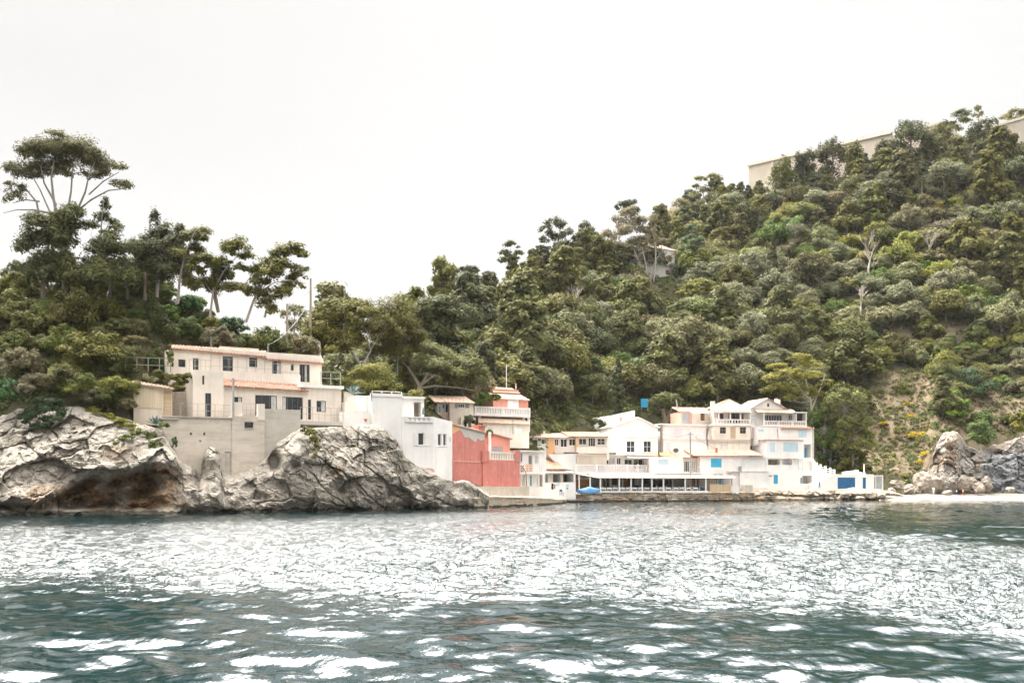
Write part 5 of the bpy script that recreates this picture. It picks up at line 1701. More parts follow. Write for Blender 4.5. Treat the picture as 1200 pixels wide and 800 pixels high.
SH = Bld('wooden_shed', 'small wooden plank shed with a sloping tiled roof beside the villa terrace', 'shed', 156, 106.0, 202, 107.2, 490)
SH.wall(156.5, 191, 452, 489, 3.2, M['shedp'], [], ext=.8)
a0, a1, z0_, z1_ = SH.rect(158, 190, 453, 478, -.05)
mb = MB()
for i in range(13): mb.box(lerp(a0, a1, i / 13) + .01, lerp(a0, a1, (i + 1) / 13) - .01, -.05 - .01 * (i % 2), -.004, z0_, z1_)
SH.put('plank_cladding', mb, M['wood'])
SH.wall(191, 201.5, 456, 489, 3.0, M['wood'], [('s', 192.3, 200.5, 458, 488.5, dict(mat=M['woodh'], n=1, slats=13, name='slatted_door'))], y=.2, ext=.8)
xa, za = SH.xz(155, 448.5, -.4); xb, zb_ = SH.xz(204, 455.5, -.4); xc, zc = SH.xz(204, 453.5, 3.3); xd, zd = SH.xz(155, 446, 3.3)
SH.put('roof', MB().tiles((xa, -.4, za), (xb, -.4, zb_), (xc, 3.3, zc), (xd, 3.3, zd), .36, .07, .14), M['tilepale'])
SH.rail(147, 200, 419, 436, M['pole'], 4.2, posts=5, bars=2, th=.05, name='railing')
a0, a1, z0_, z1_ = SH.rect(200, 228, 457, 490, 3.2)
gw = Bld('garden_wall', 'bare grey rubble garden wall between the wooden shed and the villa', 'wall', 202, 110.6, 227, 111.5, 490)
gw.wall(202, 227, 459, 489, .6, M['stonewall'], [], ext=.5)

SW = Bld('stepped_wall', 'low stepped cream walls and stairs joining the villa to the white cliff house', 'wall', 400, 115.0, 438, 117.0, 496)
SW.wall(401, 438, 483, 496, 1.0, M['white'], [], y=0, ext=1.0)
SW.wall(417.5, 440, 463.5, 497, 3.0, M['white'], [], y=1.4, ext=1.0)
SW.wall(404, 418, 471, 497, 2.4, M['pale'], [], y=1.3, ext=1.0)
mb = MB()
for i in range(8):
    x0, z0_ = SW.xz(403 + i * .2, 480 - i * 3, 3.4 + i * .3); mb.box(x0, x0 + 1.2, 3.6 + i * .3, 3.9 + i * .3, z0_ - .6, z0_)
SW.put('steps', mb, M['concrete2'])
pt = Bld('flower_pot', 'terracotta plant pot standing on the low cream wall beside the white cliff house', 'pot', 426.5, 114.8, 430.5, 114.8, 494)
a, b, c, d = pt.rect(426.5, 430.5, 490.5, 493.8)
mb = MB(); mb.tube([((a + b) / 2, 0, 0), ((a + b) / 2, 0, (d - c) * .8), ((a + b) / 2, 0, (d - c) * .8), ((a + b) / 2, 0, d - c)], [.13, .19, .22, .22], 10); pt.put('pot_body', mb, M['terr'])

# ---------------------------------------------------------------- white cliff house
A_ = Bld('white_house', 'large plain white house rising straight from the sea rocks with half open shutters', 'house', 435, 116.2, 508, 119.0, 566)
A_.wall(436, 471.5, 463, 520, 8, M['white2'], [], y=.12, ext=7)
A_.wall(471, 508, 488, 556, 7, M['white2'], [('w', 490, 497, 507, 521.5, dict(nx=1, glass=M['glass']))], ext=3)
A_.leaf_shutter(484.8, 489.8, 507, 522, M['white2']); A_.leaf_shutter(497.6, 503, 507, 522, M['white2'])
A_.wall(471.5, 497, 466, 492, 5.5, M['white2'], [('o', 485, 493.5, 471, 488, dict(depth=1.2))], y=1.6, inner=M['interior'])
A_.box('parapet', 434.5, 471.8, 461, 464.5, .0, .3, M['white2'], ref=.0)
A_.box('roof_slab', 470, 498.5, 464.5, 466.6, 1.3, 7, M['frame'], ref=1.3)
A_.balustrade(475, 507, 488.2, 494.6, M['white2'], -.06, step=.55, wide=.3, back=M['pale'], pil=1.7)
A_.post(435.3, 458, 470, -.05, M['gframe'], .08, 'drainpipe')
A_.rail(436, 470.5, 458.5, 461.5, M['frame'], .4, posts=4, bars=1, th=.03)
# patch of pink paint
x0, x1, z0_, z1_ = A_.rect(495, 509, 548, 554.5, -.012)
A_.put('paint_patch', MB().prism([((x0 + x1) / 2 + math.cos(q * .524) * (x1 - x0) / 2 * (1 + .1 * (q % 3)), (z0_ + z1_) / 2 + math.sin(q * .524) * (z1_ - z0_) / 2) for q in range(12)], -.012, -.003), M['blockout'])
A2 = Bld(None, None, None, 508, 119.0, 530, 125.0, 566, root=A_)
A2.wall(508, 530, 493, 566, 5, M['white2'], [('w', 513.2, 517.6, 508, 522, dict(nx=1)), ('w', 519.4, 523.4, 508, 522, dict(nx=1)), ('w', 526.6, 528, 512, 518, dict(nx=1, sill=False))], ext=3)
x0, za = A2.xz(508, 488.4, 0); x1, zb_ = A2.xz(530, 496.4, 0); _, zm = A2.xz(519, 493, 0)
A2.put('parapet', MB().prism([(x0 + .01, zm - .02), (x1 - .01, zm - .02), (x1 - .01, zb_ if zb_ > zm else zm + .1), (x0 + .01, max(za, zm + .3))], .004, .3), M['white2'])
um = thing('folded_parasol', 'folded dark green parasol on the roof terrace of the white cliff house', 'parasol', P(496, 489, 119.8))
mb = MB(); mb.tube([(0, 0, 0), (0, 0, 1.0)], .03, 6); mb.build('pole', M['rail'], um)
mb = MB(); mb.tube([(0, 0, .35), (0, 0, .6), (0, 0, 1.1), (0, 0, 1.25)], [.12, .16, .06, .01], 8); mb.build('canopy', L['agave'], um)

# ---------------------------------------------------------------- red buildings
RD = Bld('red_house', 'weathered red plastered house wall with a grey bare patch under its slanting top', 'house', 530, 126.0, 568, 131.5, 569)
x0, zt0 = RD.xz(530.5, 497, 0); x1, zt1 = RD.xz(568, 507, 0); _, zb0 = RD.xz(549, 569, 0)
RD.put('wall', MB().prism([(x0, zb0 - 1.5), (x1, zb0 - 1.5), (x1, zt1), (x0, zt0)], 0, 6), M['red'])
q = [(538, 502), (545, 499.6), (555, 501.5), (567, 506), (567.5, 515), (563, 516), (560, 513), (557.5, 518), (553, 515), (549, 512), (545, 512.5), (542, 507)]
RD.put('bare_patch', MB().prism([RD.xz(a, b, -.01) for a, b in q], -.02, -.004), M['greyplaster'])
q = [(530.6, 497.2), (545, 500), (541, 503), (536, 505), (530.6, 508)]
RD.put('faded_patch', MB().prism([RD.xz(a, b, -.01) for a, b in q], -.018, -.004), M['orange'])
a0 = RD.xz(529.5, 496.2, -.15); b0 = RD.xz(568.5, 506.3, -.15)
RD.put('coping', MB().tiles((a0[0], -.2, a0[1]), (b0[0], -.2, b0[1]), (b0[0], 6.2, b0[1] + .5), (a0[0], 6.2, a0[1] + .5), .36, .07, .12), M['tilepale'])
RD.box('string_course', 530.5, 568, 540, 541.4, -.05, .0, M['redlight'], ref=0)
RD.wall(561, 568.4, 499, 508, 1.0, M['red'], [], y=.6, name='chimney', ext=.3)
RD.box('chimney_cap', 560.4, 569, 498, 499.4, .4, 1.8, M['terr'], ref=.6)
RT = Bld('red_terrace_wall', 'red terrace wall with a cream pierced balustrade between its corner piers', 'wall', 565.5, 130.8, 609, 137.5, 569)
RT.wall(566, 609, 539, 569, 6, M['red'], [], ext=1.5)
RT.wall(565.6, 573, 528, 541, .8, M['red'], [], y=-.1, name='pier'); RT.wall(604, 609.4, 527.5, 541, .8, M['red'], [], y=-.1, name='pier')
RT.balustrade(573, 604, 529.5, 538.8, M['cream'], .15, step=.5, wide=.3, back=M['pale'], pil=8)
RT.post(574, 506, 529, 1.2, M['frame'], .28, 'post')
PG = Bld('gabled_house', 'salmon gabled house end with a grey garage shutter behind the red terrace', 'house', 574, 139, 598, 141, 530)
x0, zt0 = PG.xz(574, 507.5, 0); x1, zt1 = PG.xz(597.5, 514.5, 0); zb0 = PG.xz(586, 540, 0)[1]
PG.put('wall', MB().prism([(x0, zb0), (x1, zb0), (x1, zt1), (x0, zt0)], 0, 5), M['redlight'])
PG.put('roof', MB().tiles((x0 - .1, -.25, zt0 + .05), (x1 + .3, -.25, zt1 + .05), (x1 + .3, 5, zt1 + .3), (x0 - .1, 5, zt0 + .3), .36, .07, .12), M['tile'])
a, b, c, d = PG.rect(575, 589, 523, 529, -.05); PG.put('roller_shutter', MB().box(a, b, -.06, -.004, c, d), M['greymetal'])
SB = Bld('stone_plinth_wall', 'rough pale stone wall along the foot of the red houses', 'wall', 546, 125.5, 620, 137.0, 583)
SB.wall(548, 575, 569.5, 584, 3, M['stonewall'], [], ext=1); SB.wall(575, 620, 570, 583, 3.2, M['stonewall'], [], y=.15, ext=1)

# ---------------------------------------------------------------- pale tiled house and pink terraced house
HB = Bld('tiled_house', 'small cream house with pale tiled roof and blue trimmed porch under the low wide pine', 'house', 513, 151, 555, 153, 489)
HB.wall(527, 555, 472, 489, 6, M['cream'], [('s', 533, 536.6, 472.8, 478, dict(mat=M['olivewood'] if 'olivewood' in M else M['greymetal'], n=1)), ('w', 537, 544.5, 472.8, 477.6, dict(nx=3)), ('s', 545, 550, 472.8, 478, dict(mat=M['greymetal'], n=1))], ext=2)
HB.wall(513, 527.4, 472, 489, 5, M['cream'], [('s', 514, 516.5, 476, 483, dict(mat=M['skyblue'], n=1)), ('w', 518.5, 521, 472.8, 479, dict(nx=1)), ('w', 522.5, 525.5, 473, 483, dict(nx=1, frame=M['skyblue']))], y=1.0, ext=2)
HB.shed_roof(526, 555.5, 471.8, 464.5, -.35, 4.5, M['tilepale'], period=.36)
HB.shed_roof(511.5, 527, 471.2, 463.8, .5, 4.5, M['tilepale'], period=.36)
HB.box('fascia', 513, 527, 471.4, 472.6, .62, .8, M['blue'], ref=.62)
HB.wall(540, 556, 489, 499, 3, M['cream'], [], y=-.4, ext=2)

HC_ = Bld('terraced_house', 'pink three level house with white balustrade terrace and white door high above the red walls', 'house', 556, 160, 621, 165, 508)
HC_.wall(578, 619, 466.5, 482, 6, M['pink'], [('s', 595, 608, 468.5, 482, dict(mat=M['frame'], n=2, slats=3, name='shutter_door')), ('w', 586.5, 588, 471.5, 474.5, dict(nx=1, sill=False))], y=3.0, ext=1)
HC_.shed_roof(584, 620, 467.8, 462, 2.6, 6.0, M['tilepale'], period=.36)
HC_.wall(578.5, 608, 456, 463, 4, M['pink'], [], y=6.4, ext=1)
HC_.shed_roof(578, 609, 460, 454.3, 5.8, 9.0, M['tilepale'], period=.36)
HC_.wall(565, 578, 456, 470, 3, M['greyplaster'], [], y=7, ext=2)
HC_.balustrade(556, 621, 477, 486, M['white2'], .2, step=.45, wide=.22, back=M['lav'], pil=4)
HC_.box('terrace_slab', 555.5, 621.4, 486, 487.6, .0, 5, M['white'], ref=0)
HC_.wall(562, 621, 487.7, 498, 5, M['cream'], [('o', 563.5, 613, 488.3, 491.4, dict(depth=1.5)), ('w', 615, 619, 489, 493.6, dict(nx=1, sill=False))], y=.3, ext=1, inner=M['stonewall'])
HC_.wall(566, 620, 496.5, 510, 5, M['cream'], [('s', 588.5, 597, 501.5, 508.4, dict(mat=M['frame'], n=2)), ('s', 603.5, 612, 501.5, 508.4, dict(mat=M['frame'], n=2)), ('s', 570, 578, 501, 508.4, dict(mat=M['lav'], n=2))], y=-1.2, ext=2)
HC_.shed_roof(562, 620.5, 496, 491.2, -1.6, .25, M['tilepale'], period=.36)
HC_.post(593.4, 427, 456, 7.5, M['frame'], .10, 'antenna_mast'); HC_.post(604.6, 449.5, 456, 7.8, M['frame'], .12, 'chimney_pipe')
HC_.post(601, 490, 508, -2.2, M['rail'], .1, 'drainpipe')
# courtyard with dark pillars and potted palms
for i, (px, lab) in enumerate(((545.5, 'dark wooden pergola post beside the pale tiled house'), (559, 'dark wooden pergola post beside the pink terraced house'))):
    pg = Bld('pergola_post', lab, 'post', px - 2, 147, px + 2, 147, 500); pg.post(px, 488, 503, 0, M['black'], .35, 'post_shaft'); pg.box('post_cap', px - 2, px + 2, 487, 488.2, -.3, .3, M['pole'], ref=0)
palm('small potted palm between the dark pergola posts', 550, 487, 146.5, 1.9, 440, 16, 1.1)
palm('little palm by the red chimney of the weathered red house', 573.5, 503, 139.5, 1.0, 441, 12, .7)

# ---------------------------------------------------------------- apricot terrace row
D_ = Bld('terrace_row', 'long cream and apricot terrace row with tiled eaves above the orange lean-to roof', 'house', 597, 170, 712, 173, 532)
D_.wall(598, 641, 512.4, 532, 7, M['white'], [('w', 605.5, 611, 514.6, 522.8, dict(nx=1, nz=1)), ('w', 613, 617.4, 514.6, 518.4, dict(nx=1, glass=M['curtain'])), ('w', 618.8, 630.4, 514.6, 523, dict(nx=2)), ('w', 634.6, 638.4, 514.6, 520, dict(nx=1, nz=2))], ext=2)
D_.wall(641, 650, 512.8, 532, 7, M['orange'], [], y=-.15, ext=2)
D_.wall(650, 676, 512.8, 532, 7, M['cream'], [('w', 646.8 + .4, 654.6, 514, 522, dict(nx=2)), ('g', 657, 664.6, 514, 523.6, dict(nx=2)), ('w', 667, 674.4, 514, 522, dict(nx=2))], y=.1, ext=2)
D_.wall(676, 711, 511.4, 532, 7, M['cream'], [('w', 678.4, 687.4, 513.6, 521, dict(nx=2)), ('g', 689.6, 697.8, 512.8, 523, dict(nx=3)), ('w', 700, 709.2, 513.6, 521, dict(nx=2, nz=2))], y=.0, ext=2)
D_.wall(674.6, 677, 511.4, 530, .5, M['orange'], [], y=-.3, name='pilaster'); D_.wall(711, 714, 508, 532, 7, M['white'], [], y=-.2, ext=1, name='end_pier')
D_.shed_roof(597, 669, 512.2, 507.4, -.5, 5, M['tilepale'], period=.36)
D_.shed_roof(668, 711, 511.2, 506, -.5, 5.5, M['tile'], period=.36)
D_.rail(653, 672, 523.6, 530, M['lav'], -.9, posts=4, bars=2, balus=.35, th=.03); D_.box('balcony_slab', 650, 712, 529.4, 531, -1.0, .0, M['pale'], ref=-1.0)
D_.wall(676, 711, 523.5, 530, .15, M['pale'], [], y=-.9, name='balcony_parapet')
D_.post(637.6, 505, 512, 1.5, M['frame'], .2, 'chimney_pipe')

WT = Bld('terrace_wall', 'bare white sloping retaining wall below the trees above the gabled white house', 'wall', 697, 190, 752, 192, 500)
x0, za = WT.xz(697, 489, 0); x1, zb_ = WT.xz(744, 480.5, 0); xm, zm = WT.xz(716, 486.5, 0); zb0 = WT.xz(720, 505, 0)[1]
WT.put('wall', MB().prism([(x0, zb0), (x1, zb0), (x1, zb_), (xm, zm), (x0, za)], 0, 4), M['white2'])
dpb = ground_d(755, 480) - 1.5
PB = Bld('blue_panel', 'bright blue upright boarded panel standing among the bushes behind the village', 'panel', 751, dpb, 759.6, dpb, 478)
PB.wall(751.2, 759.6, 467, 477, .3, M['blue'], []); PB.post(751.8, 477, 481, .1, M['pole'], .15); PB.post(759, 477, 481, .1, M['pole'], .15)

GH = Bld('gabled_white_house', 'broad white house with a shallow gable and two large many paned windows', 'house', 714, 178.5, 772, 180.5, 533)
GH.wall(717, 771, 500, 533, 9, M['white2'], [('w', 734.4, 744, 516.6, 529.8, dict(nx=2, nz=2)), ('w', 754.4, 763, 516.6, 529.8, dict(nx=2, nz=2))], ext=2)
GH.leaf_shutter(731.6, 734.2, 516.2, 530, M['frame']); GH.leaf_shutter(744.2, 748, 516.2, 530, M['frame']); GH.leaf_shutter(751.8, 754.2, 516.2, 530, M['frame']); GH.leaf_shutter(763.2, 767.4, 516.2, 530, M['frame'])
xe0, ze0 = GH.xz(717, 499.9, 0); xe1, ze1 = GH.xz(771, 499.9, 0); xp, zp = GH.xz(748, 489.5, 0); xq, zq = GH.xz(722, 497, 0)
GH.put('gable', MB().prism([(xe0, ze0 + .004), (xe1, ze0 + .004), (xp, zp)], .02, 8.9), M['white2'])
mb = MB(); mb.tiles((xe0 - .3, -.2, ze0 + .0), (xe0 - .3, 9, ze0 + .0), (xp, 9, zp + .12), (xp, -.2, zp + .12), .4, .04, .1); mb.tiles((xe1 + .3, 9, ze0), (xe1 + .3, -.2, ze0), (xp, -.2, zp + .125), (xp, 9, zp + .125), .4, .04, .1)
GH.put('roof', mb, M['white'])
GH.box('string_course', 717, 771, 512.5, 513.4, -.08, .0, M['pale'], ref=0)
GH.wall(711.5, 717.4, 508, 533, 6, M['white'], [('o', 712.3, 714, 515, 523, dict(depth=.4))], y=.5, ext=2, name='side_wing')
GH.wall(717, 728, 523.5, 529, .2, M['pale'], [], y=-.9, name='flower_ledge', ext=.2)
GH.post(727.6, 489, 496, 2, M['tile'], .3, 'chimney')

# ---------------------------------------------------------------- seafront: blue door house, lean-to house, restaurant
BD = Bld('balcony_house', 'narrow white seafront house with cluttered balcony and blue doors beside the red walls', 'house', 609, 148, 640, 151, 578)
BD.wall(610, 639, 529, 579, 6, M['white2'], [('w', 610.2, 612.6, 530.5, 541.5, dict(nx=1, glass=M['deepblue'], frame=M['frame'])), ('g', 619.5, 624, 533, 544.4, dict(nx=2)), ('w', 627, 631, 534, 543, dict(nx=1, glass=M['curtain'])),
                                           ('g', 611.5, 615.5, 556, 570, dict(nx=2, glass=M['curtain'])), ('d', 621, 623.2, 556.5, 569.4, dict(mat=M['blue'], label='blue painted door')), ('d', 626, 630, 556, 569.5, dict(mat=M['frame'])), ('o', 632.5, 636, 556, 570, dict(depth=.8))], ext=1)
BD.box('balcony_slab', 609, 640, 553.2, 555, -1.5, .0, M['white'], ref=-1.5)
BD.rail(609.5, 640, 544.5, 553, M['frame'], -1.35, posts=7, bars=3, balus=.4, th=.035)
BD.wall(609, 614, 545, 553, .12, M['tile'], [], y=-1.3, name='balcony_panel'); BD.wall(616.5, 620, 543.5, 552.5, .12, M['orange'], [], y=-1.3, name='balcony_panel'); BD.wall(621, 624, 543.5, 552.5, .12, M['orange'], [], y=-1.3, name='balcony_panel')
BD.post(633, 531, 553, -1.2, M['frame'], .12); BD.post(639.4, 531, 553, -1.2, M['frame'], .12)
BD.box('eave', 608.6, 640, 527.6, 529, -.5, 3, M['white'], ref=-.5)
lp = thing('street_lamp', 'curved neck street lamp in front of the cluttered balcony house', 'street lamp', P(617, 578, 145.5))
k = 145.5 / F; mb = MB(); mb.tube([(0, 0, 0), (0, 0, 1.8), (-.06, 0, 2.9), (-.35, 0, 3.6), (-.8, 0, 4.05)], [.07, .06, .05, .045, .04], 7); mb.build('pole', M['gframe'], lp)
mb = MB(); mb.tube([(-.8, 0, 4.07), (-1.0, 0, 4.02), (-1.2, 0, 3.9)], [.05, .14, .05], 8); mb.build('lamp_head', M['rail'], lp)

LT = Bld('lean_to_house', 'low house with an orange tiled lean-to roof and open shady porch on the seafront', 'house', 631, 153.5, 675, 156.5, 578)
x0, z0_ = LT.xz(631, 552, -.3); x1, z1_ = LT.xz(664.5, 549.5, -.3); xr0, zr0 = LT.xz(636, 535, 4.0); xr1, zr1 = LT.xz(650, 544.5, 3.2)
xr0, zr0 = LT.xz(632, 535.5, 4.0); xr1, zr1 = LT.xz(646, 536, 4.0)
LT.put('roof', MB().tiles((x0, -.3, z1_), (x1, -.3, z1_), (xr1, 4.0, zr1), (xr0, 4.0, zr0), .36, .08, .14), M['tile'])
LT.wall(632, 674, 533, 552, 5, M['white'], [], y=4.2, ext=1, name='upper_wall')
x0, za = LT.xz(643, 531, 1.6); 
q = [(642, 532), (674.5, 531.5), (674.5, 552), (664, 549), (656, 544.4), (650, 541)]
LT.put('upper_wall', MB().prism([LT.xz(a, b, 2.2) for a, b in q][::-1], 2.2, 4.1), M['white'])
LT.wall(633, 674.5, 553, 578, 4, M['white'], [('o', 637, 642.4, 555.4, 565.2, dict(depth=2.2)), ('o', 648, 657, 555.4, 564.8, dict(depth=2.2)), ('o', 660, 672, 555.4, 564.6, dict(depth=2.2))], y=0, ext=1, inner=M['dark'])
LT.shed_roof(634, 674, 553.8, 551.6, -.9, .1, M['awning'], period=.5, over=0, name='awning')
for px in (645, 658.6): LT.wall(px - 1.2, px + 1.2, 555, 566, .25, M['cream'], [], y=-.06, name='pillar')
LT.wall(638.6, 674.6, 565.4, 578, .3, M['white2'], [], y=-1.6, ext=.8, name='garden_wall')
x0, x1, z0_, z1_ = LT.rect(663, 666.8, 566.6, 573.6, -1.62); 
MP = Bld('painted_map', 'pale turquoise painted map board on the white porch wall', 'sign', 663, 151.6, 666.8, 151.9, 573.6)
MP.box('board', 663, 666.8, 566.6, 573.6, -.05, .0, M['frame'], ref=0); MP.box('map_sea', 663.4, 666.4, 567, 570.2, -.062, -.051, M['lightblue'], ref=0)
MP.put('map_land', MB().prism([MP.xz(a, b, -.06) for a, b in ((664, 573), (663.6, 571.4), (664.6, 570.6), (665.8, 571.6), (666.3, 573.2))], -.064, -.052), M['skyblue'])
# laundry on the wall: clothes hung up, and small blue chair
def cloth(name, label, px0, px1, py0, py1, d, mat):
    c = Bld(name, label, 'laundry', px0, d, px1, d, py1)
    x0, x1, z0_, z1_ = c.rect(px0, px1, py0, py1); mb = MB(); n = 6; vs = []; fs = []
    for i in range(n + 1):
        for j in range(5):
            vs.append((lerp(x0, x1, i / n) + .02 * math.sin(j * 2 + i), .05 * math.sin(i * 1.9 + j * .5) , lerp(z1_, z0_, j / 4) - (.08 if i % 2 and j == 4 else 0)))
    for i in range(n):
        for j in range(4): fs.append((i * 5 + j, i * 5 + j + 1, i * 5 + j + 6, i * 5 + j + 5))
    mb.add(vs, fs); c.put('fabric', mb, mat, smooth=True)
cloth('hanging_cloth', 'black shirt hung over the white porch wall', 646.2, 648.6, 566.2, 573, 150.9, M['black'])
cloth('hanging_cloth', 'red and dark towel hung over the white porch wall beside the black shirt', 648.9, 651, 567.2, 572, 150.9, M['red'])
cloth('hanging_cloth', 'pale turquoise towel hung over the white porch wall', 651.6, 655.6, 565.8, 569, 150.9, M['lightblue'])


def chair_mesh(mat, name='chair'):
    mb = MB()
    mb.box(-.22, .22, -.22, .22, .42, .47)
    for sx in (-.19, .19):
        for sy in (-.19, .19): mb.box(sx - .025, sx + .025, sy - .025, sy + .025, 0, .42)
    mb.box(-.22, -.17, .18, .22, .47, .9); mb.box(.17, .22, .18, .22, .47, .9)
    mb.box(-.17, .17, .185, .215, .58, .88)
    o = mb.build(name, mat); me = o.data; bpy.data.objects.remove(o)
    return me


def table_mesh(mat, name='table'):
    mb = MB(); mb.box(-.42, .42, -.4, .4, .72, .76)
    for sx in (-.36, .36):
        for sy in (-.34, .34): mb.box(sx - .03, sx + .03, sy - .03, sy + .03, 0, .72)
    mb.box(-.425, .425, -.402, -.395, .50, .74); mb.box(-.425, -.419, -.4, .4, .5, .74); mb.box(.419, .425, -.4, .4, .5, .74)
    o = mb.build(name, mat); me = o.data; bpy.data.objects.remove(o)
    return me


CH = {k: chair_mesh(M[m_]) for k, m_ in (('white', 'whiteplastic'), ('grey', 'greymetal'), ('blue', 'deepblue'))}
TB = table_mesh(M['whiteplastic'])


def item(name, me, loc, rz, label, cat, group=None):
    o = bpy.data.objects.new(name, me); COL.objects.link(o); o.location = loc; o.rotation_euler = (0, 0, rz)
    return tag(o, label, cat, group)


item('chair', CH['blue'], P(658, 580.2, 149.5), 2.6, 'small blue chair on the slipway before the white porch wall', 'chair')

RS = Bld('restaurant', 'long open seafront restaurant with white posts under a cream canopy on the quay', 'restaurant', 674, 162.5, 862, 172.5, 576.4)
FL = 576.4
RS.box('floor_slab', 674, 862, 575.6, 577.2, .0, 9, M['white'], ref=0)
RS.wall(674, 691, 554.5, 576.4, .3, M['timber'], [], y=3.6, name='timber_wall')
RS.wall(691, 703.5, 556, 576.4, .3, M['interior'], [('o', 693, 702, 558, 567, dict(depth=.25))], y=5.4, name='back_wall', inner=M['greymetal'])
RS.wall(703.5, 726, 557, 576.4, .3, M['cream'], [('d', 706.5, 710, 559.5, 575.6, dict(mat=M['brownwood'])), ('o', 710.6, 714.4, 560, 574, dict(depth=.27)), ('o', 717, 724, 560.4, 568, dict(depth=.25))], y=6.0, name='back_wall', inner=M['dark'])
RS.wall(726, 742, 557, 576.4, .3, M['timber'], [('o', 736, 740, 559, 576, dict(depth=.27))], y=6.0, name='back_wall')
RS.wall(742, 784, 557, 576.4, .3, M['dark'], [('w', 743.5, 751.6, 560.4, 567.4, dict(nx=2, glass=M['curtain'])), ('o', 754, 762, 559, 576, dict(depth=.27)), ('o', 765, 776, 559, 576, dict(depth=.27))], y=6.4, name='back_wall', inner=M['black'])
RS.wall(784, 803, 557, 576.4, .3, M['stonewall'], [('o', 784.4, 788, 559, 576, dict(depth=.27))], y=5.4, name='stone_wall')
RS.wall(803, 862, 557, 576.4, .3, M['cream'], [('d', 811, 815, 560.4, 575.8, dict(mat=M['timber'])), ('d', 816.6, 818.8, 560.4, 575.8, dict(mat=M['brownwood']))], y=4.0, name='back_wall')
# canopy: gently sloping cream sheet, its near end curling lower
xa, za = RS.xz(700, 559.6, -.25); xb, zb_ = RS.xz(862, 558.8, -.25); xc, zc = RS.xz(862, 554, 5.0); xd, zd = RS.xz(674, 553.0, 5.0)
xe, zee = RS.xz(674, 554.2, -.25)
zf = RS.xz(768, 559.4, -.25)[1]; zt_ = RS.xz(768, 553.4, 5.0)[1]
mb = MB().slab([(xa, -.25, zf), (xb, -.25, zf), (xc, 6.8, zt_), (xa, 6.8, zt_)], .14)
mb.slab([(xe, -.25, zee), (xa - .004, -.25, zf + .002), (xa - .004, 6.8, zt_), (xe, 6.8, zt_)], .14)
RS.put('canopy', mb, M['awning'])
for px in (678.5, 691.5, 703.5, 725.6, 739.4, 752.6, 763.8, 777.4, 802.8, 827): RS.post(px, 556.5 if px < 700 else 559.6, FL, -.1, M['frame'], .2)
for px in (788, 729.5, 715): RS.post(px, 559.4, FL, 3.6, M['frame'], .16)
for px in (831, 839.6, 847, 857.6): RS.post(px, 559.6, FL, .0, M['brownwood'], .09)
RS.box('plinth', 703, 830, 574.9, 576.6, -.25, -.02, M['white'], ref=-.25)
RS.wall(832, 847, 567, 575.6, .12, M['cane'], [], y=-.1, name='reed_screen'); RS.wall(847.4, 857.6, 567.6, 575.6, .12, M['cane'], [], y=-.1, name='reed_screen')
# hanging bulbs under the canopy edge
for px in (734.6, 768.6, 709): 
    x, z = RS.xz(px, 560.8, .3); mb = MB(); mb.tube([(x, .3, z - .16), (x, .3, z - .08), (x, .3, z), (x, .3, z + .25)], [.05, .12, .05, .02], 8); RS.put('lamp', mb, M['frame'])
# lettering on the timber wall
cu = bpy.data.curves.new('lettering', 'FONT'); cu.body = 'Accueil'; cu.size = .82; cu.extrude = .02; cu.align_x = 'CENTER'; cu.shear = .2
to = bpy.data.objects.new('lettering', cu); COL.objects.link(to)
bpy.context.view_layer.update()
me = bpy.data.meshes.new_from_object(to.evaluated_get(bpy.context.evaluated_depsgraph_get())); bpy.data.objects.remove(to)
me.materials.clear(); me.materials.append(M['frame'])
sg = bpy.data.objects.new('lettering', me); COL.objects.link(sg); sg.parent = RS.root
x, z = RS.xz(684, 561.8, 3.5); sg.matrix_basis = Matrix.Translation((x, 3.56, z)) @ Matrix.Rotation(math.radians(90), 4, 'X'); sg.scale.x = 1.0
# furniture
rg = random.Random(5)
row = 0
tabs = []
for (y_, xs_) in ((1.1, (706, 713, 720, 728, 735, 742.5, 749.5, 757, 766.5, 773.5, 782, 791, 797.5, 806, 814)), (3.2, (709, 718, 732, 745, 756, 770, 780, 795))):
    for px in xs_:
        x, _ = RS.xz(px, HZ, y_)
        w = RS.Mx @ Vector((x, y_, .05)); w.z = RS.zb + .03
        tabs.append((px, y_, w))
for i, (px, y_, w) in enumerate(tabs):
    item('table', TB, w, RS.yaw + rg.uniform(-.1, .1), 'small white square cafe table in the open seafront restaurant', 'table', 'cafe tables in the open restaurant')
    for sx, rz in ((-.72, math.pi / 2), (.72, -math.pi / 2)):
        if rg.random() < .12: continue
        off = Matrix.Rotation(RS.yaw, 3, 'Z') @ Vector((sx + rg.uniform(-.08, .08), rg.uniform(-.15, .15), 0))
        kind = 'white' if rg.random() < .55 else 'grey'
        item('chair', CH[kind], w + off, RS.yaw + rz + rg.uniform(-.2, .2),
             'white plastic chair at the cafe tables of the open restaurant' if kind == 'white' else 'grey chair at the cafe tables of the open restaurant', 'chair', 'white cafe chairs' if kind == 'white' else 'grey cafe chairs')
# dark blue covered bench
BN = Bld('covered_stack', 'dark blue cover thrown over stacked furniture at the end of the restaurant', 'cover', 816.5, 171.6, 826.5, 172.2, 575.8)
a, b, c, d = BN.rect(816.5, 826.5, 569.6, 575.6, 0)
mb = MB().prism([(a, d), (a + .3, d + .02), (lerp(a, b, .6), lerp(c, d, .72)), (b, lerp(c, d, .55)), (b, c), (lerp(a, b, .7), c), (lerp(a, b, .5), lerp(c, d, .35)), (a, lerp(c, d, .75))], 0, 1.2); BN.put('cover_sheet', mb, M['deepblue'])

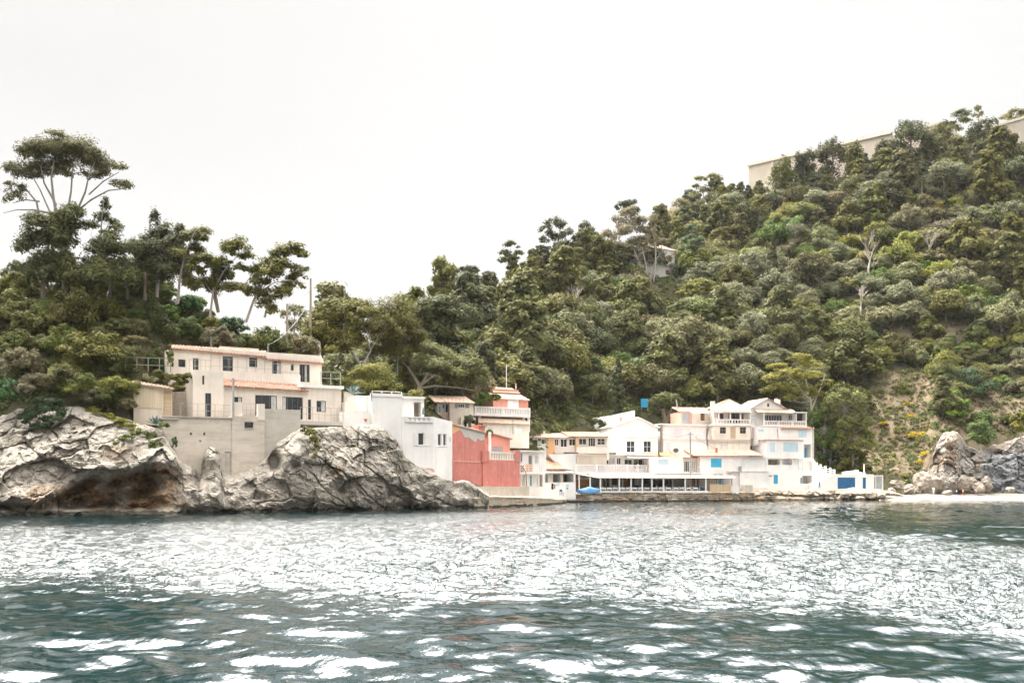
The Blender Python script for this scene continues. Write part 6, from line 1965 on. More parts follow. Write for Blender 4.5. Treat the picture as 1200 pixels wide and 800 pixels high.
# ---------------------------------------------------------------- blue tarpaulin covered rowing boat on the quay
BT = thing('rowing_boat', 'small boat under a bright blue tarpaulin hauled out on the quay before the restaurant', 'boat', P(689.5, 579.2, 158.8), .12)
Lb = 3.6
vs = []; fs = []
secs = 13
for i in range(secs):
    t = i / (secs - 1); x = (t - .5) * Lb; w = .68 * math.sin(math.pi * min(.97, .1 + .9 * (1 - abs(2 * t - 1) ** 2.2) * .5)) ; w = .72 * (1 - abs(2 * t - 1) ** 2.6) + .05
    sh = .18 * (2 * t - 1) ** 2
    for (fy, z) in ((-1, .55 + sh), (-.8, .22 + sh * .6), (0, .06 + sh * .5), (.8, .22 + sh * .6), (1, .55 + sh)): vs.append((x, fy * w, z))
for i in range(secs - 1):
    for j in range(4): fs.append((i * 5 + j, i * 5 + 5 + j, i * 5 + 6 + j, i * 5 + 1 + j))
mesh_obj('hull', vs, fs, M['frame'], BT, smooth=True)
vs = []; fs = []
rr = random.Random(3)
for i in range(secs):
    t = i / (secs - 1); x = (t - .5) * (Lb + .15); w = .80 * (1 - abs(2 * t - 1) ** 2.6) + .1; sh = .18 * (2 * t - 1) ** 2
    pk = 1.25 - 1.0 * abs(t - .55) * 1.3
    for j in range(9):
        f = (j - 4) / 4; zz = .5 + sh + max(.05, pk - .45) * (1 - abs(f) ** 1.3) - (.24 if abs(f) > .9 else 0) + rr.uniform(-.03, .03)
        vs.append((x, f * w * (1.04 if abs(f) > .9 else 1), zz))
for i in range(secs - 1):
    for j in range(8): fs.append((i * 9 + j, i * 9 + 9 + j, i * 9 + 10 + j, i * 9 + 1 + j))
mesh_obj('tarpaulin', vs, fs, M['tarp'], BT, smooth=True)
mb = MB().box(-1.2, -1.05, -.6, .6, 0, .16).box(.9, 1.05, -.6, .6, 0, .16); mb.build('chock', M['pole'], BT)

# ---------------------------------------------------------------- house over the restaurant
UP = Bld('seafront_house', 'long white house with picket balcony above the restaurant canopy', 'house', 668, 170, 768, 175.5, 553)
UP.wall(668, 767, 533, 554, 6, M['white2'], [('w', 674.6, 678, 537, 544.6, dict(nx=2)), ('w', 681, 684.8, 536, 544, dict(nx=1, glass=M['curtain'])), ('w', 689, 694.8, 536, 544, dict(nx=1, glass=M['curtain'])), ('d', 696.4, 701.6, 536.6, 550, dict(mat=M['frame'])),
                                            ('w', 707, 720.6, 536, 544, dict(nx=4, curtain=(.45, 1))), ('w', 723, 727.8, 536.4, 544, dict(nx=2)), ('w', 732, 741, 538, 544.2, dict(nx=2)), ('g', 742.6, 759, 537.6, 549, dict(nx=3)), ('o', 760.6, 765, 537.6, 546, dict(depth=.4))], y=1.6, ext=1, inner=M['interior'])
UP.box('roof_slab', 667, 768, 531.2, 533, .6, 7, M['white'], ref=.6)
UP.box('shadow_gap_strip', 662, 722, 530.0, 531.6, .5, 1.4, M['gframe'], ref=.5)  # dark strip stands in for the shade in the gap under the eave
x0, x1, z0_, z1_ = UP.rect(675, 768, 544.4, 552.6, 0)
mb = MB().box(x0, x1, -.05, .05, z1_ - .1, z1_).box(x0, x1, -.05, .05, z0_, z0_ + .1)
n = 46
for i in range(n + 1):
    x = lerp(x0 + .08, x1 - .08, i / n); mb.box(x - .085, x + .085, -.03, .03, z0_ + .09, z1_ - .09)
UP.put('picket_railing', mb, M['lav'])
for px in (675, 699, 722, 735, 747.6, 767): UP.post(px, 543.6, 553, .0, M['frame'], .18)
UP.box('balcony_slab', 668, 768.4, 552.8, 554.2, -.2, 2, M['white'], ref=-.2)
UP.shed_roof(737, 768, 536.4, 533.4, -.3, 1.5, M['awning'], period=.5, over=0, name='awning')

I2 = Bld('white_annex', 'plain white flat with shutter and french doors over the restaurant, past the picket balcony', 'house', 767.4, 172.5, 822, 175.5, 555)
I2.wall(767.6, 800.4, 535.5, 555, 6, M['white2'], [('r', 771, 783, 538, 544.2, dict(mat=M['lightblue']))], y=0, ext=1)
I2.wall(800.4, 821, 536.4, 555, 5, M['cream'], [('g', 802, 808, 540, 552.6, dict(nx=3)), ('g', 810.6, 815.6, 540, 552.6, dict(nx=2, glass=M['curtain']))], y=.9, ext=1)
I2.rail(816, 826, 545, 553, M['rail'], -.1, posts=3, bars=2, th=.03)
I2.box('balcony_slab', 767, 826, 553.4, 555, -.4, 2, M['white'], ref=-.4)
I2.shed_roof(797, 817, 535.8, 528.4, .4, 4, M['tile'], period=.36)
mb = MB(); 
AW = [(755, 771.5, 533.8, 530.4), (774, 789, 533.4, 530.0)]
for i, (a, b, e, r_) in enumerate(AW):
    w = Bld('orange_awning', ('orange awning under the windows of the gabled white house' if i == 0 else 'orange awning below the flat grey dish on the terrace'), 'awning', a, 176, b, 176, e)
    xa, za = w.xz(a, e, 0); xb, _ = w.xz(b, e, 0); zr = w.xz((a + b) / 2, r_, 1.6)[1]
    w.put('canvas', MB().slab([(xa, 0, za), (xb, 0, za), (xb, 1.6, zr), (xa, 1.6, zr)], .06), M['awningo']); w.post(a + .6, e, e + 3, .1, M['frame'], .08); w.post(b - .6, e, e + 3, .1, M['frame'], .08)
    if i == 0: w.box('valance', a, b, e, e + 1, -.03, -.003, M['awningo'], ref=0)
SD = thing('satellite_dish', 'dark round dish on the roof beside the orange awning', 'satellite dish', P(792, 530.6, 176.5))
vs = [(0, .12, .45)]; fs = []
for j, (r_, y_) in enumerate(((.22, .1), (.42, .0))):
    for i in range(12): vs.append((math.cos(i * .5236) * r_ * 1.2, y_ - .1, .45 + math.sin(i * .5236) * r_))
for i in range(12): fs.append((0, 1 + i, 1 + (i + 1) % 12)); fs.append((1 + i, 13 + i, 13 + (i + 1) % 12, 1 + (i + 1) % 12))
mesh_obj('dish', vs, fs, M['gframe'], SD, smooth=True); MB().box(-.04, .04, .1, .18, -.3, .45).build('bracket', M['rail'], SD)

# ---------------------------------------------------------------- panelled pale block and annexes
J = Bld('panelled_block', 'pale flat roofed block with panelled upper floor behind the tall utility pole', 'house', 775, 181.5, 830, 184, 530)
J.wall(776, 827, 498.5, 514.4, 7, M['white'], [('s', 789, 799, 501.4, 513, dict(mat=M['lav'], n=3, slats=1)), ('s', 806, 808, 502, 513, dict(mat=M['lav'], n=1, slats=1))], ext=.2)
J.wall(777, 829, 515, 531, 7, M['white'], [('s', 780.4, 785, 518, 528, dict(mat=M['lav'], n=1, slats=1))], y=-.15, ext=2)
J.box('cornice', 775.6, 828, 496.4, 498.4, -.25, 7, M['white'], ref=-.25); J.box('string_course', 776, 829, 514.4, 515, -.3, .5, M['pale'], ref=-.3)
ac = J.box('air_conditioner', 818, 826.4, 509, 514.4, -.7, -.02, M['lav'], ref=-.7)
J.post(775.0, 497, 528, -.2, M['pole'], .35, 'pipe_chase'); J.post(771.8, 497, 505, -.1, L['agave'], .4, 'pipe_chase'); J.post(828.6, 502, 522, -.3, M['gframe'], .12, 'drainpipe')

K = Bld('pink_annex', 'low annex with pinkish tiled roof, grey roller shutter and brown door', 'house', 797, 189, 834, 190, 497)
K.wall(797.4, 811, 482.2, 498, 6, M['redlight'], [('r', 799.4, 808.4, 483.4, 495.6, {})], ext=3)
K.wall(811, 834, 483, 498, 6, M['cream'], [('d', 821, 826, 484, 492.6, {}), ], y=.1, ext=3)
K.shed_roof(798, 834, 481.8, 477.6, -.3, 4.5, M['tile'], period=.36)
K.shed_roof(811.4, 833, 483.2, 481.9, -1.4, -.3, M['frame'], period=.6, over=0, name='awning')
K.post(829.6, 496, 528, -1.0, M['greyplaster'], .25, 'drainpipe')
mb = MB()
for i in range(11):
    x, z = K.xz(828 + i * .7, 514 - i * 2.0, -3 + i * .25); mb.box(x, x + .8, -3 + i * .25, -2.6 + i * .25, z - 1.0, z)
K.put('stairs', mb, M['pale'])

BL = Bld('balcony_villa', 'cream house with a pale hipped roof, balustraded balcony and brown windows', 'house', 834, 186, 880, 187, 516)
BL.wall(836.6, 879.6, 498.6, 516, 7, M['cream'], [('w', 843.6, 850.8, 500.2, 507.8, dict(nx=2, nz=2, frame=M['brownwood'])), ('d', 856, 862, 500.2, 514, dict(mat=M['woodh'])), ('w', 867.2, 874.2, 500.2, 507.8, dict(nx=2, nz=2, frame=M['brownwood']))], ext=1)
BL.wall(836.4, 880, 482.6, 497, 5.5, M['cream'], [('w', 841, 848, 484, 491, dict(nx=2, frame=M['brownwood'])), ('g', 853.6, 867, 483.8, 495.8, dict(nx=3, frame=M['brownwood'])), ('w', 869, 871.4, 484, 491, dict(nx=1, frame=M['brownwood']))], y=1.7, ext=.5)
BL.box('balcony_slab', 835.8, 880.6, 496.8, 498.5, -.25, 3, M['white'], ref=-.25)
BL.balustrade(836.4, 879.6, 491, 496.8, M['white2'], -.1, step=.55, wide=.18, back=None, pil=2.4)
for px in (842.4, 855.8, 867.6, 879): BL.post(px, 482.8, 491.4, -.1, M['frame'], .2)
BL.shed_roof(835, 880.4, 481.2, 477.4, -.5, 1.6, M['tile'], period=.36, over=.1)
BL.box('gutter', 834.6, 880.8, 481.4, 483, -.6, -.3, M['frame'], ref=-.6)
x0, z0_ = BL.xz(836, 477.6, 1.7); x1, _ = BL.xz(875, 477.6, 1.7); xp, zp = BL.xz(854, 467.8, 5.0)
mb = MB().tiles((x0, 1.7, z0_), (x1, 1.7, z0_), (xp + .3, 5.2, zp), (xp - .3, 5.2, zp), .36, .06, .1)
mb.tiles((x1, 1.7, z0_), (x1, 8.5, z0_), (xp + .3, 5.3, zp), (xp + .3, 5.2, zp), .4, .05, .1); mb.tiles((x0, 8.5, z0_), (x0, 1.7, z0_), (xp - .3, 5.2, zp), (xp - .3, 5.3, zp), .4, .05, .1)
BL.put('roof', mb, M['tilepale'])
BL.wall(834.4, 838, 470, 482, 1.0, M['pale'], [], y=3.0, name='chimney')
BL.wall(830, 879, 516.6, 530, 4, M['cream'], [], y=-.6, ext=2, name='base_wall'); BL.box('terrace_edge', 830, 880.4, 514.8, 516.5, -1.1, 2, M['awning'], ref=-1.1)
for px in (838, 845, 852, 859, 866): 
    x0, x1, z0_, z1_ = BL.rect(px, px + .5, 517, 529, -.62); BL.put('panel_joint', MB().box(x0, x1, -.63, -.602, z0_, z1_), M['greyplaster'])

TM = Bld('end_house', 'tall white stepped end house with gable, glazed balcony and pale blue shutters', 'house', 876, 183, 954, 187, 568)
# top: gabled storey
TM.wall(880, 924, 479.6, 501, 7, M['white'], [('g', 895, 916.6, 486, 493, dict(nx=7, glass=M['glass'])), ('d', 880.6, 886, 487, 500, dict(mat=M['frame'])), ('w', 881, 883, 490.5, 496, dict(nx=1, glass=M['skyblue'], sill=False))], y=4.2, ext=2)
TM.wall(924, 945, 483, 500, 4, M['white'], [('w', 924.4, 928.6, 485.4, 492.4, dict(nx=2)), ('o', 933, 944, 483.8, 493, dict(depth=1.2))], y=4.0, ext=2)
x0, z0_ = TM.xz(878, 479.6, 3.9); x1, _ = TM.xz(926, 479.6, 3.9); xp, zp = TM.xz(900, 467.2, 3.9)
TM.put('gable', MB().prism([(x0 + .3, z0_ + .003), (x1 - .2, z0_ + .003), (xp, zp)], 4.22, 11), M['white'])
mb = MB().tiles((x0 - .1, 3.9, z0_), (x0 - .1, 11.2, z0_), (xp, 11.2, zp + .15), (xp, 3.9, zp + .15), .4, .05, .12); mb.tiles((x1 + .1, 11.2, z0_), (x1 + .1, 3.9, z0_), (xp, 3.9, zp + .155), (xp, 11.2, zp + .155), .4, .05, .12)
TM.put('roof', mb, M['tilepale'])
a, b, c, d = TM.rect(899, 901.4, 472.4, 476.4, 4.2); TM.put('vent_window', MB().box(a, b, 4.17, 4.216, c, d), M['dark'])
TM.wall(909.6, 912, 467, 476, .6, M['pale'], [], y=7, name='chimney'); TM.wall(912.8, 914.4, 468, 476, .6, M['pale'], [], y=7, name='chimney')
TM.shed_roof(890, 933, 483.4, 479.4, 2.6, 4.3, M['tilepale'], period=.36)
TM.box('balcony_slab', 893, 945.6, 498.6, 500, 2.4, 5, M['white'], ref=2.4)
TM.balustrade(895, 945, 493.2, 498.8, M['white2'], 2.6, step=.5, wide=.16, back=M['orange_faint'], pil=2.6)
for px in (895.4, 933, 944.6): TM.post(px, 483, 493.6, 2.7, M['frame'], .16)
TM.box('pergola_beam', 930, 946, 482.4, 483.4, 2.5, 5, M['frame'], ref=2.5)
# second storey
TM.wall(888, 914, 500.2, 515, 5, M['white2'], [('s', 888 + .6, 895, 503, 505.8, dict(mat=M['lightblue'], n=1, slats=2)), ('o', 911, 913.4, 501.6, 512, dict(depth=1.0))], y=2.2, ext=1)
TM.wall(914, 952.4, 501.6, 540, 6, M['white2'], [('s', 935.6, 945.2, 503.6, 512.4, dict(mat=M['lightblue'], n=2, slats=3)), ('o', 942.4, 950.4, 520.4, 536, dict(depth=1.4))], y=1.6, ext=2, inner=M['white'])
TM.shed_roof(917, 953, 501.6, 499.4, 1.2, 3.4, M['tile'], period=.36, over=.1)
TM.wall(943, 945, 525, 536, .1, M['blue'], [], y=2.6, name='blue_post')
# third: projecting block
TM.wall(898, 941, 516, 537, 5, M['white2'], [('s', 902, 908, 518.6, 529.4, dict(mat=M['lightblue'], n=1, slats=1)), ('r', 918, 935, 518.6, 529.2, dict(mat=M['lightblue']))], y=.0, ext=.0, name='projecting_wall')
TM.box('cornice', 896, 941.6, 514.9, 516, -.15, 5, M['tilepale'], ref=-.15)
TM.wall(896, 940, 537.3, 552, 5, M['white2'], [('o', 899, 914, 538.2, 544.6, dict(depth=1.2)), ('o', 917, 928, 538.2, 544.6, dict(depth=1.2)), ('d', 929.4, 936, 538.2, 550, dict(mat=M['frame']))], y=.6, ext=.3, inner=M['interior'])
# base with blue door and porch
TM.wall(898, 930, 551, 568, 5, M['white2'], [('d', 906.6, 911.8, 556, 566.6, dict(mat=M['blue'], n=2, label='bright blue door'))], y=-.3, ext=1)
TM.wall(930, 953, 551, 568, 5, M['white2'], [('o', 940, 951.6, 557, 566.4, dict(depth=1.6))], y=-.15, ext=1, inner=M['greyplaster'])
TM.wall(938.6, 939.6, 559.6, 566, .1, M['deepblue'], [], y=-.3, name='blue_post')
a, b, c, d = TM.rect(900, 904.4, 556.8, 558, -.3); TM.put('wall_plaque', MB().box(a, b, -.36, -.302, c, d), M['gframe'])
# buttressed stair on the right
q = [(952, 540), (962, 547), (972, 556), (976, 569), (952, 569)]
TM.put('stair_wall', MB().prism([TM.xz(a, b, .4) for a, b in q][::-1], .4, 3), M['white2'])
q = [(940.5, 537), (953, 537), (956, 541), (956, 552), (940.5, 552)]
TM.put('stair_wall', MB().prism([TM.xz(a, b, 1.2) for a, b in q][::-1], 1.2, 4), M['white'])
mb = MB()
for i in range(9):
    x, z = TM.xz(955 + i * 2.2, 545 + i * 2.6, 3.2); mb.box(x, x + .45, 3.1, 4.3, z - 1.2, z)
TM.put('stairs', mb, M['pale'])
TM.post(953.4, 500, 541, 1.4, M['pale'], .1, 'drainpipe')
FB = Bld('stair_balustrade', 'stepped white concrete posts and rails edging the stairs beside the boathouse', 'fence', 954, 188.5, 980, 189, 560)
for i, px in enumerate((957, 961.5, 967.4, 973, 977.6)):
    FB.post(px, 541.6 + i * 2.0, 556 + i * .4, 0, M['white2'], .3)
for (a, b, z_) in ((961.5, 967.4, 547), (967.4, 973, 549), (973, 977.6, 550)):
    for k_ in range(3): FB.box('rail', a, b, z_ + k_ * 2.2, z_ + .9 + k_ * 2.2, .02, .14, M['white2'], ref=.02)

# garage house with red roof and blue shutters
GA = Bld('garage_house', 'white seafront house with red tiled roof, turquoise shutters and a closed white garage', 'house', 820, 175, 901, 178.5, 568)
GA.wall(820.6, 868, 534.6, 569, 7, M['white2'], [('s', 833, 845.6, 537.2, 547.4, dict(mat=M['skyblue'], n=2)), ('s', 833, 838.6, 559.8, 568, dict(mat=M['skyblue'], n=1)), ('s', 840, 845.6, 559.8, 568, dict(mat=M['skyblue'], n=1))], ext=1)
GA.wall(868, 900, 534.6, 553, 7, M['white2'], [('r', 873, 897, 537, 551.6, dict(mat=M['frame'], name='garage_door'))], y=.2, ext=.0)
GA.wall(867, 901, 552.6, 569, 7, M['white2'], [('s', 880, 889, 560, 567, dict(mat=M['white2'], n=1, slats=1))], y=-.4, ext=1)
GA.box('ledge', 853, 901, 551.6, 552.6, -.5, .3, M['pale'], ref=-.5)
GA.shed_roof(814, 841.4, 533.8, 527.4, -.35, 4.0, M['tilered'], period=.36, over=.05); GA.shed_roof(842.4, 866.4, 533.8, 527.4, -.35, 4.0, M['tilered'], period=.36, over=.05); GA.shed_roof(867.4, 895, 533.4, 527.4, -.35, 4.0, M['tilered'], period=.36, over=.05)
GA.post(839.4, 524.6, 530, 2, M['tilered'], .35, 'chimney')
GA.post(867.2, 546, 552.6, -.3, M['greymetal'], .4, 'meter_box')
for px in (838, 844): 
    x, z = GA.xz(px + 1, 556.4, -.35); GA.put('wall_lamp', MB().box(x - .35, x + .35, -.36, -.002, z, z + .12), M['gframe'])
cr = Bld('low_wall', 'low pale wall and white block on the quay beside the reed screened terrace', 'wall', 858, 171.5, 901, 176.5, 577)
cr.wall(859, 866, 569, 577, 1.2, M['white'], [], ext=.2); cr.wall(866, 901, 571.5, 577, .6, M['pale'], [], y=.8, ext=.3)
cr.wall(873, 882, 568, 578, 1.0, M['quaytop'], [], y=-.2, name='block', ext=.2); cr.wall(900, 941, 569.6, 577, .8, M['white'], [], y=.6, ext=.4)

# boathouse
BO = Bld('boathouse', 'low white boathouse with wide deep blue doors on the rocks by the beach', 'boathouse', 956, 183, 1036, 186, 573.5)
x0, zb0 = BO.xz(958, 574, .02); x1, zt = BO.xz(978, 555.6, .02); xm, zm = BO.xz(971, 559, .02); xs_, zs_ = BO.xz(958.6, 568, .02)
BO.put('wall', MB().prism([(x0, zb0), (x1, zb0), (x1, zt), (xm, zm), (xs_, zs_)], .02, 5), M['white2'], label='sloping white wing wall')
BO.wall(978, 1024, 555.4, 573.5, 6, M['white2'], [('s', 981.6, 1002.2, 559.2, 572.6, dict(mat=M['deepblue'], n=4, slats=1, name='boat_door')), ('s', 1011, 1014.8, 559.2, 572.6, dict(mat=M['deepblue'], n=1, slats=1, name='side_door'))], ext=1.5)
BO.wall(1024, 1035, 556.6, 574, 5, M['white'], [('o', 1024.4, 1026, 558.6, 572.4, dict(depth=.5)), ('d', 1026.6, 1034, 557.8, 573, dict(mat=M['greymetal'], n=1))], y=.4, ext=1.5)
x0, z0_ = BO.xz(984, 555.3, 1.5); 
mb = MB()
x0, _ = BO.xz(987, 555, 1.5); x1, z1_ = BO.xz(1008, 551.6, 2.5); z0_ = BO.xz(998, 555.3, 1.5)[1]
mb.slab([(x0, 1.5, z0_ + .1), (x1 + .6, 1.5, z0_ + .12), (x1 - .4, 4.0, z1_ + .1), (x0 + 1.4, 4.0, z1_ - .2)], .1)
BO.put('roof', mb, M['frame'])
BO.post(1012.6, 543, 556, 1.0, M['pale'], .16, 'mast'); BO.post(1004, 550.4, 555.4, 2.2, M['frame'], .5, 'chimney')

# ---------------------------------------------------------------- utility poles
def pole(label, px, py0, py1, d, r, mat, arms=(), tilt=0.0):
    o = thing('utility_pole', label, 'pole', P(px, py1, d)); k = d / F; h = (py1 - py0) * k
    mb = MB(); mb.tube([(0, 0, -.8), (tilt * .5, 0, h * .5), (tilt, 0, h)], [r * 1.15, r, r * .8], 8); mb.build('shaft', M[mat], o)
    for (z, w) in arms: MB().box(-w + tilt, w + tilt, -.05, .05, h - z - .05, h - z + .05).build('crossarm', M[mat], o)
    return o
pole('tall bare brown pole standing on the crest past the end of the villa', 364, 326, 400, 133, .16, 'pole')
pole('short dark pole beside the taller bare one on the crest', 336.5, 356, 400, 130, .17, 'pole')
pole('tall grey utility pole rising in front of the panelled block', 809, 506, 556, 171.5, .15, 'rail', [(.4, .5)])
pole('leaning silver pole beside the pink annex', 797, 468, 497, 191, .15, 'rail', [], -.75)
pole('pale lamp standard among the flat topped pines', 466, 413, 432, 144, .08, 'rail', [(.1, .3)])
pole('dark gate pillar in the trees past the villa roof', 372, 400, 425, 131, .45, 'concrete2')
def cable(label, a, b, sag):
    A, B = P(*a), P(*b); o = Vector(A)
    pts = []
    for i in range(15):
        t = i / 14; q = A.lerp(B, t); q.z -= sag * 4 * t * (1 - t); pts.append(q - o)
    c = MB().tube(pts, .022, 5).build('overhead_cable', M['gframe']); c.location = o
    tag(c, label, 'cable')
cable('sagging cable from the tall grey utility pole to the gabled white house', (809, 507.5, 171.5), (771, 505, 180.4), .8)
cable('cable from the tall grey utility pole to the roof of the garage house', (809, 507.5, 171.5), (866, 533, 176), .7)
cable('thin wire strung from the villa antenna mast to the crest pole', (314, 404, 117), (364, 350, 133), 1.0)
cable('wire running between the two bare crest poles', (336.5, 358, 130), (364, 340, 133), .3)
# ---------------------------------------------------------------- hilltop buildings
d_ = ground_d(772, 334) + 2
VH = Bld('hillside_villa', 'white villa with dark shuttered windows half hidden by gum trees on the upper hillside', 'house', 750, d_, 792, d_ + 6, 334)
VH.wall(768, 790.6, 292, 334, 9, M['white2'], [('s', 782.4, 787, 299, 307, dict(mat=M['brownwood'], n=2)), ('s', 780, 784.6, 316.4, 322, dict(mat=M['brownwood'], n=2))], ext=3)
VH.wall(748, 768, 303, 334, 8, M['white'], [('s', 755, 758.4, 309, 316, dict(mat=M['brownwood'], n=2))], y=.6, ext=3)
VH.shed_roof(767, 791.6, 292, 288.6, -.3, 6, M['tilepale'], period=.45); VH.shed_roof(747, 768, 303, 300, .2, 6, M['tilepale'], period=.45)
d_ = ground_d(1047, 262) + 4
VR = Bld('hillside_house', 'small house with a pale hipped roof showing among the trees below the fort', 'house', 1034, d_, 1062, d_, 262)
VR.wall(1036, 1060, 252, 262, 7, M['pale'], [('w', 1042, 1046, 254, 259, dict(nx=1))], ext=3)
VR.shed_roof(1035, 1061, 252.4, 245.4, -.4, 4, M['tilepale'], period=.45, skew0=2, skew1=-2)
d_ = ground_d(790, 262) + 1
RU = Bld('ruined_gable', 'pale stone building top peeping over the skyline trees', 'ruin', 768, d_, 800, d_, 262)
RU.wall(770, 784, 247, 262, 5, M['fort'], [('o', 775, 777.4, 249, 253, dict(depth=.8))], ext=3); RU.wall(784, 795, 243, 262, 5, M['fort'], [], y=1, ext=3)
RU.post(787.4, 240, 243.5, 2, M['fort'], .8, 'chimney')
d_ = ground_d(820, 266) + 2
RV = Bld('pink_roofed_house', 'tiny house with a salmon tiled roof among the skyline gum trees', 'house', 812, d_, 826, d_, 266)
RV.wall(813, 825, 262, 268, 5, M['pale'], [('w', 817, 820, 263, 266, dict(nx=1))], ext=2); RV.shed_roof(812, 826, 262.4, 257.4, -.3, 3.5, M['tile'], period=.45)

FO = Bld('fort', 'long pale fort wall with a sharp corner along the top of the hill', 'fort', 877, 366, 1044, 332, 222)
x0, zt = FO.xz(877.5, 196, 0); x1, zt2 = FO.xz(1044, 156, 0); zb0 = FO.xz(900, 232, 0)[1]
zt = (zt + zt2) / 2
FO.put('wall', MB().box(x0, x1, 0, 40, zb0 - 26, zt), M['fort'])
FO.put('cornice', MB().box(x0 - .5, x1 + .3, -.6, 1.2, zt + .004, zt + .9), M['pale'])
FO.put('buttress', MB().box(x0 + 9, x0 + 9.6, -.3, -.003, zb0 - 26, zt - .2), M['pale'])
mb = MB()
for t in (.74, .9): mb.box(lerp(x0, x1, t), lerp(x0, x1, t) + 1.4, 1.5, 3, zt + .9, zt + 2.6)
FO.put('chimney', mb, M['fort'])
FP = Bld('fort_bastion', 'sloping pale stone bastion of the fort at the top edge of the hill', 'fort', 1082, 350, 1215, 344, 180)
q = [(1052, 186), (1052, 160), (1082, 157), (1082, 148.4), (1106, 143.4), (1130, 160), (1160, 149), (1215, 133), (1215, 186)]
FP.put('wall', MB().prism([FP.xz(a, b + 1.5, 0) for a, b in q][::-1], 0, 30), M['fort'])
for (a, za, b, zb_) in ((1082, 148.4, 1106, 143.4), (1160, 149, 1215, 133)):
    p0 = FP.xz(a, za + 1.5, -.4); p1 = FP.xz(b, zb_ + 1.5, -.4)
    FP.put('coping', MB().prism([(p0[0], p0[1]), (p1[0], p1[1]), (p1[0], p1[1] + .8), (p0[0], p0[1] + .8)], -.5, 1.5), M['pale'])
# ================================================================ BOULDERS
def boulder(label, px, py, rx, ry, d, mat, seed, group=None):
    k = d / F; B = P(px, py, d)
    bm = bmesh.new(); bmesh.ops.create_icosphere(bm, subdivisions=5, radius=1)
    v = np.array([q.co[:] for q in bm.verts])
    n = fbm(v[:, 0] * 1.1 + seed, v[:, 1] * 1.1, v[:, 2] * 1.1, 3, seed) * .28 + fbm(v[:, 0] * 3 + seed, v[:, 1] * 3, v[:, 2] * 3, 4, seed + 3) * .12
    # flattened facets
    for i in range(7):
        a = np.random.RandomState(seed * 10 + i).normal(size=3); a /= np.linalg.norm(a)
        dd = v @ a; cut = .62 + .12 * (i % 3); v = v - np.outer(np.maximum(0, dd - cut), a) * .85
    v = v * (1 + n)[:, None] * np.array([rx * k, (rx + ry) * .5 * k, ry * k * 1.15])
    for q, c in zip(bm.verts, v): q.co = c
    me = bpy.data.meshes.new('boulder'); bm.to_mesh(me); bm.free()
    me.materials.append(mat)
    me.polygons.foreach_set('use_smooth', [True] * len(me.polygons))
    o = bpy.data.objects.new('boulder', me); COL.objects.link(o); o.location = B; o.rotation_euler = (0, 0, seed)
    return tag(o, label, 'boulder', group)


for i, (px, py, rx, ry, lab) in enumerate((
        (1086, 566, 20, 15, 'largest pale boulder behind the figure standing by the beach rocks'),
        (1103, 567, 12, 10, 'cracked pale boulder next along from the largest beach boulder'),
        (1127, 566, 12, 9, 'tan boulder directly behind the two beach walkers'),
        (1147, 571, 9, 7, 'smooth grey boulder resting on the beach past the two walkers'),
        (1137, 565, 9, 8, 'tan boulder between the two walkers and the smooth grey boulder'),
        (1051, 568, 14, 6, 'flat slab boulder just past the boathouse'),
        (1043, 575, 8, 5, 'low rock at the foot of the boathouse wall'),
        (1064, 573, 10, 6, 'rounded slab lying between the boathouse and the largest beach boulder'),
        (1156, 566, 8, 9, 'upright rock against the foot of the grey sea cliff'),
        (1184, 573, 9, 4, 'low rock at the foot of the blue grey cliff face'),
        (1110, 577, 7, 3, 'small low rock on the sand in front of the cracked boulder'))):
    boulder(lab, px, py + ry * .12, rx * .86, ry * .84, (194.5 - (py - 566) * .55) if py < 575 else 189.5, M['boulder'], 30 + i)

# fallen stones on the slab ledge by the boathouse and along the slipway
for i, (px, py, rx, ry, d) in enumerate(((1020, 580, 7, 4, 181.5), (1034, 581, 6, 4, 181.5), (990, 579, 8, 4, 181), (948, 578, 6, 3, 179.5), (920, 579, 6, 3.4, 178), (893, 578, 5, 4, 176))):
    boulder('broken ledge stone at the water\'s edge before the white end house and boathouse', px, py, rx, ry, d, M['rocktan'], 60 + i, 'stones on the shore ledge')


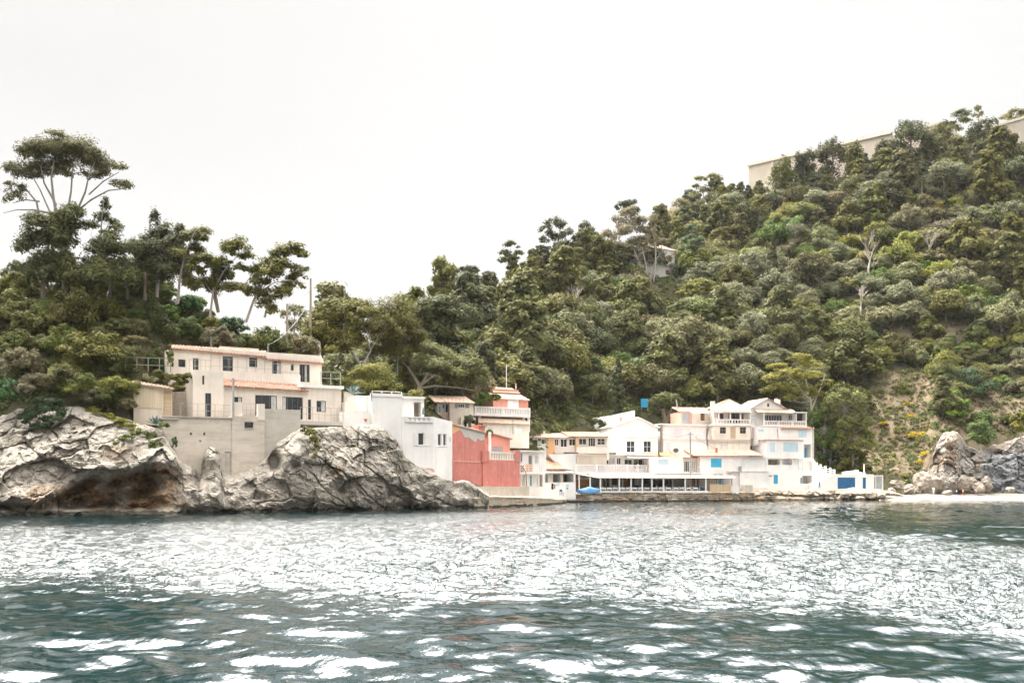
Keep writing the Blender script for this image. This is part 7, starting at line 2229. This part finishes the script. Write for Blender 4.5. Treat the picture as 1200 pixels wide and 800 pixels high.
# ================================================================ PEOPLE
def person(label, px, py, d, h, shirt, legs, rz=0.0, pose='stand', seed=1):
    """skinned figure: one continuous body mesh; clothing colours follow the body's faces, hair is a child"""
    s = h / 1.75
    J = {'pel': (0, 0, .95), 'wai': (0, 0, 1.10), 'che': (0, .0, 1.32), 'nec': (0, 0, 1.48), 'hd0': (0, -.02, 1.58), 'hd1': (0, -.02, 1.70),
         'shL': (-.17, 0, 1.42), 'elL': (-.25, -.03, 1.15), 'haL': (-.24, -.14, .92), 'shR': (.17, 0, 1.42), 'elR': (.26, -.02, 1.15), 'haR': (.27, -.12, .92),
         'hiL': (-.09, 0, .90), 'knL': (-.11, -.04, .50), 'anL': (-.12, .02, .09), 'toL': (-.13, -.14, .04), 'hiR': (.09, 0, .90), 'knR': (.11, -.02, .50), 'anR': (.12, .04, .09), 'toR': (.13, -.12, .04)}
    if pose == 'walk':
        J['knL'] = (-.10, -.2, .52); J['anL'] = (-.10, -.26, .10); J['toL'] = (-.10, -.42, .06); J['knR'] = (.1, .06, .5); J['anR'] = (.1, .32, .14); J['toR'] = (.1, .2, .05)
        J['haL'] = (-.24, .12, .98); J['haR'] = (.25, -.28, 1.02)
    if pose == 'sit':
        dz = -.47
        for k in ('pel', 'wai', 'che', 'nec', 'hd0', 'hd1', 'shL', 'elL', 'shR', 'elR', 'hiL', 'hiR'): J[k] = (J[k][0], J[k][1], J[k][2] + dz)
        for sd, sg in (('L', -1), ('R', 1)):
            J['kn' + sd] = (sg * .13, -.42, .48); J['an' + sd] = (sg * .13, -.44, .09); J['to' + sd] = (sg * .13, -.60, .04)
            J['el' + sd] = (sg * .24, -.14, .72); J['ha' + sd] = (sg * .14, -.36, .76)
    R = {'pel': .14, 'wai': .125, 'che': .15, 'nec': .06, 'hd0': .09, 'hd1': .095, 'hi': .095, 'kn': .065, 'an': .042, 'to': .035, 'sh': .07, 'el': .045, 'ha': .035}
    E = [('pel', 'wai'), ('wai', 'che'), ('che', 'nec'), ('nec', 'hd0'), ('hd0', 'hd1'), ('che', 'shL'), ('shL', 'elL'), ('elL', 'haL'), ('che', 'shR'), ('shR', 'elR'), ('elR', 'haR'),
         ('pel', 'hiL'), ('hiL', 'knL'), ('knL', 'anL'), ('anL', 'toL'), ('pel', 'hiR'), ('hiR', 'knR'), ('knR', 'anR'), ('anR', 'toR')]
    ks = list(J); me = bpy.data.meshes.new('person')
    me.from_pydata([tuple(c * s for c in J[k]) for k in ks], [(ks.index(a), ks.index(b)) for a, b in E], [])
    o = bpy.data.objects.new('person', me); COL.objects.link(o)
    m1 = o.modifiers.new('skin', 'SKIN')
    for i, k in enumerate(ks):
        r = R.get(k, R.get(k[:2])) * s
        me.skin_vertices[0].data[i].radius = (r, r)
        me.skin_vertices[0].data[i].use_root = (k == 'pel')
    o.modifiers.new('sub', 'SUBSURF').levels = 1
    bpy.context.view_layer.update()
    m2 = bpy.data.meshes.new_from_object(o.evaluated_get(bpy.context.evaluated_depsgraph_get()))
    o.modifiers.clear(); o.data = m2; bpy.data.meshes.remove(me)
    m2.materials.clear()
    for mm in (M['skin'], M[shirt], M[legs]): m2.materials.append(mm)
    top = J['nec'][2] * s - .02; hip = J['pel'][2] * s + .03
    for f in m2.polygons:
        c = f.center; f.use_smooth = True
        if c.z > top: f.material_index = 0
        elif abs(c.x) > .215 * s and c.z < J['elL'][2] * s - .02 * s and pose != 'sit': f.material_index = 0
        elif c.z > hip or (pose == 'sit' and c.z > .56 * s): f.material_index = 1
        else: f.material_index = 2
    o.location = P(px, py, d); o.rotation_euler = (0, 0, rz)
    tag(o, label, 'person')
    hb = MB(); z = J['hd1'][2] * s; yy = J['hd1'][1] * s
    hb.tube([(0, yy + .05 * s, z - .06 * s), (0, yy + .025 * s, z), (0, yy + .02 * s, z + .07 * s), (0, yy + .01 * s, z + .115 * s)], [.085 * s, .108 * s, .09 * s, .02 * s], 10)
    hb.build('hair', M['hair'], o, smooth=True)
    return o


def beach_z(px, d):
    return (d - float(ds(px))) * .085 + .12


def stand_row(px, d): return HZ - (beach_z(px, d) - .02 - HC) * F / d


person('person in a white top and blue trousers walking along the beach', 1121, stand_row(1121, 190.5), 190.5, 1.25, 'whiteplastic', 'deepblue', 1.2, 'walk')
person('person in red on the beach beside the walker in blue trousers', 1128.6, stand_row(1128.6, 191), 191, 1.25, 'redlight', 'red', -1.0, 'walk')
person('person in pale clothes standing before the largest beach boulder', 1094, stand_row(1094, 190), 190, 1.7, 'whiteplastic', 'lav', .3)
person('person in a white top and dark trousers on the path beside the boathouse', 960.2, 571.0, 182.5, 1.72, 'whiteplastic', 'deepblue', .5)
zf_ = RS.zb + .03
for px, y_, shirt, legs, lab in ((780.5, 2.3, 'redlight', 'gframe', 'person in a pink top seated at a cafe table inside the restaurant'),
                                 (806.4, 1.5, 'black', 'gframe', 'person in black seated at a cafe table before the stone panelled wall'),
                                 (769.6, 2.3, 'lightblue', 'deepblue', 'person in a pale blue shirt seated deep inside the restaurant'),
                                 (701, 2.2, 'gframe', 'gframe', 'person in dark clothes leaning over the counter behind the blue covered boat')):
    x, _ = RS.xz(px, HZ, y_); w = RS.Mx @ Vector((x, y_, 0)); w.z = zf_
    seated = px > 705
    o = person(lab, px, 576, 170, 1.74, shirt, legs, RS.yaw + (.6 if seated else 1.4), 'sit' if seated else 'stand')
    o.location = w
    if seated: item('chair', CH['grey'], w + Vector((0, .02, 0)), RS.yaw + .6, 'grey chair with a seated guest in the open restaurant', 'chair', 'occupied cafe chairs')

# ================================================================ AIR
hm = bpy.data.materials.new('sea_haze'); hm.use_nodes = True; hn = hm.node_tree
hn.nodes.remove(hn.nodes['Principled BSDF'])
pv = hn.nodes.new('ShaderNodeVolumePrincipled'); pv.inputs['Color'].default_value = (1, .97, .93, 1); pv.inputs['Density'].default_value = .00004; pv.inputs['Anisotropy'].default_value = .2
hn.links.new(pv.outputs[0], hn.nodes['Material Output'].inputs['Volume'])
hz_ = MB().box(-900, 900, -30, 640, -6, 190).build('haze', hm); tag(hz_, kind='stuff')

# ================================================================ SKY, SUN, CAMERA
w = bpy.data.worlds.new('World'); scene.world = w; w.use_nodes = True
nt = w.node_tree; bg = nt.nodes['Background']
SUN_EL, SUN_AZ = math.radians(50), math.radians(-32)     # high ahead on the left, veiled by cloud
sky = nt.nodes.new('ShaderNodeTexSky'); sky.sky_type = 'NISHITA'; sky.sun_disc = False
sky.sun_elevation = SUN_EL; sky.sun_rotation = SUN_AZ; sky.dust_density = 3.0; sky.air_density = 1.2
tc = nt.nodes.new('ShaderNodeTexCoord')
cl = noise(nt, scaled(nt, tc.outputs['Generated'], (1.6, 1.6, 4.0)), 1.3, 5, .55)
rc = ramp(nt, [(.3, (.885, .868, .845)), (.7, (1.0, .98, .95))]); nt.links.new(cl, rc.inputs[0])
sc_ = nt.nodes.new('ShaderNodeVectorMath'); sc_.operation = 'SCALE'; sc_.inputs['Scale'].default_value = 9.0
nt.links.new(rc.outputs[0], sc_.inputs[0])
# the veiled sun: a broad bright patch of cloud above the frame
dt = nt.nodes.new('ShaderNodeVectorMath'); dt.operation = 'DOT_PRODUCT'
nt.links.new(tc.outputs['Generated'], dt.inputs[0])
dt.inputs[1].default_value = (math.sin(SUN_AZ) * math.cos(SUN_EL), math.cos(SUN_AZ) * math.cos(SUN_EL), math.sin(SUN_EL))
sp_ = nt.nodes.new('ShaderNodeSeparateXYZ'); nt.links.new(tc.outputs['Generated'], sp_.inputs[0])
def srange(sock, lo, hi):
    m_ = nt.nodes.new('ShaderNodeMapRange'); m_.interpolation_type = 'SMOOTHSTEP'
    m_.inputs['From Min'].default_value = lo; m_.inputs['From Max'].default_value = hi
    nt.links.new(sock, m_.inputs['Value']); return m_.outputs['Result']
up_ = srange(sp_.outputs[2], .425, .62)
g5 = math_n(nt, 'MULTIPLY', math_n(nt, 'POWER', math_n(nt, 'MAXIMUM', dt.outputs['Value'], 0), 5), 100.0)
base_ = math_n(nt, 'ADD', math_n(nt, 'MULTIPLY', up_, 9.5), 3.55)
# a thin grey cloud bank on the left
bank = math_n(nt, 'MULTIPLY', srange(math_n(nt, 'ADD', math_n(nt, 'MULTIPLY', sp_.outputs[0], -1.0), math_n(nt, 'MULTIPLY', cl, .5)), .1, .62), srange(math_n(nt, 'ADD', sp_.outputs[2], math_n(nt, 'MULTIPLY', cl, .12)), .10, .42))
base_ = math_n(nt, 'MULTIPLY', base_, math_n(nt, 'SUBTRACT', 1.0, math_n(nt, 'MULTIPLY', bank, .16)))
gl = math_n(nt, 'ADD', math_n(nt, 'MULTIPLY', g5, srange(sp_.outputs[2], .43, .62)), base_)
nt.links.new(gl, sc_.inputs['Scale'])
mx = mixc(nt, .94, sky.outputs[0], sc_.outputs[0])
nt.links.new(mx, bg.inputs['Color'])
bg.inputs['Strength'].default_value = .11
sd = bpy.data.lights.new('Sun', 'SUN'); sd.energy = 1.5; sd.angle = math.radians(14); sd.color = (1, .95, .87)
so = bpy.data.objects.new('Sun', sd); COL.objects.link(so)
dv = Vector((math.sin(SUN_AZ) * math.cos(SUN_EL), math.cos(SUN_AZ) * math.cos(SUN_EL), math.sin(SUN_EL)))
so.rotation_euler = dv.to_track_quat('Z', 'Y').to_euler()

cam = bpy.data.cameras.new('Camera'); co = bpy.data.objects.new('Camera', cam); COL.objects.link(co); scene.camera = co
cam.sensor_width = 36; cam.lens = 36 * F / 1200; cam.shift_y = (HZ - 400) / 1200; cam.shift_x = 0
cam.clip_start = .1; cam.clip_end = 20000
co.location = (0, 0, HC); co.rotation_euler = (math.radians(90), 0, 0)
scene.view_settings.view_transform = 'Standard'; scene.view_settings.look = 'None'
scene.view_settings.exposure = 1.38; scene.view_settings.gamma = 1
scene.cycles.use_denoising = True
scene.cycles.max_bounces = 6; scene.cycles.transparent_max_bounces = 4; scene.cycles.diffuse_bounces = 3; scene.cycles.glossy_bounces = 3

# ================================================================ LABELS FOR THE WOODED SLOPE
LM = [(774, 312, 'the white hillside villa'), (884, 207, 'the near fort corner'), (1000, 172, 'the long fort wall'), (1180, 158, 'the fort bastion'), (755, 472, 'the blue boarded panel'),
      (600, 470, 'the pink terraced house'), (1018, 305, 'the leafless grey tree'), (1060, 455, 'the sapling on the bare scar'), (935, 445, 'the pale plane tree'), (652, 280, 'the tall leaning gum tree'),
      (512, 372, 'the pale forked umbrella pine'), (420, 385, 'the dark layered pine'), (858, 485, 'the brown windowed balcony house'), (1108, 428, 'the pale rounded scar tree'), (1047, 250, 'the small pale hillside roof'),
      (814, 295, 'the dark layered cedar'), (724, 440, 'the ivy dark cypress'), (1156, 208, 'the squat palm'), (998, 372, 'the smaller leafless tree'), (671, 368, 'the bleached dead trunk'),
      (1190, 540, 'the blue grey cliff'), (528, 325, 'the airy skyline gum'), (1132, 450, 'the dark cliff thicket'), (734, 245, 'the dark skyline tree'), (912, 322, 'the ochre trees'), (640, 500, 'the apricot terrace row')]
ADJ = {'oak': 'dark green rounded oak', 'olive': 'silvery grey olive tree', 'pine': 'olive green pine', 'pinedark': 'dark bluish pine', 'bright': 'yellow green broadleaf tree', 'vivid': 'fresh green laurel tree',
       'brown': 'brownish scrub oak', 'gold': 'ochre leaved tree', 'cypress': 'slim cypress'}
ORD = ['', 'second ', 'third ', 'fourth ', 'fifth ', 'sixth ', 'seventh ', 'eighth ', 'ninth ', 'tenth ', 'eleventh ', 'twelfth ', 'thirteenth ', 'fourteenth ', 'fifteenth ', 'sixteenth ', 'seventeenth ', 'eighteenth ', 'nineteenth ', 'twentieth ']


def to_px(v): return 600 + F * v.x / v.y, HZ - F * (v.z - HC) / v.y


def visible_pixels(cell=3.0):
    """depth buffer of crown points: how much of every tree shows between the others"""
    ids = []; pts = []
    items = [(o, [c.data for c in o.children if c.name.startswith('crown')][0]) for o, _, _ in TREES] + [(o, o.data) for o, _, _ in BUSH]
    cache = {}
    for i, (o, me) in enumerate(items):
        if me.name not in cache:
            v = np.empty(len(me.vertices) * 3, np.float32); me.vertices.foreach_get('co', v); cache[me.name] = v.reshape(-1, 3)[::4]
        s = np.array(o.scale); c, sn = math.cos(o.rotation_euler[2]), math.sin(o.rotation_euler[2])
        v = cache[me.name] * s
        pts.append(np.stack([v[:, 0] * c - v[:, 1] * sn + o.location.x, v[:, 0] * sn + v[:, 1] * c + o.location.y, v[:, 2] + o.location.z], 1)); ids.append(np.full(len(v), i))
    for nm, o in ((q.name, q) for q in COL.objects if q.type == 'MESH' and q.parent is None and (q.name.startswith(('hillside', 'headland', 'undergrowth')))):
        me = o.data; v = np.empty(len(me.vertices) * 3, np.float32); me.vertices.foreach_get('co', v); v = v.reshape(-1, 3)
        pts.append(v); ids.append(np.full(len(v), -1))
    for q in COL.objects:
        if q.name.startswith('crown') and q.parent is not None and q.parent.name not in {}:
            pa = q.parent
            if pa.get('label') and len(q.data.vertices) < 80000:
                me = q.data; v = np.empty(len(me.vertices) * 3, np.float32); me.vertices.foreach_get('co', v); v = v.reshape(-1, 3)[::4] + np.array(pa.location)
                pts.append(v); ids.append(np.full(len(v), -1))
    P_ = np.concatenate(pts); I = np.concatenate(ids)
    px = 600 + F * P_[:, 0] / P_[:, 1]; py = HZ - F * (P_[:, 2] - HC) / P_[:, 1]
    ok = (px > 0) & (px < 1200) & (py > 100) & (py < 620) & (P_[:, 1] > 1)
    cx = (px[ok] / cell).astype(int); cy = (py[ok] / cell).astype(int); I = I[ok]; D = P_[ok, 1]
    key = cy * 1000 + cx
    o_ = np.lexsort((D, key)); k2 = key[o_]; first = np.concatenate([[True], k2[1:] != k2[:-1]])
    win = I[o_][first]; kk = k2[first]
    hits = {}
    for i, (o, me) in enumerate(items):
        m = win == i
        n = int(m.sum())
        if n: hits[o.name] = (n, float((kk[m] % 1000).mean() + .5) * cell * n, float((kk[m] // 1000).mean() + .5) * cell * n)
    return hits


HITS = visible_pixels()


def kill(o):
    for c in list(o.children): kill(c)
    bpy.data.objects.remove(o, do_unlink=True)


sets = {}
for (o, key, r) in TREES:
    h = HITS.get(o.name)
    if not h or h[0] < 6:
        kill(o); continue
    cx, cy = h[1] / h[0], h[2] / h[0]
    dist, lm = min((math.hypot(cx - a, cy - b), n) for a, b, n in LM)
    sets.setdefault((key, lm), []).append((dist, o))
for (key, lm), arr in sets.items():
    arr.sort(key=lambda q: q[0])
    for i, (dist, o) in enumerate(arr):
        o['label'] = f"{ADJ[key]} on the slope, {ORD[min(i, 19)]}nearest to {lm}"
        o['group'] = ADJ[key].split(' ')[-1] + ' trees on the wooded slope' if key != 'cypress' else 'cypresses on the slope'
BL_ = [(76, 260, 'the tallest umbrella pine'), (52, 484, 'the dark green creeper'), (172, 465, 'the wooden shed'), (150, 330, 'the broad dark pine mass'), (188, 300, 'the tall pointed pine'), (222, 305, 'the loose leaning pine'),
       (225, 420, 'the tiled villa roof corner'), (255, 330, 'the ivy trunked pine'), (310, 345, 'the largest windswept pine'), (300, 410, 'the white roof parapet'), (110, 430, 'the greyish thicket over the pale rock'), (336, 380, 'the short dark pole')]
sets = {}
for (o, key, r) in BUSH:
    h = HITS.get(o.name)
    if not h or h[0] < 6:
        kill(o); continue
    cx, cy = h[1] / h[0], h[2] / h[0]
    dist, lm = min((math.hypot(cx - a, cy - b), n) for a, b, n in BL_)
    sets.setdefault((key, lm), []).append((dist, o))
bk = dict(BK)
for (key, lm), arr in sets.items():
    arr.sort(key=lambda q: q[0])
    for i, (dist, o) in enumerate(arr):
        o['label'] = f"{bk[key]} bush on the headland, {ORD[min(i, 19)]}nearest to {lm}"
        o['group'] = 'bushes covering the headland'
